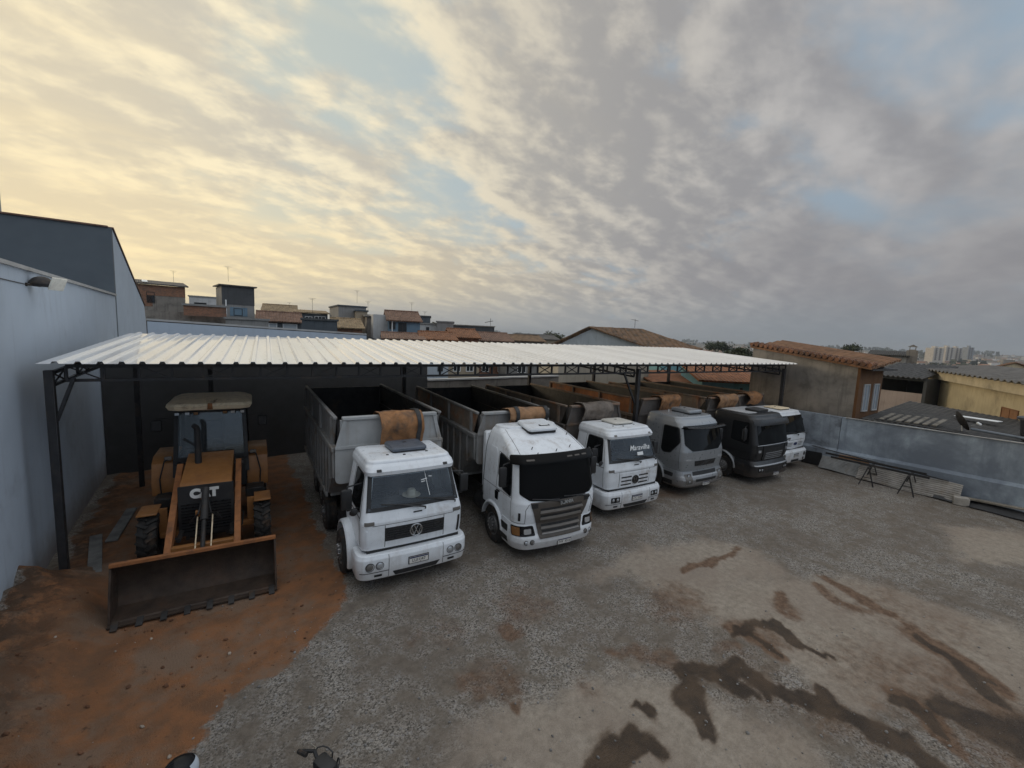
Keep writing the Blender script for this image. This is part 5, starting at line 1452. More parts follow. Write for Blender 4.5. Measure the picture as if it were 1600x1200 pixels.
# --- sixth truck: white, last in the row
T6 = truck_root('last white dump truck at the end of the row beside the right wall', 21.75, 8.12, -4.5)
s6, cab6 = plain_cab(T6, None, [(.95, 1.1, .12, 2.0, .18), (1.3, 1.15, .05, 2.0, .18), (1.6, 1.15, .06, 2.0, .18), (2.45, 1.06, .3, 2.0, .18), (2.56, 1.03, .38, 2.0, .18)], .06, Mt['white2'],
    [(-1.0, 1.66), (1.0, 1.66), (.94, 2.46), (-.94, 2.46)], [(.42, 1.66), (1.2, 1.66), (1.2, 2.42), (.56, 2.42)], 2.56, .08)
F6 = s6.F
hatch(cab6, .1, 1.05, 2.67, .9, .8, .07, Mt['cream'])
part_patch('windscreen_mark', F6, [(-.84, 2.26), (-.66, 2.26), (-.66, 2.36), (-.84, 2.36)], Mt['steel'], cab6, .014, .004)
text_obj('cab_lettering', 'Cargo', .17, Mt['ink'], cab6, MX.Translation(F6(-.55, 1.48) + V((0, -.012, 0))) @ MX.Rotation(R_(90), 4, 'X'), .004, shear=.2)
gr = part_patch('grille', F6, [(-.8, 1.02), (.8, 1.02), (.84, 1.34), (-.84, 1.34)], Mt['white2'], cab6, .012, .03, .03)
mb = MB(); mb.lathe([(.1, 0), (.1, .012), (.001, .016)], 20, MX.Translation(F6(.1, 1.2) + V((0, -.012, 0))) @ MX.Rotation(R_(90), 4, 'X') @ MX.Diagonal((1.4, .75, 1, 1))); mb.build('oval_emblem', Mt['blueband'], gr)
mb = MB()
for zz in (1.1, 1.17, 1.24): patch(mb, F6, [(-.74, zz), (-.16, zz), (-.16, zz + .018), (-.74, zz + .018)], .018, .01); patch(mb, F6, [(.36, zz), (.74, zz), (.74, zz + .018), (.36, zz + .018)], .018, .01)
seam(mb, F6, [(-1.05, 1.38), (1.05, 1.38)]); mb.build('grille_slots', Mt['steel'], gr)
b6 = Surf([(.32, 1.1, .06, .8, .2), (.4, 1.17, -.03, .8, .2), (.84, 1.18, -.05, .8, .2), (.9, 1.16, .0, .8, .2)], .06, .06)
mb = MB(); b6.mesh(mb, .32, .9, .04, .02, 0, fine=12); bp = mb.build('bumper', Mt['white2'], T6); B6 = b6.F
mb = MB(); mb.bx(-1.0, 1.0, .12, .6, .87, .97); mb.build('bumper_gap', Mt['black'], bp)
for sg in (-1, 1): roundlamp(bp, B6, sg * .84, .7, .08, 'headlight', 'lampdk'); roundlamp(bp, B6, sg * .78, .48, .055, 'fog_lamp', 'lampdk'); arch('mudguard', T6, sg * 1.22, sg * .85, 1.4, .52, .62, 0, 170, Mt['black'])
part_patch('air_slot', B6, [(-.3, .4), (.36, .4), (.36, .5), (-.3, .5)], Mt['black'], bp, .006, .03, .02)
pp = B6(.1, .68); plate(bp, pp.x, pp.y - .012, pp.z, 'CZB 6031', .38, .13)
for a in ((.1, 1.68, -.7, 1.74), (.85, 1.68, .15, 1.76)): wiper(cab6, F6, *a)
lower_fill(T6, .3, 1.9, .86, .5, .97, Mt['black'])
mirror(T6, 1.34, .5, 2.0, .44, .2, root=1.05)
wheel_set(T6, 1.4, (5.8, 7.1), .5, 1.05); chassis(T6, 8.0)
dump(T6, 2.3, 8.3, 1.22, 2.62, 3.18, (Mt['bedbrown'], Mt['beddark'], Mt['bedbrown'], Mt['bedbrown']), posts=3)
tarp(T6, 2.3, 3.18, -.1, 1.15, Mt['tarp_o'], 'bulging orange tarpaulin on the dump box of the last white truck', .2, .24, 21, .25)
# ------------------------------------------------------------------ backhoe loader
L = thing('backhoe_loader', 'dirty orange backhoe loader with a wide bucket lowered in front, under the canopy', 'loader', (-.29, 9.86, .02), R_(-4.3))
Y_ = Mt['catyel']
# bucket: curved shell, side plates, lip and teeth
prof = [(.02, .06), (.28, .05), (.50, .10), (.62, .26), (.66, .50), (.60, .74), (.46, .93), (.34, 1.02)]
mb = MB(); rows = []
for i in range(15):
    xx = -1.31 + 2.62 * i / 14; rows.append([(xx, y_ + .008 * NZ.noise(V((xx * 2, z_ * 3, 1))), z_ + .01 * NZ.noise(V((xx * 2, y_ * 3, 2)))) for y_, z_ in prof])
mb.sheet(rows, (0, .03, .025)); bk = mb.build('bucket', Mt['bucket'], L)
for sg in (-1, 1):
    mb = MB(); mb.prism([(.0, .05), (.5, .08), (.66, .3), (.69, .5), (.62, .76), (.38, 1.0), (.30, .98), (.12, .5)], sg * 1.312, sg * 1.345, 'x'); mb.build('side_plate', Mt['bucket'], bk)
mb = MB(); mb.prism([(.30, 1.0), (.36, .99), (.52, .90), (.60, .80), (.63, .83), (.56, .95), (.38, 1.065), (.30, 1.06)], -1.345, 1.345, 'x'); mb.build('top_lip', Mt['catdirt'], bk)
mb = MB(); mb.bx(-1.345, 1.345, -.08, .06, .03, .056); mb.build('cutting_edge', Mt['bucket'], bk)
for i in range(8):
    xx = -1.24 + 2.48 * i / 7; mb = MB(); mb.prism([(.1, .0), (.1, .085), (-.04, .075), (-.16, .03), (-.16, .012)], xx - .05, xx + .05, 'x'); mb.build('tooth', Mt['steel'], bk)
# loader arms
for sg in (-1, 1):
    mb = MB(); mb.prism([(.72, .30), (.72, .52), (1.5, 1.0), (2.5, 1.55), (3.45, 2.0), (3.62, 1.94), (3.55, 1.75), (2.6, 1.3), (1.6, .74), (.9, .28)], sg * .56, sg * .68, 'x'); a_ = mb.build('loader_arm', Mt['catdirt'], L)
    mb = MB(); mb.lathe([(.07, -.1), (.07, .1)], 14, MX.Translation((sg * .62, .80, .42)) @ ROTY, cap=True); mb.lathe([(.06, -.1), (.06, .1)], 14, MX.Translation((sg * .62, 3.5, 1.87)) @ ROTY, cap=True); mb.build('pivot_pin', Mt['steel'], a_)
    mb = MB(); mb.tube([(sg * .46, 2.9, .8), (sg * .5, 1.7, .72)], .05); mb.build('lift_cylinder', Mt['steel'], a_)
mb = MB(); mb.bx(-.555, .555, 1.1, 1.24, .66, .82, .01); mb.build('cross_beam', Y_, L)
mb = MB(); mb.tube([(.0, .75, .62), (0, 1.5, 1.25)], .045, 12); mb.tube([(0, 1.45, 1.21), (0, 2.05, 1.74)], .075, 12); mb.build('tilt_cylinder', Mt['steel'], L)
for sg in (-1, 1):
    mb = MB(); mb.tube([(sg * .14, .95, .7), (sg * .14, 1.75, 1.22)], .014, 6); mb.build('indicator_rod', Mt['cream'], L)
mb = MB(); mb.bx(-.18, -.08, 1.72, 1.8, 1.2, 1.34, .01); mb.build('rod_bracket', Y_, L)
# bonnet and black grille with raised letters
mb = MB(); mb.prism([(2.22, 1.78), (2.3, 1.84), (3.95, 2.12), (3.95, 1.2), (2.22, 1.2)], -.5, .5, 'x')
bn_ = mb.build('bonnet', Y_, L)
mb = MB(); mb.prism([(2.14, .62), (2.17, 1.775), (2.219, 1.79), (2.219, .62)], -.54, .54, 'x'); gr = mb.build('grille', Mt['black'], L)
mb = MB()
for zz in [.72 + .07 * i for i in range(10)]: mb.bx(-.48, .48, 2.125, 2.15, zz, zz + .025)
mb.build('grille_bars', Mt['blackg'], gr)
Mx = MX.Translation((0, 2.148, 1.60)) @ MX.Rotation(R_(88.5), 4, 'X')
white_l = mat('white_lettering', (.68, .68, .66), .5)
text_obj('grille_lettering', 'C', .27, white_l, gr, MX.Translation((-.21, 0, 0)) @ Mx, .012, bold=.02)
text_obj('grille_lettering', 'A', .27, white_l, gr, MX.Translation((-.03, 0, 0)) @ Mx, .012, bold=.02)
text_obj('grille_lettering', 'T', .27, white_l, gr, MX.Translation((.15, 0, 0)) @ Mx, .012, bold=.02)
mb = MB(); mb.prism([(-.09, -.09), (.09, -.09), (0, .01)], 2.120, 2.134, 'y'); o = mb.build('letter_triangle', Y_, gr); o.location = (-.03, 0, 1.56)
mb = MB()
for sg in (-1, 1): mb.prism([(2.2, .5), (2.2, 1.2), (3.95, 1.25), (3.95, .5)], sg * .36, sg * .42, 'x')
mb.bx(-.36, .36, 2.3, 3.9, .5, .7); mb.build('chassis', Mt['steel'], L)
mb = MB(); mb.bx(-.95, .95, 2.5, 2.66, .5, .62, .02); mb.build('front_axle', Y_, L)
# exhaust
mb = MB(); mb.tube([(-.24, 3.35, 2.0), (-.24, 3.35, 2.86), (-.255, 3.33, 2.94), (-.30, 3.28, 2.99)], [.075, .07, .065, .06], 14, cap=True); mb.build('exhaust_pipe', Mt['black'], L)
for sg in (-1, 1):
    mb = MB(); mb.tube([(sg * .2, 2.12, 1.1), (sg * .3, 1.85, 1.05), (sg * .12, 1.65, 1.3), (sg * .07, 1.8, 1.5)], .018, 6); mb.build('hose', Mt['black'], L)
    mb = MB(); mb.tube([(sg * .52, 2.9, 1.0), (sg * .72, 2.4, .9), (sg * .7, 1.9, .8), (sg * .5, 1.7, .75)], .018, 6); mb.build('hose', Mt['black'], L)
# wheels
for sg in (-1, 1):
    make_wheel('front_wheel', L, sg * 1.12, 2.58, .55, .36, 'truck', sg, lugs=True)
    make_wheel('rear_wheel', L, sg * 1.02, 4.95, .78, .46, 'truck', sg, lugs=True)
    mb = MB(); mb.bx(sg * .95, sg * 1.32, 2.3, 2.95, 1.16, 1.2, .01); mb.bx(sg * .8, sg * .96, 2.58, 2.66, .6, 1.19); mb.build('front_mudguard', Y_, L)
    mb = MB(); mb.prism([(4.05, 1.05), (4.0, 1.35), (4.15, 1.86), (4.4, 2.0), (5.4, 2.0), (5.75, 1.6), (5.75, 1.3), (5.5, 1.3), (5.3, 1.72), (4.6, 1.72), (4.4, 1.4), (4.4, 1.05)], sg * .80, sg * 1.30, 'x')
    f_ = mb.build('rear_fender', Y_, L)
    mb = MB(); mb.tube([(sg * .92, 3.97, 1.12), (sg * 1.1, 3.95, 1.12), (sg * 1.12, 3.95, 1.5), (sg * 1.02, 4.02, 1.95), (sg * .9, 4.1, 2.0)], .018, 6); mb.build('grab_rail', Mt['black'], f_)
    mb = MB(); mb.box((sg * .95, 4.1, 2.0), (.16, .1, .1), bev=.02); mb.build('work_lamp', Mt['lampdk'], f_)
    mb = MB(); mb.bx(sg * .75, sg * 1.2, 3.55, 4.02, .85, 1.12, .03); mb.build('step_box', Mt['steel'], L)
    mb = MB(); mb.box((sg * 1.2, 4.4, 2.82), (.24, .06, .3), bev=.03); mb.tube([(sg * .82, 4.3, 3.0), (sg * 1.2, 4.4, 3.0), (sg * 1.2, 4.4, 2.9)], .014); mb.build('mirror', Mt['black'], L)
# cab
mb = MB()
for sg in (-1, 1):
    bar(mb, (sg * .80, 4.0, 1.5), (sg * .74, 4.25, 3.22), .09, .09); bar(mb, (sg * .80, 5.5, 1.9), (sg * .76, 5.4, 3.22), .09, .09); bar(mb, (sg * .8, 4.0, 1.9), (sg * .8, 5.5, 1.9), .08, .1)
bar(mb, (-.8, 4.02, 1.95), (.8, 4.02, 1.95), .08, .1); bar(mb, (-.76, 4.24, 3.2), (.76, 4.24, 3.2), .08, .09); bar(mb, (-.76, 5.42, 3.2), (.76, 5.42, 3.2), .08, .09)
mb.bx(-.78, .78, 3.97, 5.5, 1.1, 1.85); cb_ = mb.build('cab_frame', Mt['black'], L)
mb = MB(); mb.prism([(-.76, 2.0), (.76, 2.0), (.71, 3.16), (-.71, 3.16)], 0, .012, 'y')
gl_ = mb.build('windscreen', glass_mat('dusty_cab_glass', clear=.6), L); gl_.location = (0, 4.07, 0)
gl_.data.transform(MX.Translation((0, 0, 2.0)) @ MX.Rotation(R_(-7), 4, 'X') @ MX.Translation((0, 0, -2.0)))
mb = MB(); mb.bx(-.74, .74, 5.43, 5.442, 1.95, 3.15); mb.build('rear_window', Mt['glassc'], L)
mb = MB(); mb.box((0, 4.85, 2.0), (.5, .5, .14), bev=.04); mb.box((0, 5.12, 2.4), (.48, .12, .75), bev=.05); mb.build('seat', Mt['seat'], L)
mb = MB(); c_ = V((.02, 4.42, 2.28)); mb.tube([c_ + MX.Rotation(R_(-40), 3, 'X') @ V((.19 * cos(2 * pi * k / 18), .19 * sin(2 * pi * k / 18), 0)) for k in range(18)], .016, 6, closed=True); mb.tube([c_, c_ + V((0, -.12, -.35))], .035); mb.build('steering_wheel', Mt['black'], L)
mb = MB(); P = [(-.62, 4.04, 2.5), (-.35, 4.02, 2.3), (-.2, 4.0, 2.16)]; mb.tube(P, .02); mb.build('wiper', Mt['black'], L)
# roof with chamfered front lip
mb = MB()
def rr_(f, z_, y0_, y1_, ch): return [V((-f, y0_ + ch, z_)), V((-f + ch * 1.3, y0_, z_)), V((f - ch * 1.3, y0_, z_)), V((f, y0_ + ch, z_)), V((f, y1_ - ch, z_)), V((f - ch, y1_, z_)), V((-f + ch, y1_, z_)), V((-f, y1_ - ch, z_))]
R1 = [rr_(.80, 3.24, 4.05, 5.6, .1), rr_(.90, 3.27, 3.98, 5.65, .12), rr_(.95, 3.37, 3.93, 5.7, .14), rr_(.93, 3.43, 3.97, 5.66, .15), rr_(.74, 3.52, 4.2, 5.5, .12)]
vs = mb.grid(R1, wrap=True); mb.bm.faces.new(vs[-1]); mb.bm.faces.new(vs[0][::-1]); rf_ = mb.build('cab_roof', Mt['cream'], L, ang=25)
mb = MB(); mb.prism([(-.06, 3.28), (.06, 3.28), (.05, 3.44), (-.05, 3.44)], 3.915, 3.955, 'y'); mb.build('roof_stripe', Mt['catdirt'], rf_)
for xx in (-.72, -.5, -.32, .32, .5, .72):
    mb = MB(); mb.box((xx, 4.08, 3.17), (.12, .09, .09), bev=.015); wl = mb.build('work_lamp', Mt['black'], rf_)
    mb = MB(); mb.box((xx, 4.03, 3.17), (.09, .012, .065)); mb.build('lens', Mt['amber'] if abs(xx) < .4 else Mt['lamp'], wl)
# backhoe folded behind
mb = MB(); mb.prism([(5.7, .7), (5.9, .7), (6.3, 1.9), (6.1, 3.0), (5.85, 3.0), (6.0, 1.9)], -.14, .14, 'x'); mb.prism([(6.0, 2.8), (6.2, 3.0), (6.75, 1.4), (6.55, 1.3)], -.11, .11, 'x'); mb.build('digging_arm', Y_, L)
mb = MB(); mb.prism([(6.2, .5), (6.8, .5), (6.9, 1.1), (6.5, 1.4)], -.3, .3, 'x'); mb.build('digging_bucket', Mt['bucket'], L)
mb = MB(); mb.bx(-1.1, 1.1, 5.6, 5.8, .5, .95); mb.build('stabiliser_frame', Y_, L)

# grey planks lying beside the loader
pm = mat('weathered_board', (.14, .14, .135), .9, var=.3, bump=.2)
for x_, y_, r_, l_, lb in ((-2.3, 13.3, 8, 2.6, 'grey board lying on the soil between the loader and the side wall'), (-2.05, 15.2, -4, 2.2, 'second grey board farther back between the loader and the side wall')):
    mb = MB(); mb.box((x_, y_, .06 + yard_h(x_, y_)), (.24, l_, .05), rot=R_(r_), bev=.006); o = mb.build('board', pm); tag(o, lb, 'board')

# ------------------------------------------------------------------ motorcycle whose top just enters the view
MC_DZ = .13
MC = thing('motorcycle', 'dark parked motorcycle, only its handlebar top seen at the bottom edge', 'motorcycle', (.83, 4.36, yard_h(1.02, 4.28) + .0), R_(-32))
mb = MB()                                # +x is forward; steering head near origin
mb.tube([(.0, -.34, .96), (.06, -.2, 1.0), (.03, 0, .9), (.06, .2, 1.0), (.0, .34, .96)], .02, 8); hb = mb.build('handlebar', Mt['black'], MC)
mb = MB(); mb.box((.06, 0, .95), (.16, .26, .12), bev=.04, seg=2); mb.box((.12, 0, .86), (.12, .2, .16), bev=.04, seg=2); cw_ = mb.build('instrument_cowl', Mt['black'], MC); cw_.rotation_euler = hb.rotation_euler = (0, 0, R_(52))
for sg in (-1, 1):
    mb = MB(); mb.tube([(-.005, sg * .25, .1 + 0.875), (-.02, sg * .38, .1 + 0.850)], .024, 8); mb.build('grip', Mt['rubber'], hb)
    mb = MB(); mb.tube([(.1, sg * .34, .1 + 0.860), (.1, sg * .24, .1 + 0.880), (.05, sg * .18, .1 + 0.890)], .007, 6); mb.build('lever', Mt['chrome'], hb)
    mb = MB(); mb.tube([(.05, sg * .2, .99), (.09, sg * .19, 1.025), (.13, sg * .15, 1.035), (.16, sg * .1, 1.02), (.18, sg * .05, .98), (.14, sg * .03, .75)], .008, 6); mb.build('cable', Mt['black'], hb)
mb = MB(); mb.lathe([(.001, -.14), (.06, -.13), (.095, -.05), (.1, .0), (.095, .015), (.001, .02)], 20, MX.Translation((.2, 0, 0.780)) @ ROTY); mb.build('headlight', Mt['black'], MC)
mb = MB(); mb.lathe([(.001, -.05), (.06, -.05), (.065, .03), (.001, .035)], 18, MX.Translation((.08, 0, 0.910)) @ MX.Rotation(R_(-25), 4, 'Y')); mb.build('speedometer', Mt['blackg'], MC)
mb = MB()
for sg in (-1, 1): mb.tube([(.03, sg * .09, .82), (.42, sg * .09, .33)], .022, 8)
mb.build('fork', Mt['chrome'], MC)
rows = []
for i in range(9):
    q = i / 8; w_ = .15 * sin(pi * min(1, .25 + q * .75)) ; rows.append([(-.05 - .52 * q, w_ * cos(a), .66 + .12 * sin(a) * (1 - .4 * q)) for a in [2 * pi * k / 14 for k in range(14)]])
mb = MB(); mb.grid(rows, wrap=True); mb.build('fuel_tank', Mt['blackg'], MC)
mb = MB(); mb.box((-1.08, 0, .74), (1.05, .26, .1), bev=.04, seg=2); mb.build('seat', Mt['seat'], MC)
mb = MB(); mb.box((-.35, 0, .5), (.42, .3, .4), bev=.08, seg=2); mb.tube([(.0, 0, .78), (-.5, 0, .62), (-1.4, 0, .68)], .03); mb.tube([(.0, 0, .78), (-.1, 0, .35), (-.6, 0, .3), (-.75, 0, .7)], .03); mb.build('engine', Mt['steel'], MC)
make_wheel('wheel', MC, .0, 0, .3, .1, 'truck', 1).matrix_local = MX.Translation((.45, 0, .3)) @ MX.Rotation(R_(90), 4, 'Z')
make_wheel('wheel', MC, .0, 0, .3, .12, 'truck', 1).matrix_local = MX.Translation((-1.05, 0, .3)) @ MX.Rotation(R_(90), 4, 'Z')
HM = thing('helmet', 'black helmet with a pale visor resting on the motorcycle seat', 'helmet', (0, 0, 0))
HM.matrix_world = MC.matrix_basis @ MX.Translation((-1.42, 0, .792)) @ MX.Rotation(R_(48), 4, 'Z')
mb = MB(); rows = []
for i in range(11):
    th = pi * (.06 + .94 * i / 11 * .78); rows.append([(.165 * sin(th) * cos(2 * pi * k / 22), .135 * sin(th) * sin(2 * pi * k / 22), .16 + .16 * cos(th)) for k in range(22)])
mb.grid(rows, wrap=True); mb.bm.faces.new([v for v in mb.bm.verts[:22]]); mb.build('shell', Mt['blackg'], HM)
mb = MB(); rows = []
for i in range(7):
    th = pi * (.30 + .30 * i / 6); rows.append([(.172 * sin(th) * cos(a), .142 * sin(th) * sin(a), .16 + .165 * cos(th)) for a in [R_(-62 + 124 * k / 14) for k in range(15)]])
mb.grid(rows); mb.build('visor', mat('pale_visor', (.5, .56, .62), .08, coat=.5), HM)
# ------------------------------------------------------------------ houses and city beyond
CAMYAW = atan2(-.57506543, .81701083)
HM_ = {}
def hm(key, *a, **k):
    if key not in HM_: HM_[key] = mat(key, *a, **k)
    return HM_[key]
def wallm(c, key): return hm(key, c, .92, var=.1, vscale=.6, dirt=tuple(x * .5 for x in c), dirtamt=.35, dscale=.5, streak=.35)
MW = dict(grey=wallm((.25, .25, .245), 'grey_render'), dark=wallm((.075, .08, .085), 'dark_render'), white=wallm((.5, .51, .51), 'white_render'), blue=wallm((.14, .22, .29), 'blue_render'), slate=wallm((.075, .09, .105), 'slate_render'),
          tan=wallm((.36, .30, .22), 'tan_render'), cream=wallm((.52, .44, .29), 'cream_render'), ochre=wallm((.125, .058, .022), 'ochre_render'), teal=wallm((.17, .34, .38), 'teal_render'), pale=wallm((.40, .45, .5), 'pale_blue_render'), pink=wallm((.38, .31, .28), 'pinkish_render'))
MW['brick'] = brick_mat('orange_brick', (.28, .12, .06)); MW['old'] = Mt['cement']
TL = tile_mat('clay_tiles', (.26, .115, .055), .24, row=.38, moss=.22); TD = tile_mat('weathered_clay_tiles', (.24, .15, .085), .24, row=.38, moss=.4)
TB = tile_mat('brown_tiles', (.22, .13, .09), .24, row=.38, moss=.15); FC = tile_mat('fibre_cement_roofing', (.13, .125, .12), .18, row=9, corr=True, moss=.3, var=.2)
FD = tile_mat('dark_fibre_cement_roofing', (.045, .045, .043), .18, row=9, corr=True, moss=.2, var=.2); TN = tile_mat('tan_tiles', (.33, .24, .14), .24, row=.38, moss=.2)


def window(H, x0, x1, z0, z1, y=-.0, frame='stick', bars=1, pane=None):
    mb = MB(); w_ = .05
    mb.bx(x0 - w_, x0, y - .05, y + .04, z0 - w_, z1 + w_); mb.bx(x1, x1 + w_, y - .05, y + .04, z0 - w_, z1 + w_); mb.bx(x0, x1, y - .05, y + .04, z1, z1 + w_); mb.bx(x0, x1, y - .07, y + .04, z0 - w_, z0)
    for i in range(bars):
        xx = lerp(x0, x1, (i + 1) / (bars + 1)); mb.bx(xx - .02, xx + .02, y - .04, y + .0, z0, z1)
    f = mb.build('window', Mt[frame] if isinstance(frame, str) else frame, H)
    mb = MB(); mb.bx(x0, x1, y - .02, y + .004, z0, z1); mb.build('pane', pane or Mt['winglass'], f)
    return f


def roof_slab(H, x0, x1, y0, z0, y1, z1, m, name='roof', th=.12):
    """sloping slab whose material x runs along the eave, y up the slope"""
    L_ = hypot(y1 - y0, z1 - z0); mb = MB(); n = max(2, int((x1 - x0) / .8)); rows = []
    for j in range(4):
        q = j / 3; rows.append([((x0 + (x1 - x0) * i / n) - (x0 + x1) / 2, q * L_, .02 * NZ.noise(V((i * .9, j, x0)))) for i in range(n + 1)])
    mb.sheet(rows, (0, 0, -th)); o = mb.build(name, m, H)
    o.location = ((x0 + x1) / 2, y0, z0); o.rotation_euler = (atan2(z1 - z0, y1 - y0), 0, 0); return o


def house(name, label, cat, pL, pR, pT, pB, d, wm, yaw=0.0, depth=7.0, roof='flat', roofm=None, ridge=None, wins=(), group=None, dz=4.0, over=.25, lower=None, turn=.9):
    """box house whose front spans pL..pR and pT(eave)..pB (pixels) when d metres ahead"""
    pm = (pL + pR) / 2; phi = CAMYAW + atan((800 - pm) / FPX) * turn + yaw
    a = at_depth(pL, pB, d); r2 = ray(pR, pB); u = (cos(phi), sin(phi))
    k = (a.x * u[1] - a.y * u[0]) / (r2.x * u[1] - r2.y * u[0])
    e = V((r2.x * k, r2.y * k, a.z)); W_ = (e - a).length; c = (a + e) / 2; dm = (d + k * FPX) / 2; h = (pB - pT) * dm / FPX
    c.z = CAMZ + ray(pm, pB).z * dm / FPX
    H = thing(name, label, cat, c, phi, group); d = dm
    mb = MB(); mb.bx(-W_ / 2, W_ / 2, 0, depth, -dz, h)
    mb.build('wall', wm, H)
    if lower:
        mb = MB(); mb.bx(-W_ / 2 - .03, W_ / 2 + .03, -.04, -.002, -dz, h * lower[0]); mb.build('lower_wall', lower[1], H)
    rz = h + (((pT - ridge) * d / FPX) if ridge is not None else 1.0)
    if roof == 'flat':
        mb = MB(); mb.bx(-W_ / 2 - .12, W_ / 2 + .12, -.12, depth + .12, h + .002, h + .16); mb.build('roof', roofm or MW['grey'], H)
    elif roof == 'shed':
        roof_slab(H, -W_ / 2 - over, W_ / 2 + over, -over, h + .12, depth + over, rz, roofm)
        mb = MB(); mb.prism([(0, h - .001), (depth, h), (depth, rz - .2)], -W_ / 2, -W_ / 2 + .2, 'x'); mb.prism([(0, h), (depth, h), (depth, rz - .2)], W_ / 2 - .2, W_ / 2, 'x'); mb.build('gable_end', wm, H)
    elif roof == 'gable':
        roof_slab(H, -W_ / 2 - over, W_ / 2 + over, -over - .1, h + .05, depth / 2, rz, roofm); o = roof_slab(H, -W_ / 2 - over, W_ / 2 + over, -over - .1, h + .05, depth / 2, rz, roofm)
        o.matrix_local = MX.Translation((0, depth, 0)) @ MX.Rotation(pi, 4, 'Z') @ o.matrix_basis
        mb = MB(); mb.prism([(.1, h), (depth - .1, h), (depth / 2, rz - .18)], -W_ / 2, -W_ / 2 + .2, 'x'); mb.prism([(.1, h), (depth - .1, h), (depth / 2, rz - .18)], W_ / 2 - .2, W_ / 2, 'x'); mb.build('gable_end', wm, H)
        mb = MB(); mb.tube([(-W_ / 2 - over, depth / 2, rz), (W_ / 2 + over, depth / 2, rz)], .11, 8); mb.build('ridge_tiles', roofm, H)
    for w_ in wins:
        x0, x1, z0, z1 = w_[:4]
        window(H, -W_ / 2 + W_ * x0, -W_ / 2 + W_ * x1, h * z0, h * z1, 0, w_[4] if len(w_) > 4 else 'stick', w_[5] if len(w_) > 5 else 1, w_[6] if len(w_) > 6 else None)
    return H, W_, h


HG = 'houses on the slope behind the canopy'
def aerial(H, x, y, z, hh=1.3):
    mb = MB(); mb.tube([(x, y, z - .3), (x, y, z + hh * .8)], .012, 4)
    for q in (.0, .12, .24): mb.tube([(x - .3 + q, y, z + hh * .8 - q), (x + .3 - q, y, z + hh * .8 - q)], .009, 4)
    mb.build('aerial', Mt['steel'], H)


_hn = [0]
def HH(label, *a, **k):
    H, W_, h = house('house', label, 'house', *a, group=HG, **k); _hn[0] += 1
    if _hn[0] % 2 == 1 and _hn[0] < 16: aerial(H, W_ * (.3 if _hn[0] % 4 == 1 else -.2), 2.2, h + .9, 1.0 + .15 * (_hn[0] % 5))
    return H, W_, h
alu = Mt['steel']
H, W_, h = HH('two storey house with orange brick under a corrugated roof, leftmost on the slope', 214, 291, 447, 500, 44, MW['old'], yaw=.10, depth=6, roof='shed', roofm=FC, ridge=434, wins=[(.22, .36, .50, .78, alu, 0)], over=.3)
mb = MB(); mb.bx(-W_ / 2 - .012, W_ / 2 + .012, -.03, -.002, h * .70, h * .995); mb.bx(-W_ / 2 + .1, -W_ / 2 + 1.3, -.02, -.001, h * .38, h * .70); mb.build('brick_band', MW['brick'], H)
mb = MB(); mb.bx(-W_ / 2 + .55, -W_ / 2 + 1.0, .2, 2.6, 0, .04); o = mb.build('skylight', Mt['stick'], H); o.location = (0, -.3, h + .2); o.rotation_euler = (R_(8), 0, 0)
H, W_, h = house('retaining_wall', 'long dark cement retaining wall above the pale wall top', 'wall', 226, 355, 488, 512, 34, MW['old'], yaw=.05, depth=.4, roof='none', dz=3)
H, W_, h = house('brick_parapet', 'orange brick parapet on the dark retaining wall', 'wall', 287, 354, 479, 490.5, 34.7, MW['brick'], yaw=.05, depth=.25, roof='flat', roofm=MW['grey'], dz=.2)
HH('white flat roofed house between the brick house and the tall dark house', 296, 348, 465, 485, 62, MW['white'], depth=7, roof='flat', wins=[(.16, .5, .15, .55, alu, 2), (.9, .99, .1, .5, alu, 0)])
H, W_, h = HH('tall narrow dark grey house with a pale window surround', 348, 398, 449, 502, 42, MW['grey'], yaw=.18, depth=5, roof='shed', roofm=FC, ridge=445, wins=[(.36, .60, .18, .36, alu, 0)])
mb = MB(); mb.bx(-W_ / 2 - .02, W_ / 2 + .02, -.04, -.002, h * .48, h * .998); mb.build('dark_upper_wall', MW['dark'], H)
mb = MB(); mb.bx(-W_ * .27, W_ * .27, -.03, -.001, h * .15, h * .40); mb.build('pale_surround', MW['blue'], H)
mb = MB(); mb.tube([(-W_ / 2 + .3, -.1, -1), (-W_ / 2 + .3, -.1, h * .6)], .06); mb.build('downpipe', Mt['stick'], H)
H, W_, h = house('retaining_wall', 'grey block wall below the tall narrow dark house', 'wall', 353, 420, 500, 522, 36, MW['grey'], yaw=.05, depth=.3, roof='flat', roofm=MW['grey'], dz=3)
HH('low tiled house with pale skylights in front of the tan roofed pair', 404, 470, 503, 520, 40, MW['slate'], yaw=.06, depth=6, roof='gable', roofm=TB, ridge=487, wins=[(.25, .42, .35, .8, 'stick', 0, MW['pale']), (.58, .9, .35, .8, 'stick', 0, MW['pale'])])
HH('tan hip roofed house seen over the low tiled house', 410, 462, 488, 500, 66, MW['tan'], yaw=.0, depth=8, roof='gable', roofm=TN, ridge=475)
HH('house with a tan roof over an open veranda', 462, 512, 490, 512, 56, MW['slate'], yaw=.08, depth=7, roof='shed', roofm=TN, ridge=482, wins=[(.3, .5, .3, .75), (.6, .92, .2, .8, 'stick', 2)])
HH('dark slate wall block just above the pale wall top', 472, 527, 501, 524, 36, MW['slate'], yaw=.06, depth=4, roof='flat', roofm=MW['dark'])
HH('brick house with a tan roof beside the dark slate block', 522, 566, 513, 526, 42, MW['brick'], yaw=.1, depth=8, roof='gable', roofm=TN, ridge=497)
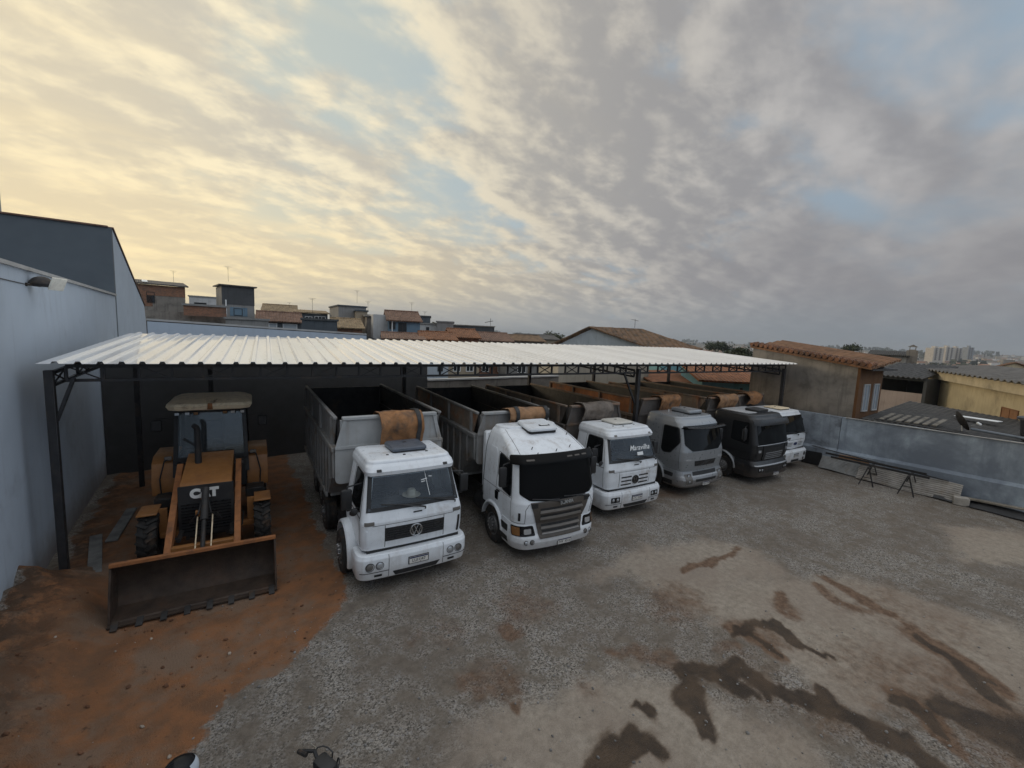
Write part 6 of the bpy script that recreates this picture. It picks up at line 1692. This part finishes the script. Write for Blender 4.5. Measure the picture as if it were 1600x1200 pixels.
HH('grey house with a dark flat roof slab, left of the weathered grey wall', 529, 572, 480, 520, 52, MW['grey'], yaw=.22, depth=7, roof='flat', roofm=MW['slate'])
HH('tan fronted annex under the dark flat roof', 556, 574, 487, 520, 50.5, MW['tan'], yaw=.1, depth=3, roof='flat', roofm=MW['slate'])
HH('narrow stained house front beside the tall pale blank wall', 573, 586, 496, 526, 47, MW['old'], yaw=.1, depth=6, roof='shed', roofm=FC, ridge=489)
HH('tall pale blank wall of a house against the blue fronted house', 583, 608, 492, 528, 45, MW['white'], yaw=.15, depth=6, roof='none')
H, W_, h = HH('blue fronted house with a brown tiled roof', 607, 656, 502, 524, 44, MW['blue'], yaw=.12, depth=7, roof='gable', roofm=TB, ridge=485, wins=[(.32, .55, .25, .85, alu, 1), (.04, .2, .45, .85, alu, 0)])
mb = MB(); mb.tube([(-W_ / 2 + .35, -.08, -.5), (-W_ / 2 + .35, -.08, h)], .05); mb.build('downpipe', Mt['stick'], H)
HH('dark block behind the blue fronted house', 650, 672, 495, 510, 60, MW['slate'], depth=6, roof='flat', roofm=MW['dark'])
HH('white house with a narrow door right of the blue fronted house', 655, 684, 507, 526, 55, MW['white'], yaw=.05, depth=6, roof='flat', wins=[(.38, .5, .1, .75, alu, 0)])
HH('plain grey flat roofed block with a thin pole', 682, 708, 504, 526, 54, MW['grey'], yaw=.0, depth=7, roof='flat')
H, W_, h = HH('long dark roofed house with an aerial on its flat roof', 708, 772, 510, 524, 66, MW['dark'], yaw=.1, depth=9, roof='flat', roofm=MW['old'])
mb = MB(); mb.tube([(W_ * .44, 2, h), (W_ * .44, 2, h + 1.4)], .03, 6); mb.tube([(W_ * .30, 2, h + .7), (W_ * .44, 2, h + .95), (W_ * .5, 2, h + 1.0)], .05, 6); mb.build('aerial', Mt['steel'], H)
for i, (a, b_, e, rg, bs, d, mm, tm, lb) in enumerate([(600, 662, 530, 521, 540, 38, 'old', TB, 'low brown tiled roof in front of the blue fronted house'), (660, 712, 531, 519, 541, 40, 'brick', TL, 'orange tiled house in front of the grey block'),
        (706, 748, 528, 514, 541, 46, 'brick', TL, 'brick house with a bright orange roof under the aerial'), (744, 800, 533, 520, 545, 50, 'old', TB, 'brown roofed house stepping down right of the brick house'),
        (790, 850, 533, 524, 548, 62, 'old', TD, 'low mossy roofed house left of the pale blue gable'), (812, 872, 530, 523, 546, 80, 'tan', FC, 'grey ribbed roof house behind the mossy roof, left of the gable')]):
    HH(lb, a, b_, e, bs, d, MW[mm], yaw=.08 + .03 * i, depth=9, roof='gable', roofm=tm, ridge=rg)

# pale blue gable with a weathered tile roof
gb = thing('gable_house', 'pale blue stained gable with a long weathered tile roof behind the canopy', 'house', (0, 0, 0))
pA, pB_, pT_ = at_depth(862, 540, 45), at_depth(1004, 541.5, 41), at_depth(921, 512.5, 43.4)
fdir = (pB_ - pA); fdir.z = 0; fdir.normalize(); bk_ = V((-fdir.y, fdir.x, 0)); back = (bk_ * .55 + fdir * .85).normalized() * 5.6
mb = MB(); fr_ = [pA, pB_, pT_]; dn = V((0, 0, -8))
P5 = [pA + dn, pB_ + dn, pB_, pT_, pA]; F5_ = [mb.bm.verts.new(p) for p in P5]; B5_ = [mb.bm.verts.new(p + bk_ * .3) for p in P5]
mb.bm.faces.new(F5_); mb.bm.faces.new(B5_[::-1])
for k in range(5): mb.bm.faces.new((F5_[k], B5_[k], B5_[(k + 1) % 5], F5_[(k + 1) % 5]))
mb.build('gable_wall', wallm((.40, .45, .49), 'stained_gable'), gb)
for side, e_ in (('r', pB_ + (pB_ - pT_) * .09), ('l', pA + (pA - pT_) * .06)):
    up = V((0, 0, .16)); rows = [[(pT_ + up).lerp(e_ + up, k / 9) - bk_ * .3 + back * (j / 12) + V((0, 0, .05 * NZ.noise(V((j * .7, k * .8, 3))))) for k in range(10)] for j in range(13)]
    ex = back.normalized(); ev = (e_ - pT_).normalized(); nz_ = ex.cross(ev).normalized(); ey = nz_.cross(ex); o_ = pT_
    Ml = MX(((ex.x, ey.x, nz_.x, o_.x), (ex.y, ey.y, nz_.y, o_.y), (ex.z, ey.z, nz_.z, o_.z), (0, 0, 0, 1))); inv = Ml.inverted()
    mb = MB(); mb.sheet([[inv @ p for p in r] for r in rows], inv.to_3x3() @ V((0, 0, -.12))); ro = mb.build('roof', tile_mat('long_weathered_tiles_' + side, (.17, .10, .055), .5, row=.45, moss=.4), gb); ro.matrix_local = Ml
mb = MB(); q_ = pB_ - V((.1, 0, .15)); 
A4 = [q_ + bk_ * .3, q_ + back, q_ + back + dn, q_ + bk_ * .3 + dn]; mb.face(A4)
q_ = pA - V((-.1, 0, .15)); mb.face([q_ + bk_ * .3, q_ + bk_ * .3 + dn, q_ + back + dn, q_ + back]); mb.build('side_walls', MW['grey'], gb, fix=False)
mb = MB(); q_ = pT_ + back * .85 + V((0, 0, .2)); mb.tube([q_, q_ + V((0, 0, .9))], .02, 5); mb.tube([q_ + V((-.6, 0, .85)), q_ + V((.7, .1, .75))], .02, 5); mb.build('aerial', Mt['steel'], gb)

# houses seen under the canopy
HU = 'houses glimpsed under the canopy'
def HUf(label, *a, **k): return house('house', label, 'house', *a, group=HU, **k)
HUf('pale house front with dark windows glimpsed through the truss, first past the grey wall', 668, 700, 560, 592, 33, MW['pale'], yaw=.35, depth=5, roof='flat', wins=[(.5, .7, .4, .8, alu, 0)])
HUf('tan house front with white framed windows glimpsed through the truss', 698, 748, 560, 590, 38, MW['tan'], yaw=.3, depth=5, roof='gable', roofm=TL, ridge=545, wins=[(.2, .4, .35, .75), (.6, .8, .35, .75)])
HUf('orange brick house glimpsed through the truss', 745, 795, 566, 590, 42, MW['brick'], yaw=.3, depth=6, roof='gable', roofm=TL, ridge=552, wins=[(.15, .35, .4, .8), (.65, .8, .4, .8)])
HUf('grey house front with one window glimpsed through the truss', 790, 850, 566, 592, 40, MW['grey'], yaw=.3, depth=6, roof='gable', roofm=TD, ridge=556, wins=[(.3, .5, .4, .8)])
H, W_, h = HUf('plain cream house wall standing behind the open dump boxes', 871, 1012, 560, 602, 29, wallm((.42, .385, .32), 'cream_plain_render'), yaw=.42, depth=5, roof='flat', roofm=MW['grey'])
mb = MB(); mb.bx(9.3, 18, 21.2, 27, -.3, 2.25); o = mb.build('low_outbuilding', MW['grey']); tag(o, 'low grey outbuilding just behind the low grey wall', 'outbuilding')
mb = MB(); mb.lathe([(.001, .62), (.7, .55), (1.15, .3), (1.3, 0)], 24, MX.Translation((14.1, 22.6, 2.252)), cap=False); o = mb.build('white_awning', MW['white']); tag(o, 'white rounded awning roof seen just over the low grey wall', 'awning')
# orange tiled roof sloping down to the right, with blue walls
tr = thing('tiled_house', 'house with a broad orange tile roof sloping down behind the last dump boxes', 'house', (0, 0, 0))
A, B_, C_, D2 = at_depth(985, 578, 33), at_depth(1052, 578, 34), at_depth(1185, 634, 23), at_depth(1090, 634, 23)
mb = MB(); n = 10; rows = [[(A.lerp(B_, k / n)).lerp(D2.lerp(C_, k / n), j / 8) for k in range(n + 1)] for j in range(9)]
vx = (D2 - A); 
o_ = V(A); ex = (D2 - A).normalized(); nz_ = ex.cross(B_ - A).normalized(); ey = nz_.cross(ex)
Ml = MX(((ex.x, ey.x, nz_.x, o_.x), (ex.y, ey.y, nz_.y, o_.y), (ex.z, ey.z, nz_.z, o_.z), (0, 0, 0, 1)))
inv = Ml.inverted()
TR_ = tile_mat('orange_roof_tiles', (.25, .105, .048), .24, row=.38, moss=.12)
mb.sheet([[inv @ p for p in r] for r in rows], (0, 0, -.1)); ro = mb.build('roof', TR_, tr); ro.matrix_local = Ml
mb = MB()
lo = [A, B_, C_, D2]
top = [mb.bm.verts.new(p - V((0, 0, .18))) for p in lo]; bot = [mb.bm.verts.new((p.x, p.y, -4)) for p in lo]
for k in range(4): mb.bm.faces.new((top[k], top[(k + 1) % 4], bot[(k + 1) % 4], bot[k]))
mb.bm.faces.new(bot); mb.build('wall', MW['tan'], tr)
HUf('teal blue house wall with a dark doorway, right of the plain cream wall', 1030, 1100, 556, 612, 36, MW['teal'], yaw=.35, depth=5, roof='flat', roofm=MW['pale'], wins=[(.55, .66, .1, .7, alu, 0)])
H, W_, h = HUf('low blue house under an orange tiled roof, beside the cement house', 1094, 1180, 598, 632, 27, MW['teal'], yaw=.30, depth=5, roof='shed', roofm=TR_, ridge=572, over=.3)
mb = MB()
for xx in (.26, .37, .72): mb.box((-W_ / 2 + W_ * xx, -.02, h * .68), (.16, .03, .3)); 
mb.split('dark_patch', MW['slate'], H)

# cement house on the right boundary
K = V((24.62, 7.0, 0)); ua = R_(-4.6)
ch = thing('cement_house', 'tall bare cement house with an ochre end and two white windows on the right boundary', 'house', K, ua)
LY = 5.0; WX = 2.5
zn, zf_ = 4.86, 5.50
mb = MB(); mb.prism([(0, -.3), (LY, -.3), (LY, zf_), (0, zn)], 0, .2, 'x'); mb.bx(.2, WX, LY - .2, LY, -.3, zf_); mb.bx(WX - .2, WX, .2, LY - .2, -.3, zn)
mb.build('cement_wall', Mt['cement'], ch)
mb = MB(); mb.bx(.0, WX, -.12, -.002, -.3, zn + .15); mb.build('ochre_wall', MW['ochre'], ch)
for x0, x1 in ((.55, 1.08), (1.62, 2.12)): window(ch, x0, x1, 2.75, 3.95, -.12, 'coping', 1, wallm((.26, .3, .34), 'white_louvre'))
mb = MB(); mb.sheet([[(lerp(-.15, WX + .6, k / 12), lerp(-.55, LY + .1, j / 10), lerp(zn - .02, zf_ + .08, j / 10) + .13 * lerp(-.15, WX + .6, k / 12) + .03 * sin(k * 2.1) + .02 * NZ.noise(V((k, j, 0)))) for k in range(13)] for j in range(11)], (0, 0, -.1))
mb.build('tile_roof', tile_mat('bright_clay_tiles', (.215, .11, .055), .26, row=.4, moss=.12), ch)
rr = random.Random(3); mb = MB()
for i in range(22):
    yy = lerp(-.5, LY, i / 21); mb.tube([(-.22, yy, lerp(zn, zf_ + .1, i / 21) + .05 + .03 * rr.random()), (.5, yy + .05, lerp(zn, zf_ + .1, i / 21) + .13)], [.10, .09], 8)
mb.build('verge_tiles', tile_mat('verge_clay_tiles', (.22, .10, .05), .26, row=.4, moss=.3), ch)
mb = MB(); mb.prism([(-.5, zn - .2), (LY, zf_ - .14), (LY, zf_ - .06), (-.5, zn - .12)], .2, WX + .45, 'x'); mb.build('roof_timbers', Mt['frame'], ch)

# yellow house with fibre-cement roof
A, B2_ = V((54.2, 11.33)), V((36.3, 2.95)); u = (B2_ - A).normalized(); ang_ = atan2(u.y, u.x)
yh = thing('yellow_house', 'long yellow rendered house with a ribbed grey roof and brown window at the right edge', 'house', (A.x, A.y, 0), ang_)
Ln = 26
mb = MB(); mb.bx(0, Ln, 0, 8, -4, 4.18); mb.build('wall', wallm((.40, .335, .215), 'yellow_render'), yh)
mb = MB(); mb.bx(-.05, Ln, -.28, -.002, 3.55, 4.2); mb.build('eave_beam', wallm((.44, .375, .26), 'pale_yellow_render'), yh)
mb = MB(); NW = 34 * 8
mb.sheet([[(-.3 + (Ln + .3) * k / NW, lerp(-.55, 5.2, j), lerp(4.24, 4.66, j) + .075 * max(-.6, sin(2 * pi * k / 8))) for k in range(NW + 1)] for j in (0, .5, 1)], (0, 0, -.05)); mb.build('roof', mat('big_wave_roofing', (.115, .11, .105), .9, var=.25, dirt=(.05, .05, .045), dirtamt=.4), yh)
window(yh, 18.0, 19.8, 1.6, 2.6, -.0, hm('brown_frame', (.16, .07, .03), .7), 1, hm('brown_shutter', (.2, .095, .04), .7))
mb = MB(); mb.tube([(.15, -.15, -1), (.15, -.15, 4.1)], .09); mb.build('downpipe', Mt['coping'], yh)
# open shed left of it
pl, pr_ = at_depth(1368, 640, 36), at_depth(1437, 640, 33.4); sv = pr_ - pl; sv.z = 0; Ws = sv.length
sh = thing('open_shed', 'open sided shed with a deep black opening and ribbed roof left of the yellow house', 'shed', (pl.x, pl.y, 0), atan2(sv.y, sv.x))
zl = lambda py: CAMZ + ray(1407, py).z * 34.5 / FPX
z1_, z2_, z3_ = zl(612), zl(589), zl(574)
mb = MB(); mb.bx(0, Ws, .0, .25, -3, z1_); mb.build('parapet', MW['pink'], sh)
mb = MB(); mb.bx(0, Ws, 4.6, 4.8, -3, z2_); mb.bx(-.2, -.001, .0, 4.6, -3, z2_); mb.bx(Ws, Ws + .2, .0, 4.6, -3, z2_); mb.build('inner_walls', MW['dark'], sh)
mb = MB(); mb.bx(0, Ws, -.02, .1, z2_ - .2, z2_); mb.build('lintel', MW['dark'], sh)
mb = MB(); NW = 12 * 8; mb.sheet([[(-1.0 + (Ws + 1.1) * k / NW, lerp(-.45, 5.2, j), lerp(z2_ + .05, z3_ + .25, j) + .06 * max(-.6, sin(2 * pi * k / 8))) for k in range(NW + 1)] for j in (0, .5, 1)], (0, 0, -.05)); mb.build('roof', mat('dark_wave_roofing', (.07, .068, .066), .9, var=.25), sh)
H, W_, h = house('chimney_house', 'grey walled house with a small capped chimney', 'house', 1356, 1414, 556, 578, 52, MW['grey'], yaw=-.1, depth=5, roof='shed', roofm=FD, ridge=548, dz=3)
mb = MB(); mb.bx(W_ / 2 - .1, W_ / 2 + .9, .2, 1.2, -1, h + .75); mb.bx(W_ / 2 + .1, W_ / 2 + .7, .4, 1.0, h + .75, h + .85)
for dx in (.12, .62): mb.bx(W_ / 2 + dx, W_ / 2 + dx + .07, .45, .95, h + .85, h + 1.15)
mb.prism([(W_ / 2 - .05, h + 1.15), (W_ / 2 + .85, h + 1.15), (W_ / 2 + .4, h + 1.42)], .3, 1.1, 'y'); mb.build('chimney', MW['old'], H)
house('gable_house', 'distant yellow gable with brown trim beyond the ribbed roof, right edge', 'house', 1548, 1618, 577, 592, 75, MW['cream'], yaw=.1, depth=10, roof='flat', roofm=TL)
mbp = thing('small_gable', 'low yellow gable end with a reddish edge beyond the long ribbed roof', 'house', at_depth(1583, 580, 73), CAMYAW + .1)
mb = MB(); mb.prism([(-4.2, -.6), (4.2, -.6), (4.2, .35), (0, 1.35), (-4.2, .35)], 0, .3, 'y'); mb.build('gable_wall', MW['cream'], mbp)
mb = MB(); bar(mb, (-4.4, .1, .4), (0, .1, 1.45), .7, .14); bar(mb, (4.4, .1, .4), (0, .1, 1.45), .7, .14); mb.build('verge', MW['ochre'], mbp)

# low dark roofs and clutter just over the right wall
sr = thing('low_roof', 'low dark ribbed roof just over the right wall', 'roof', (0, 0, 0))
P_ = [(24.35, 6.6, 2.48), (24.2, -1.5, 2.3), (32.0, -2.5, 2.15), (35.0, 7.2, 2.62)]
mb = MB(); a, b_, c_, d_ = [V(p) for p in P_]
rows = [[a.lerp(b_, k / 60).lerp(d_.lerp(c_, k / 60), j / 8) + V((0, 0, .03 * sin(k * pi))) for k in range(61)] for j in range(9)]
rows = [[a.lerp(b_, k / 240).lerp(d_.lerp(c_, k / 240), j / 4) + V((0, 0, .014 * sin(k * pi / 3.0))) for k in range(241)] for j in range(5)]
mb.sheet(rows, (0, 0, -.03)); mb.build('roof_sheet', mat('sooty_fibre_cement', (.034, .032, .03), .95, var=.3, dirt=(.1, .095, .085), dirtamt=.3, bump=.1), sr)
mb = MB(); mb.bx(24.6, 33, -1.5, 6.0, -.3, 2.2); mb.build('wall', MW['dark'], sr)
mb = MB()
for k in range(7): mb.box((25.4 + .05 * k, 5.9 - .28 * k, 2.62), (1.3, .16, .04), mat=MX.Rotation(R_(-5), 4, 'Z') @ MX.Rotation(R_(-8), 4, 'Y'))
o = mb.build('slatted_pallet', mat('grey_slats', (.17, .155, .13), .9, var=.3)); tag(o, 'grey slatted timber rack lying on the low dark roof by the ochre house end', 'timber rack')
mb = MB(); mb.tube([(25.2, 3.2, 2.6), (24.8, .6, 2.52)], .055, 10); o = mb.build('pipe', mat('grey_blue_pipe', (.16, .19, .23), .5)); tag(o, 'grey blue pipe lying on the low roof right of the dish', 'pipe')
mb = MB(); mb.tube([(24.75, 6.2, 2.5), (24.6, 2.5, 2.42), (24.5, -1, 2.36)], .045, 8); o = mb.build('gutter_pipe', Mt['frame']); tag(o, 'thin black pipe along the top of the right wall', 'pipe')
mb = MB(); mb.box((29.5, 3.6, 2.62), (1.5, .5, .03), rot=R_(75), bev=.005); o = mb.build('white_sheet', Mt['stick']); tag(o, 'white sheet lying on the low roof below the yellow house', 'sheet')
ds = thing('satellite_dish', 'dark satellite dish turned away on the low roof over the right wall', 'dish', (25.2, 3.35, 2.46))
mb = MB(); Mq = MX.Translation((.1, .15, .42)) @ MX.Rotation(R_(25), 4, 'Z') @ MX.Rotation(R_(62), 4, 'X')
mb.lathe([(.001, -.12), (.15, -.11), (.3, -.07), (.42, 0), (.43, .01), (.3, -.055), (.15, -.095), (.001, -.105)], 24, Mq); mb.build('reflector', Mt['steel'], ds)
mb = MB(); mb.tube([(.05, .1, 0), (.1, .15, .36)], .03); mb.tube([(.1, .1, .15), (-.1, -.42, .42)], .015); mb.build('mast', Mt['coping'], ds)
mb = MB(); mb.lathe([(.03, 0), (.05, .04), (.05, .14), (.02, .16)], 12, MX.Translation((-.1, -.42, .36)) @ MX.Rotation(R_(-60), 4, 'X'), cap=True); mb.build('feed_horn', Mt['stick'], ds)
wt = thing('water_tub', 'black tapered water tub with a rim at the right edge', 'tub', (25.35, 1.55, 2.44))
mb = MB(); mb.lathe([(.33, 0), (.36, .02), (.44, .78), (.46, .8)], 28); mb.bm.faces.new(mb.bm.verts[:28]); tb = mb.build('tub_wall', mat('black_tank_plastic', (.02, .022, .028), .45), wt)
mb = MB(); mb.lathe([(.45, .76), (.53, .79), (.53, .87), (.47, .9), (.2, .93), (.001, .95)], 28); mb.build('lid', mat('blue_black_lid', (.035, .042, .055), .45), wt)

# ------------------------------------------------------------------ trees
bark = mat('bark', (.06, .045, .035), .95, var=.3); LEAF = {}
def leafm(key, c):
    if key not in LEAF:
        mt, t, b = new_mat(key); g_ = t.new('ShaderNodeNewGeometry')
        t.l.new(t.mix(g_.outputs['Random Per Island'], tuple(x * .55 for x in c), tuple(x * 1.4 for x in c)), b.inputs['Base Color']); b.inputs['Roughness'].default_value = .75; LEAF[key] = mt
    return LEAF[key]


def tree(label, loc, h, r, m, seed_, n=1500, group='trees among the houses'):
    rg = random.Random(seed_); T = thing('tree', label, 'tree', loc, 0, group)
    mb = MB(); mb.tube([(0, 0, -1), (.04 * h, .02 * h, h * .25), (.02 * h, 0, h * .55)], [.05 * h, .04 * h, .02 * h], 8)
    for i in range(6):
        a = i * 1.1; mb.tube([(.03 * h, .01 * h, h * (.25 + .03 * i)), (cos(a) * r * .45, sin(a) * r * .45, h * (.5 + .04 * i)), (cos(a) * r * .75, sin(a) * r * .75, h * (.62 + .04 * i))], [.02 * h, .012 * h, .004 * h], 5)
    mb.build('trunk', bark, T)
    cl = []
    for i in range(26):
        a = rg.random() * 2 * pi; q = rg.random() ** .5; cl.append(V((cos(a) * r * q * .8, sin(a) * r * q * .8, h * (.42 + .5 * rg.random() * (1.05 - q * .6)))))
    mb = MB()
    for i in range(n):
        c_ = cl[rg.randrange(26)]; v_ = V((rg.gauss(0, 1), rg.gauss(0, 1), rg.gauss(0, .8))); p = c_ + v_ * r * .14
        s_ = r * (.05 + .05 * rg.random()); q = V((rg.gauss(0, 1), rg.gauss(0, 1), rg.gauss(0, 1))).normalized(); w_ = q.orthogonal().normalized(); u_ = q.cross(w_)
        mb.face([p + w_ * s_, p + u_ * s_ * .6, p - w_ * s_, p - u_ * s_ * .6])
    mb.build('crown', m, T, ang=0, fix=False); return T


LM = leafm('dark_leaves', (.035, .05, .022)); LM2 = leafm('olive_leaves', (.055, .06, .03))
for i, (px, py, d, h_, r_, mm, lb) in enumerate([(1156, 564, 60, 1.7, 2.0, LM, 'dark round tree just left of the cement house roof'), (1118, 547, 150, 2.2, 4.6, LM, 'low spreading tree over the far canopy edge, left of the dark round tree'),
        (860, 541, 130, 4.2, 4.2, LM2, 'olive tree on the skyline left of the pale blue gable'), (1330, 551, 140, 2.4, 3.4, LM, 'dark tree behind the tile roof, left of the chimney house')]):
    p = at_depth(px, py, d); tree(lb, p, h_, r_, mm, 40 + i)

# ------------------------------------------------------------------ distant town
def island_mat(name, stops):
    mt, t, b = new_mat(name); g_ = t.new('ShaderNodeNewGeometry'); r_ = t.new('ShaderNodeValToRGB'); r_.color_ramp.interpolation = 'CONSTANT'
    while len(r_.color_ramp.elements) < len(stops): r_.color_ramp.elements.new(.5)
    for e, (q, c) in zip(r_.color_ramp.elements, stops): e.position = q; e.color = (*c, 1)
    t.l.new(g_.outputs['Random Per Island'], r_.inputs[0]); t.l.new(r_.outputs[0], b.inputs['Base Color']); b.inputs['Roughness'].default_value = .9; return mt


rg = random.Random(21); mb = MB(); mr = MB()
for i in range(2600):
    az = rg.uniform(22, 100); r = 150 * (18 ** rg.random()) if az > 40 else 260 * (10 ** rg.random())
    x, y = sin(R_(az)) * r, cos(R_(az)) * r; z0 = terr(az, r); w_ = rg.uniform(6, 14); dd = rg.uniform(6, 14); h = rg.uniform(2.6, 6) if rg.random() < .93 else rg.uniform(7, 14)
    yw = rg.choice((0, .3, .6)) + rg.random() * .15
    mb.box((x, y, z0 + h / 2 - 1), (w_, dd, h + 2), rot=yw)
    if h < 7 and rg.random() < .75:
        c_, s_ = cos(yw), sin(yw)
        def P3(a, b, c): return (x + a * c_ - b * s_, y + a * s_ + b * c_, z0 + c)
        o_ = .5; e = h; k = h + w_ * .16
        A = [P3(-w_ / 2 - o_, -dd / 2 - o_, e), P3(w_ / 2 + o_, -dd / 2 - o_, e), P3(w_ / 2 + o_, dd / 2 + o_, e), P3(-w_ / 2 - o_, dd / 2 + o_, e), P3(0, -dd / 2 - o_, k), P3(0, dd / 2 + o_, k)]
        v_ = [mr.bm.verts.new(p) for p in A]
        for f_ in ((0, 4, 5, 3), (1, 2, 5, 4), (0, 1, 4), (2, 3, 5), (3, 2, 1, 0)): mr.bm.faces.new([v_[k_] for k_ in f_])
o = mb.build('distant_town', island_mat('town_walls', [(0, (.5, .49, .47)), (.3, (.36, .32, .27)), (.5, (.22, .2, .18)), (.65, (.42, .36, .27)), (.8, (.6, .6, .6)), (.92, (.2, .25, .3))]), ang=0, fix=False); struct(o, 'stuff')
o = mr.build('distant_roofs', island_mat('town_roofs', [(0, (.2, .1, .06)), (.4, (.15, .09, .06)), (.6, (.16, .15, .14)), (.8, (.27, .14, .08)), (.93, (.4, .4, .39))]), ang=0, fix=False); struct(o, 'stuff')
mb = MB()
for i in range(9000):
    az = rg.uniform(20, 102); r = 140 * (25 ** rg.random()); k = NZ.noise(V((az * .35, log(r) * 2.2, 2)))
    if k < .02: continue
    x, y = sin(R_(az)) * r, cos(R_(az)) * r; z0 = terr(az, r); s_ = rg.uniform(1.2, 3.4) * (1 + r / 1500)
    for j in range(3):
        p = V((x + rg.gauss(0, s_), y + rg.gauss(0, s_), z0 + s_ * rg.uniform(.3, 1.6))); q = V((rg.gauss(0, 1), rg.gauss(0, 1), rg.gauss(0, .5))).normalized(); w_ = q.orthogonal().normalized() * s_; u_ = q.cross(w_).normalized() * s_ * .8
        mb.face([p + w_, p + u_, p - w_ * .8, p - u_])
o = mb.build('distant_trees', leafm('far_leaves', (.035, .045, .025)), ang=0, fix=False); struct(o, 'stuff')

# apartment slabs on the plain
def slab(px0, px1, ptop, pbase, d, m, label, cols_=5):
    c = at_depth((px0 + px1) / 2, pbase, d); W_ = (px1 - px0) * d / FPX; h = (pbase - ptop) * d / FPX
    B = thing('apartment_block', label, 'apartment block', c, CAMYAW + .1, 'apartment blocks on the plain')
    mb = MB(); mb.bx(-W_ / 2, W_ / 2, 0, W_ * .7, -30, h); mb.bx(-W_ * .2, W_ * .1, W_ * .2, W_ * .5, h, h + 3.5); mb.build('wall', m, B)
    mb = MB()
    for i in range(cols_ - 1):
        if i % 2 == 0: xx = -W_ / 2 + W_ * (i + .8) / cols_; mb.bx(xx, xx + W_ / cols_ * .7, -.4, -.05, 0, h)
    mb.build('recess', hm('apartment_recess', (.17, .15, .135), .9), B)
    mb = MB(); nf = max(6, int(h / 3.2))
    for f_ in range(nf):
        for i in range(cols_):
            if i % 2 == 1: xx = -W_ / 2 + W_ * (i + .5) / cols_; mb.bx(xx - .9, xx + .9, -.5, -.06, h * (f_ + .3) / nf, h * (f_ + .75) / nf)
    mb.build('windows', hm('apartment_windows', (.12, .12, .125), .4), B); return B
ap = wallm((.5, .46, .41), 'apartment_render'); ap2 = wallm((.26, .28, .31), 'grey_apartment_render')
for a, b_, tp, dd, mm, lb in ((1456, 1474, 544, 820, ap, 'pale apartment block, leftmost of the cluster on the plain'), (1475, 1491, 543, 850, ap, 'pale apartment block, second from the left of the cluster'), (1489, 1504, 544, 880, ap, 'pale apartment block, third of the cluster next to the grey one'), (1503, 1512, 545, 900, ap2, 'narrow grey apartment block in the cluster'), (1510, 1520, 543, 860, ap2, 'rightmost grey apartment block of the cluster')):
    slab(a, b_, tp, 563, dd, mm, lb)

# ------------------------------------------------------------------ haze
mb = MB(); mb.bx(-7000, 7000, -6000, 8000, -75, 70); hz_ = mb.build('haze', bpy.data.materials.new('haze_air'), ang=0); struct(hz_, 'stuff')
hm_ = hz_.data.materials[0]; hm_.use_nodes = True; nt = hm_.node_tree; nt.nodes.clear(); ou = nt.nodes.new('ShaderNodeOutputMaterial'); pv = nt.nodes.new('ShaderNodeVolumePrincipled')
pv.inputs['Color'].default_value = (.62, .68, .76, 1); pv.inputs['Density'].default_value = .00022; pv.inputs['Anisotropy'].default_value = .0
nt.links.new(pv.outputs[0], ou.inputs['Volume'])
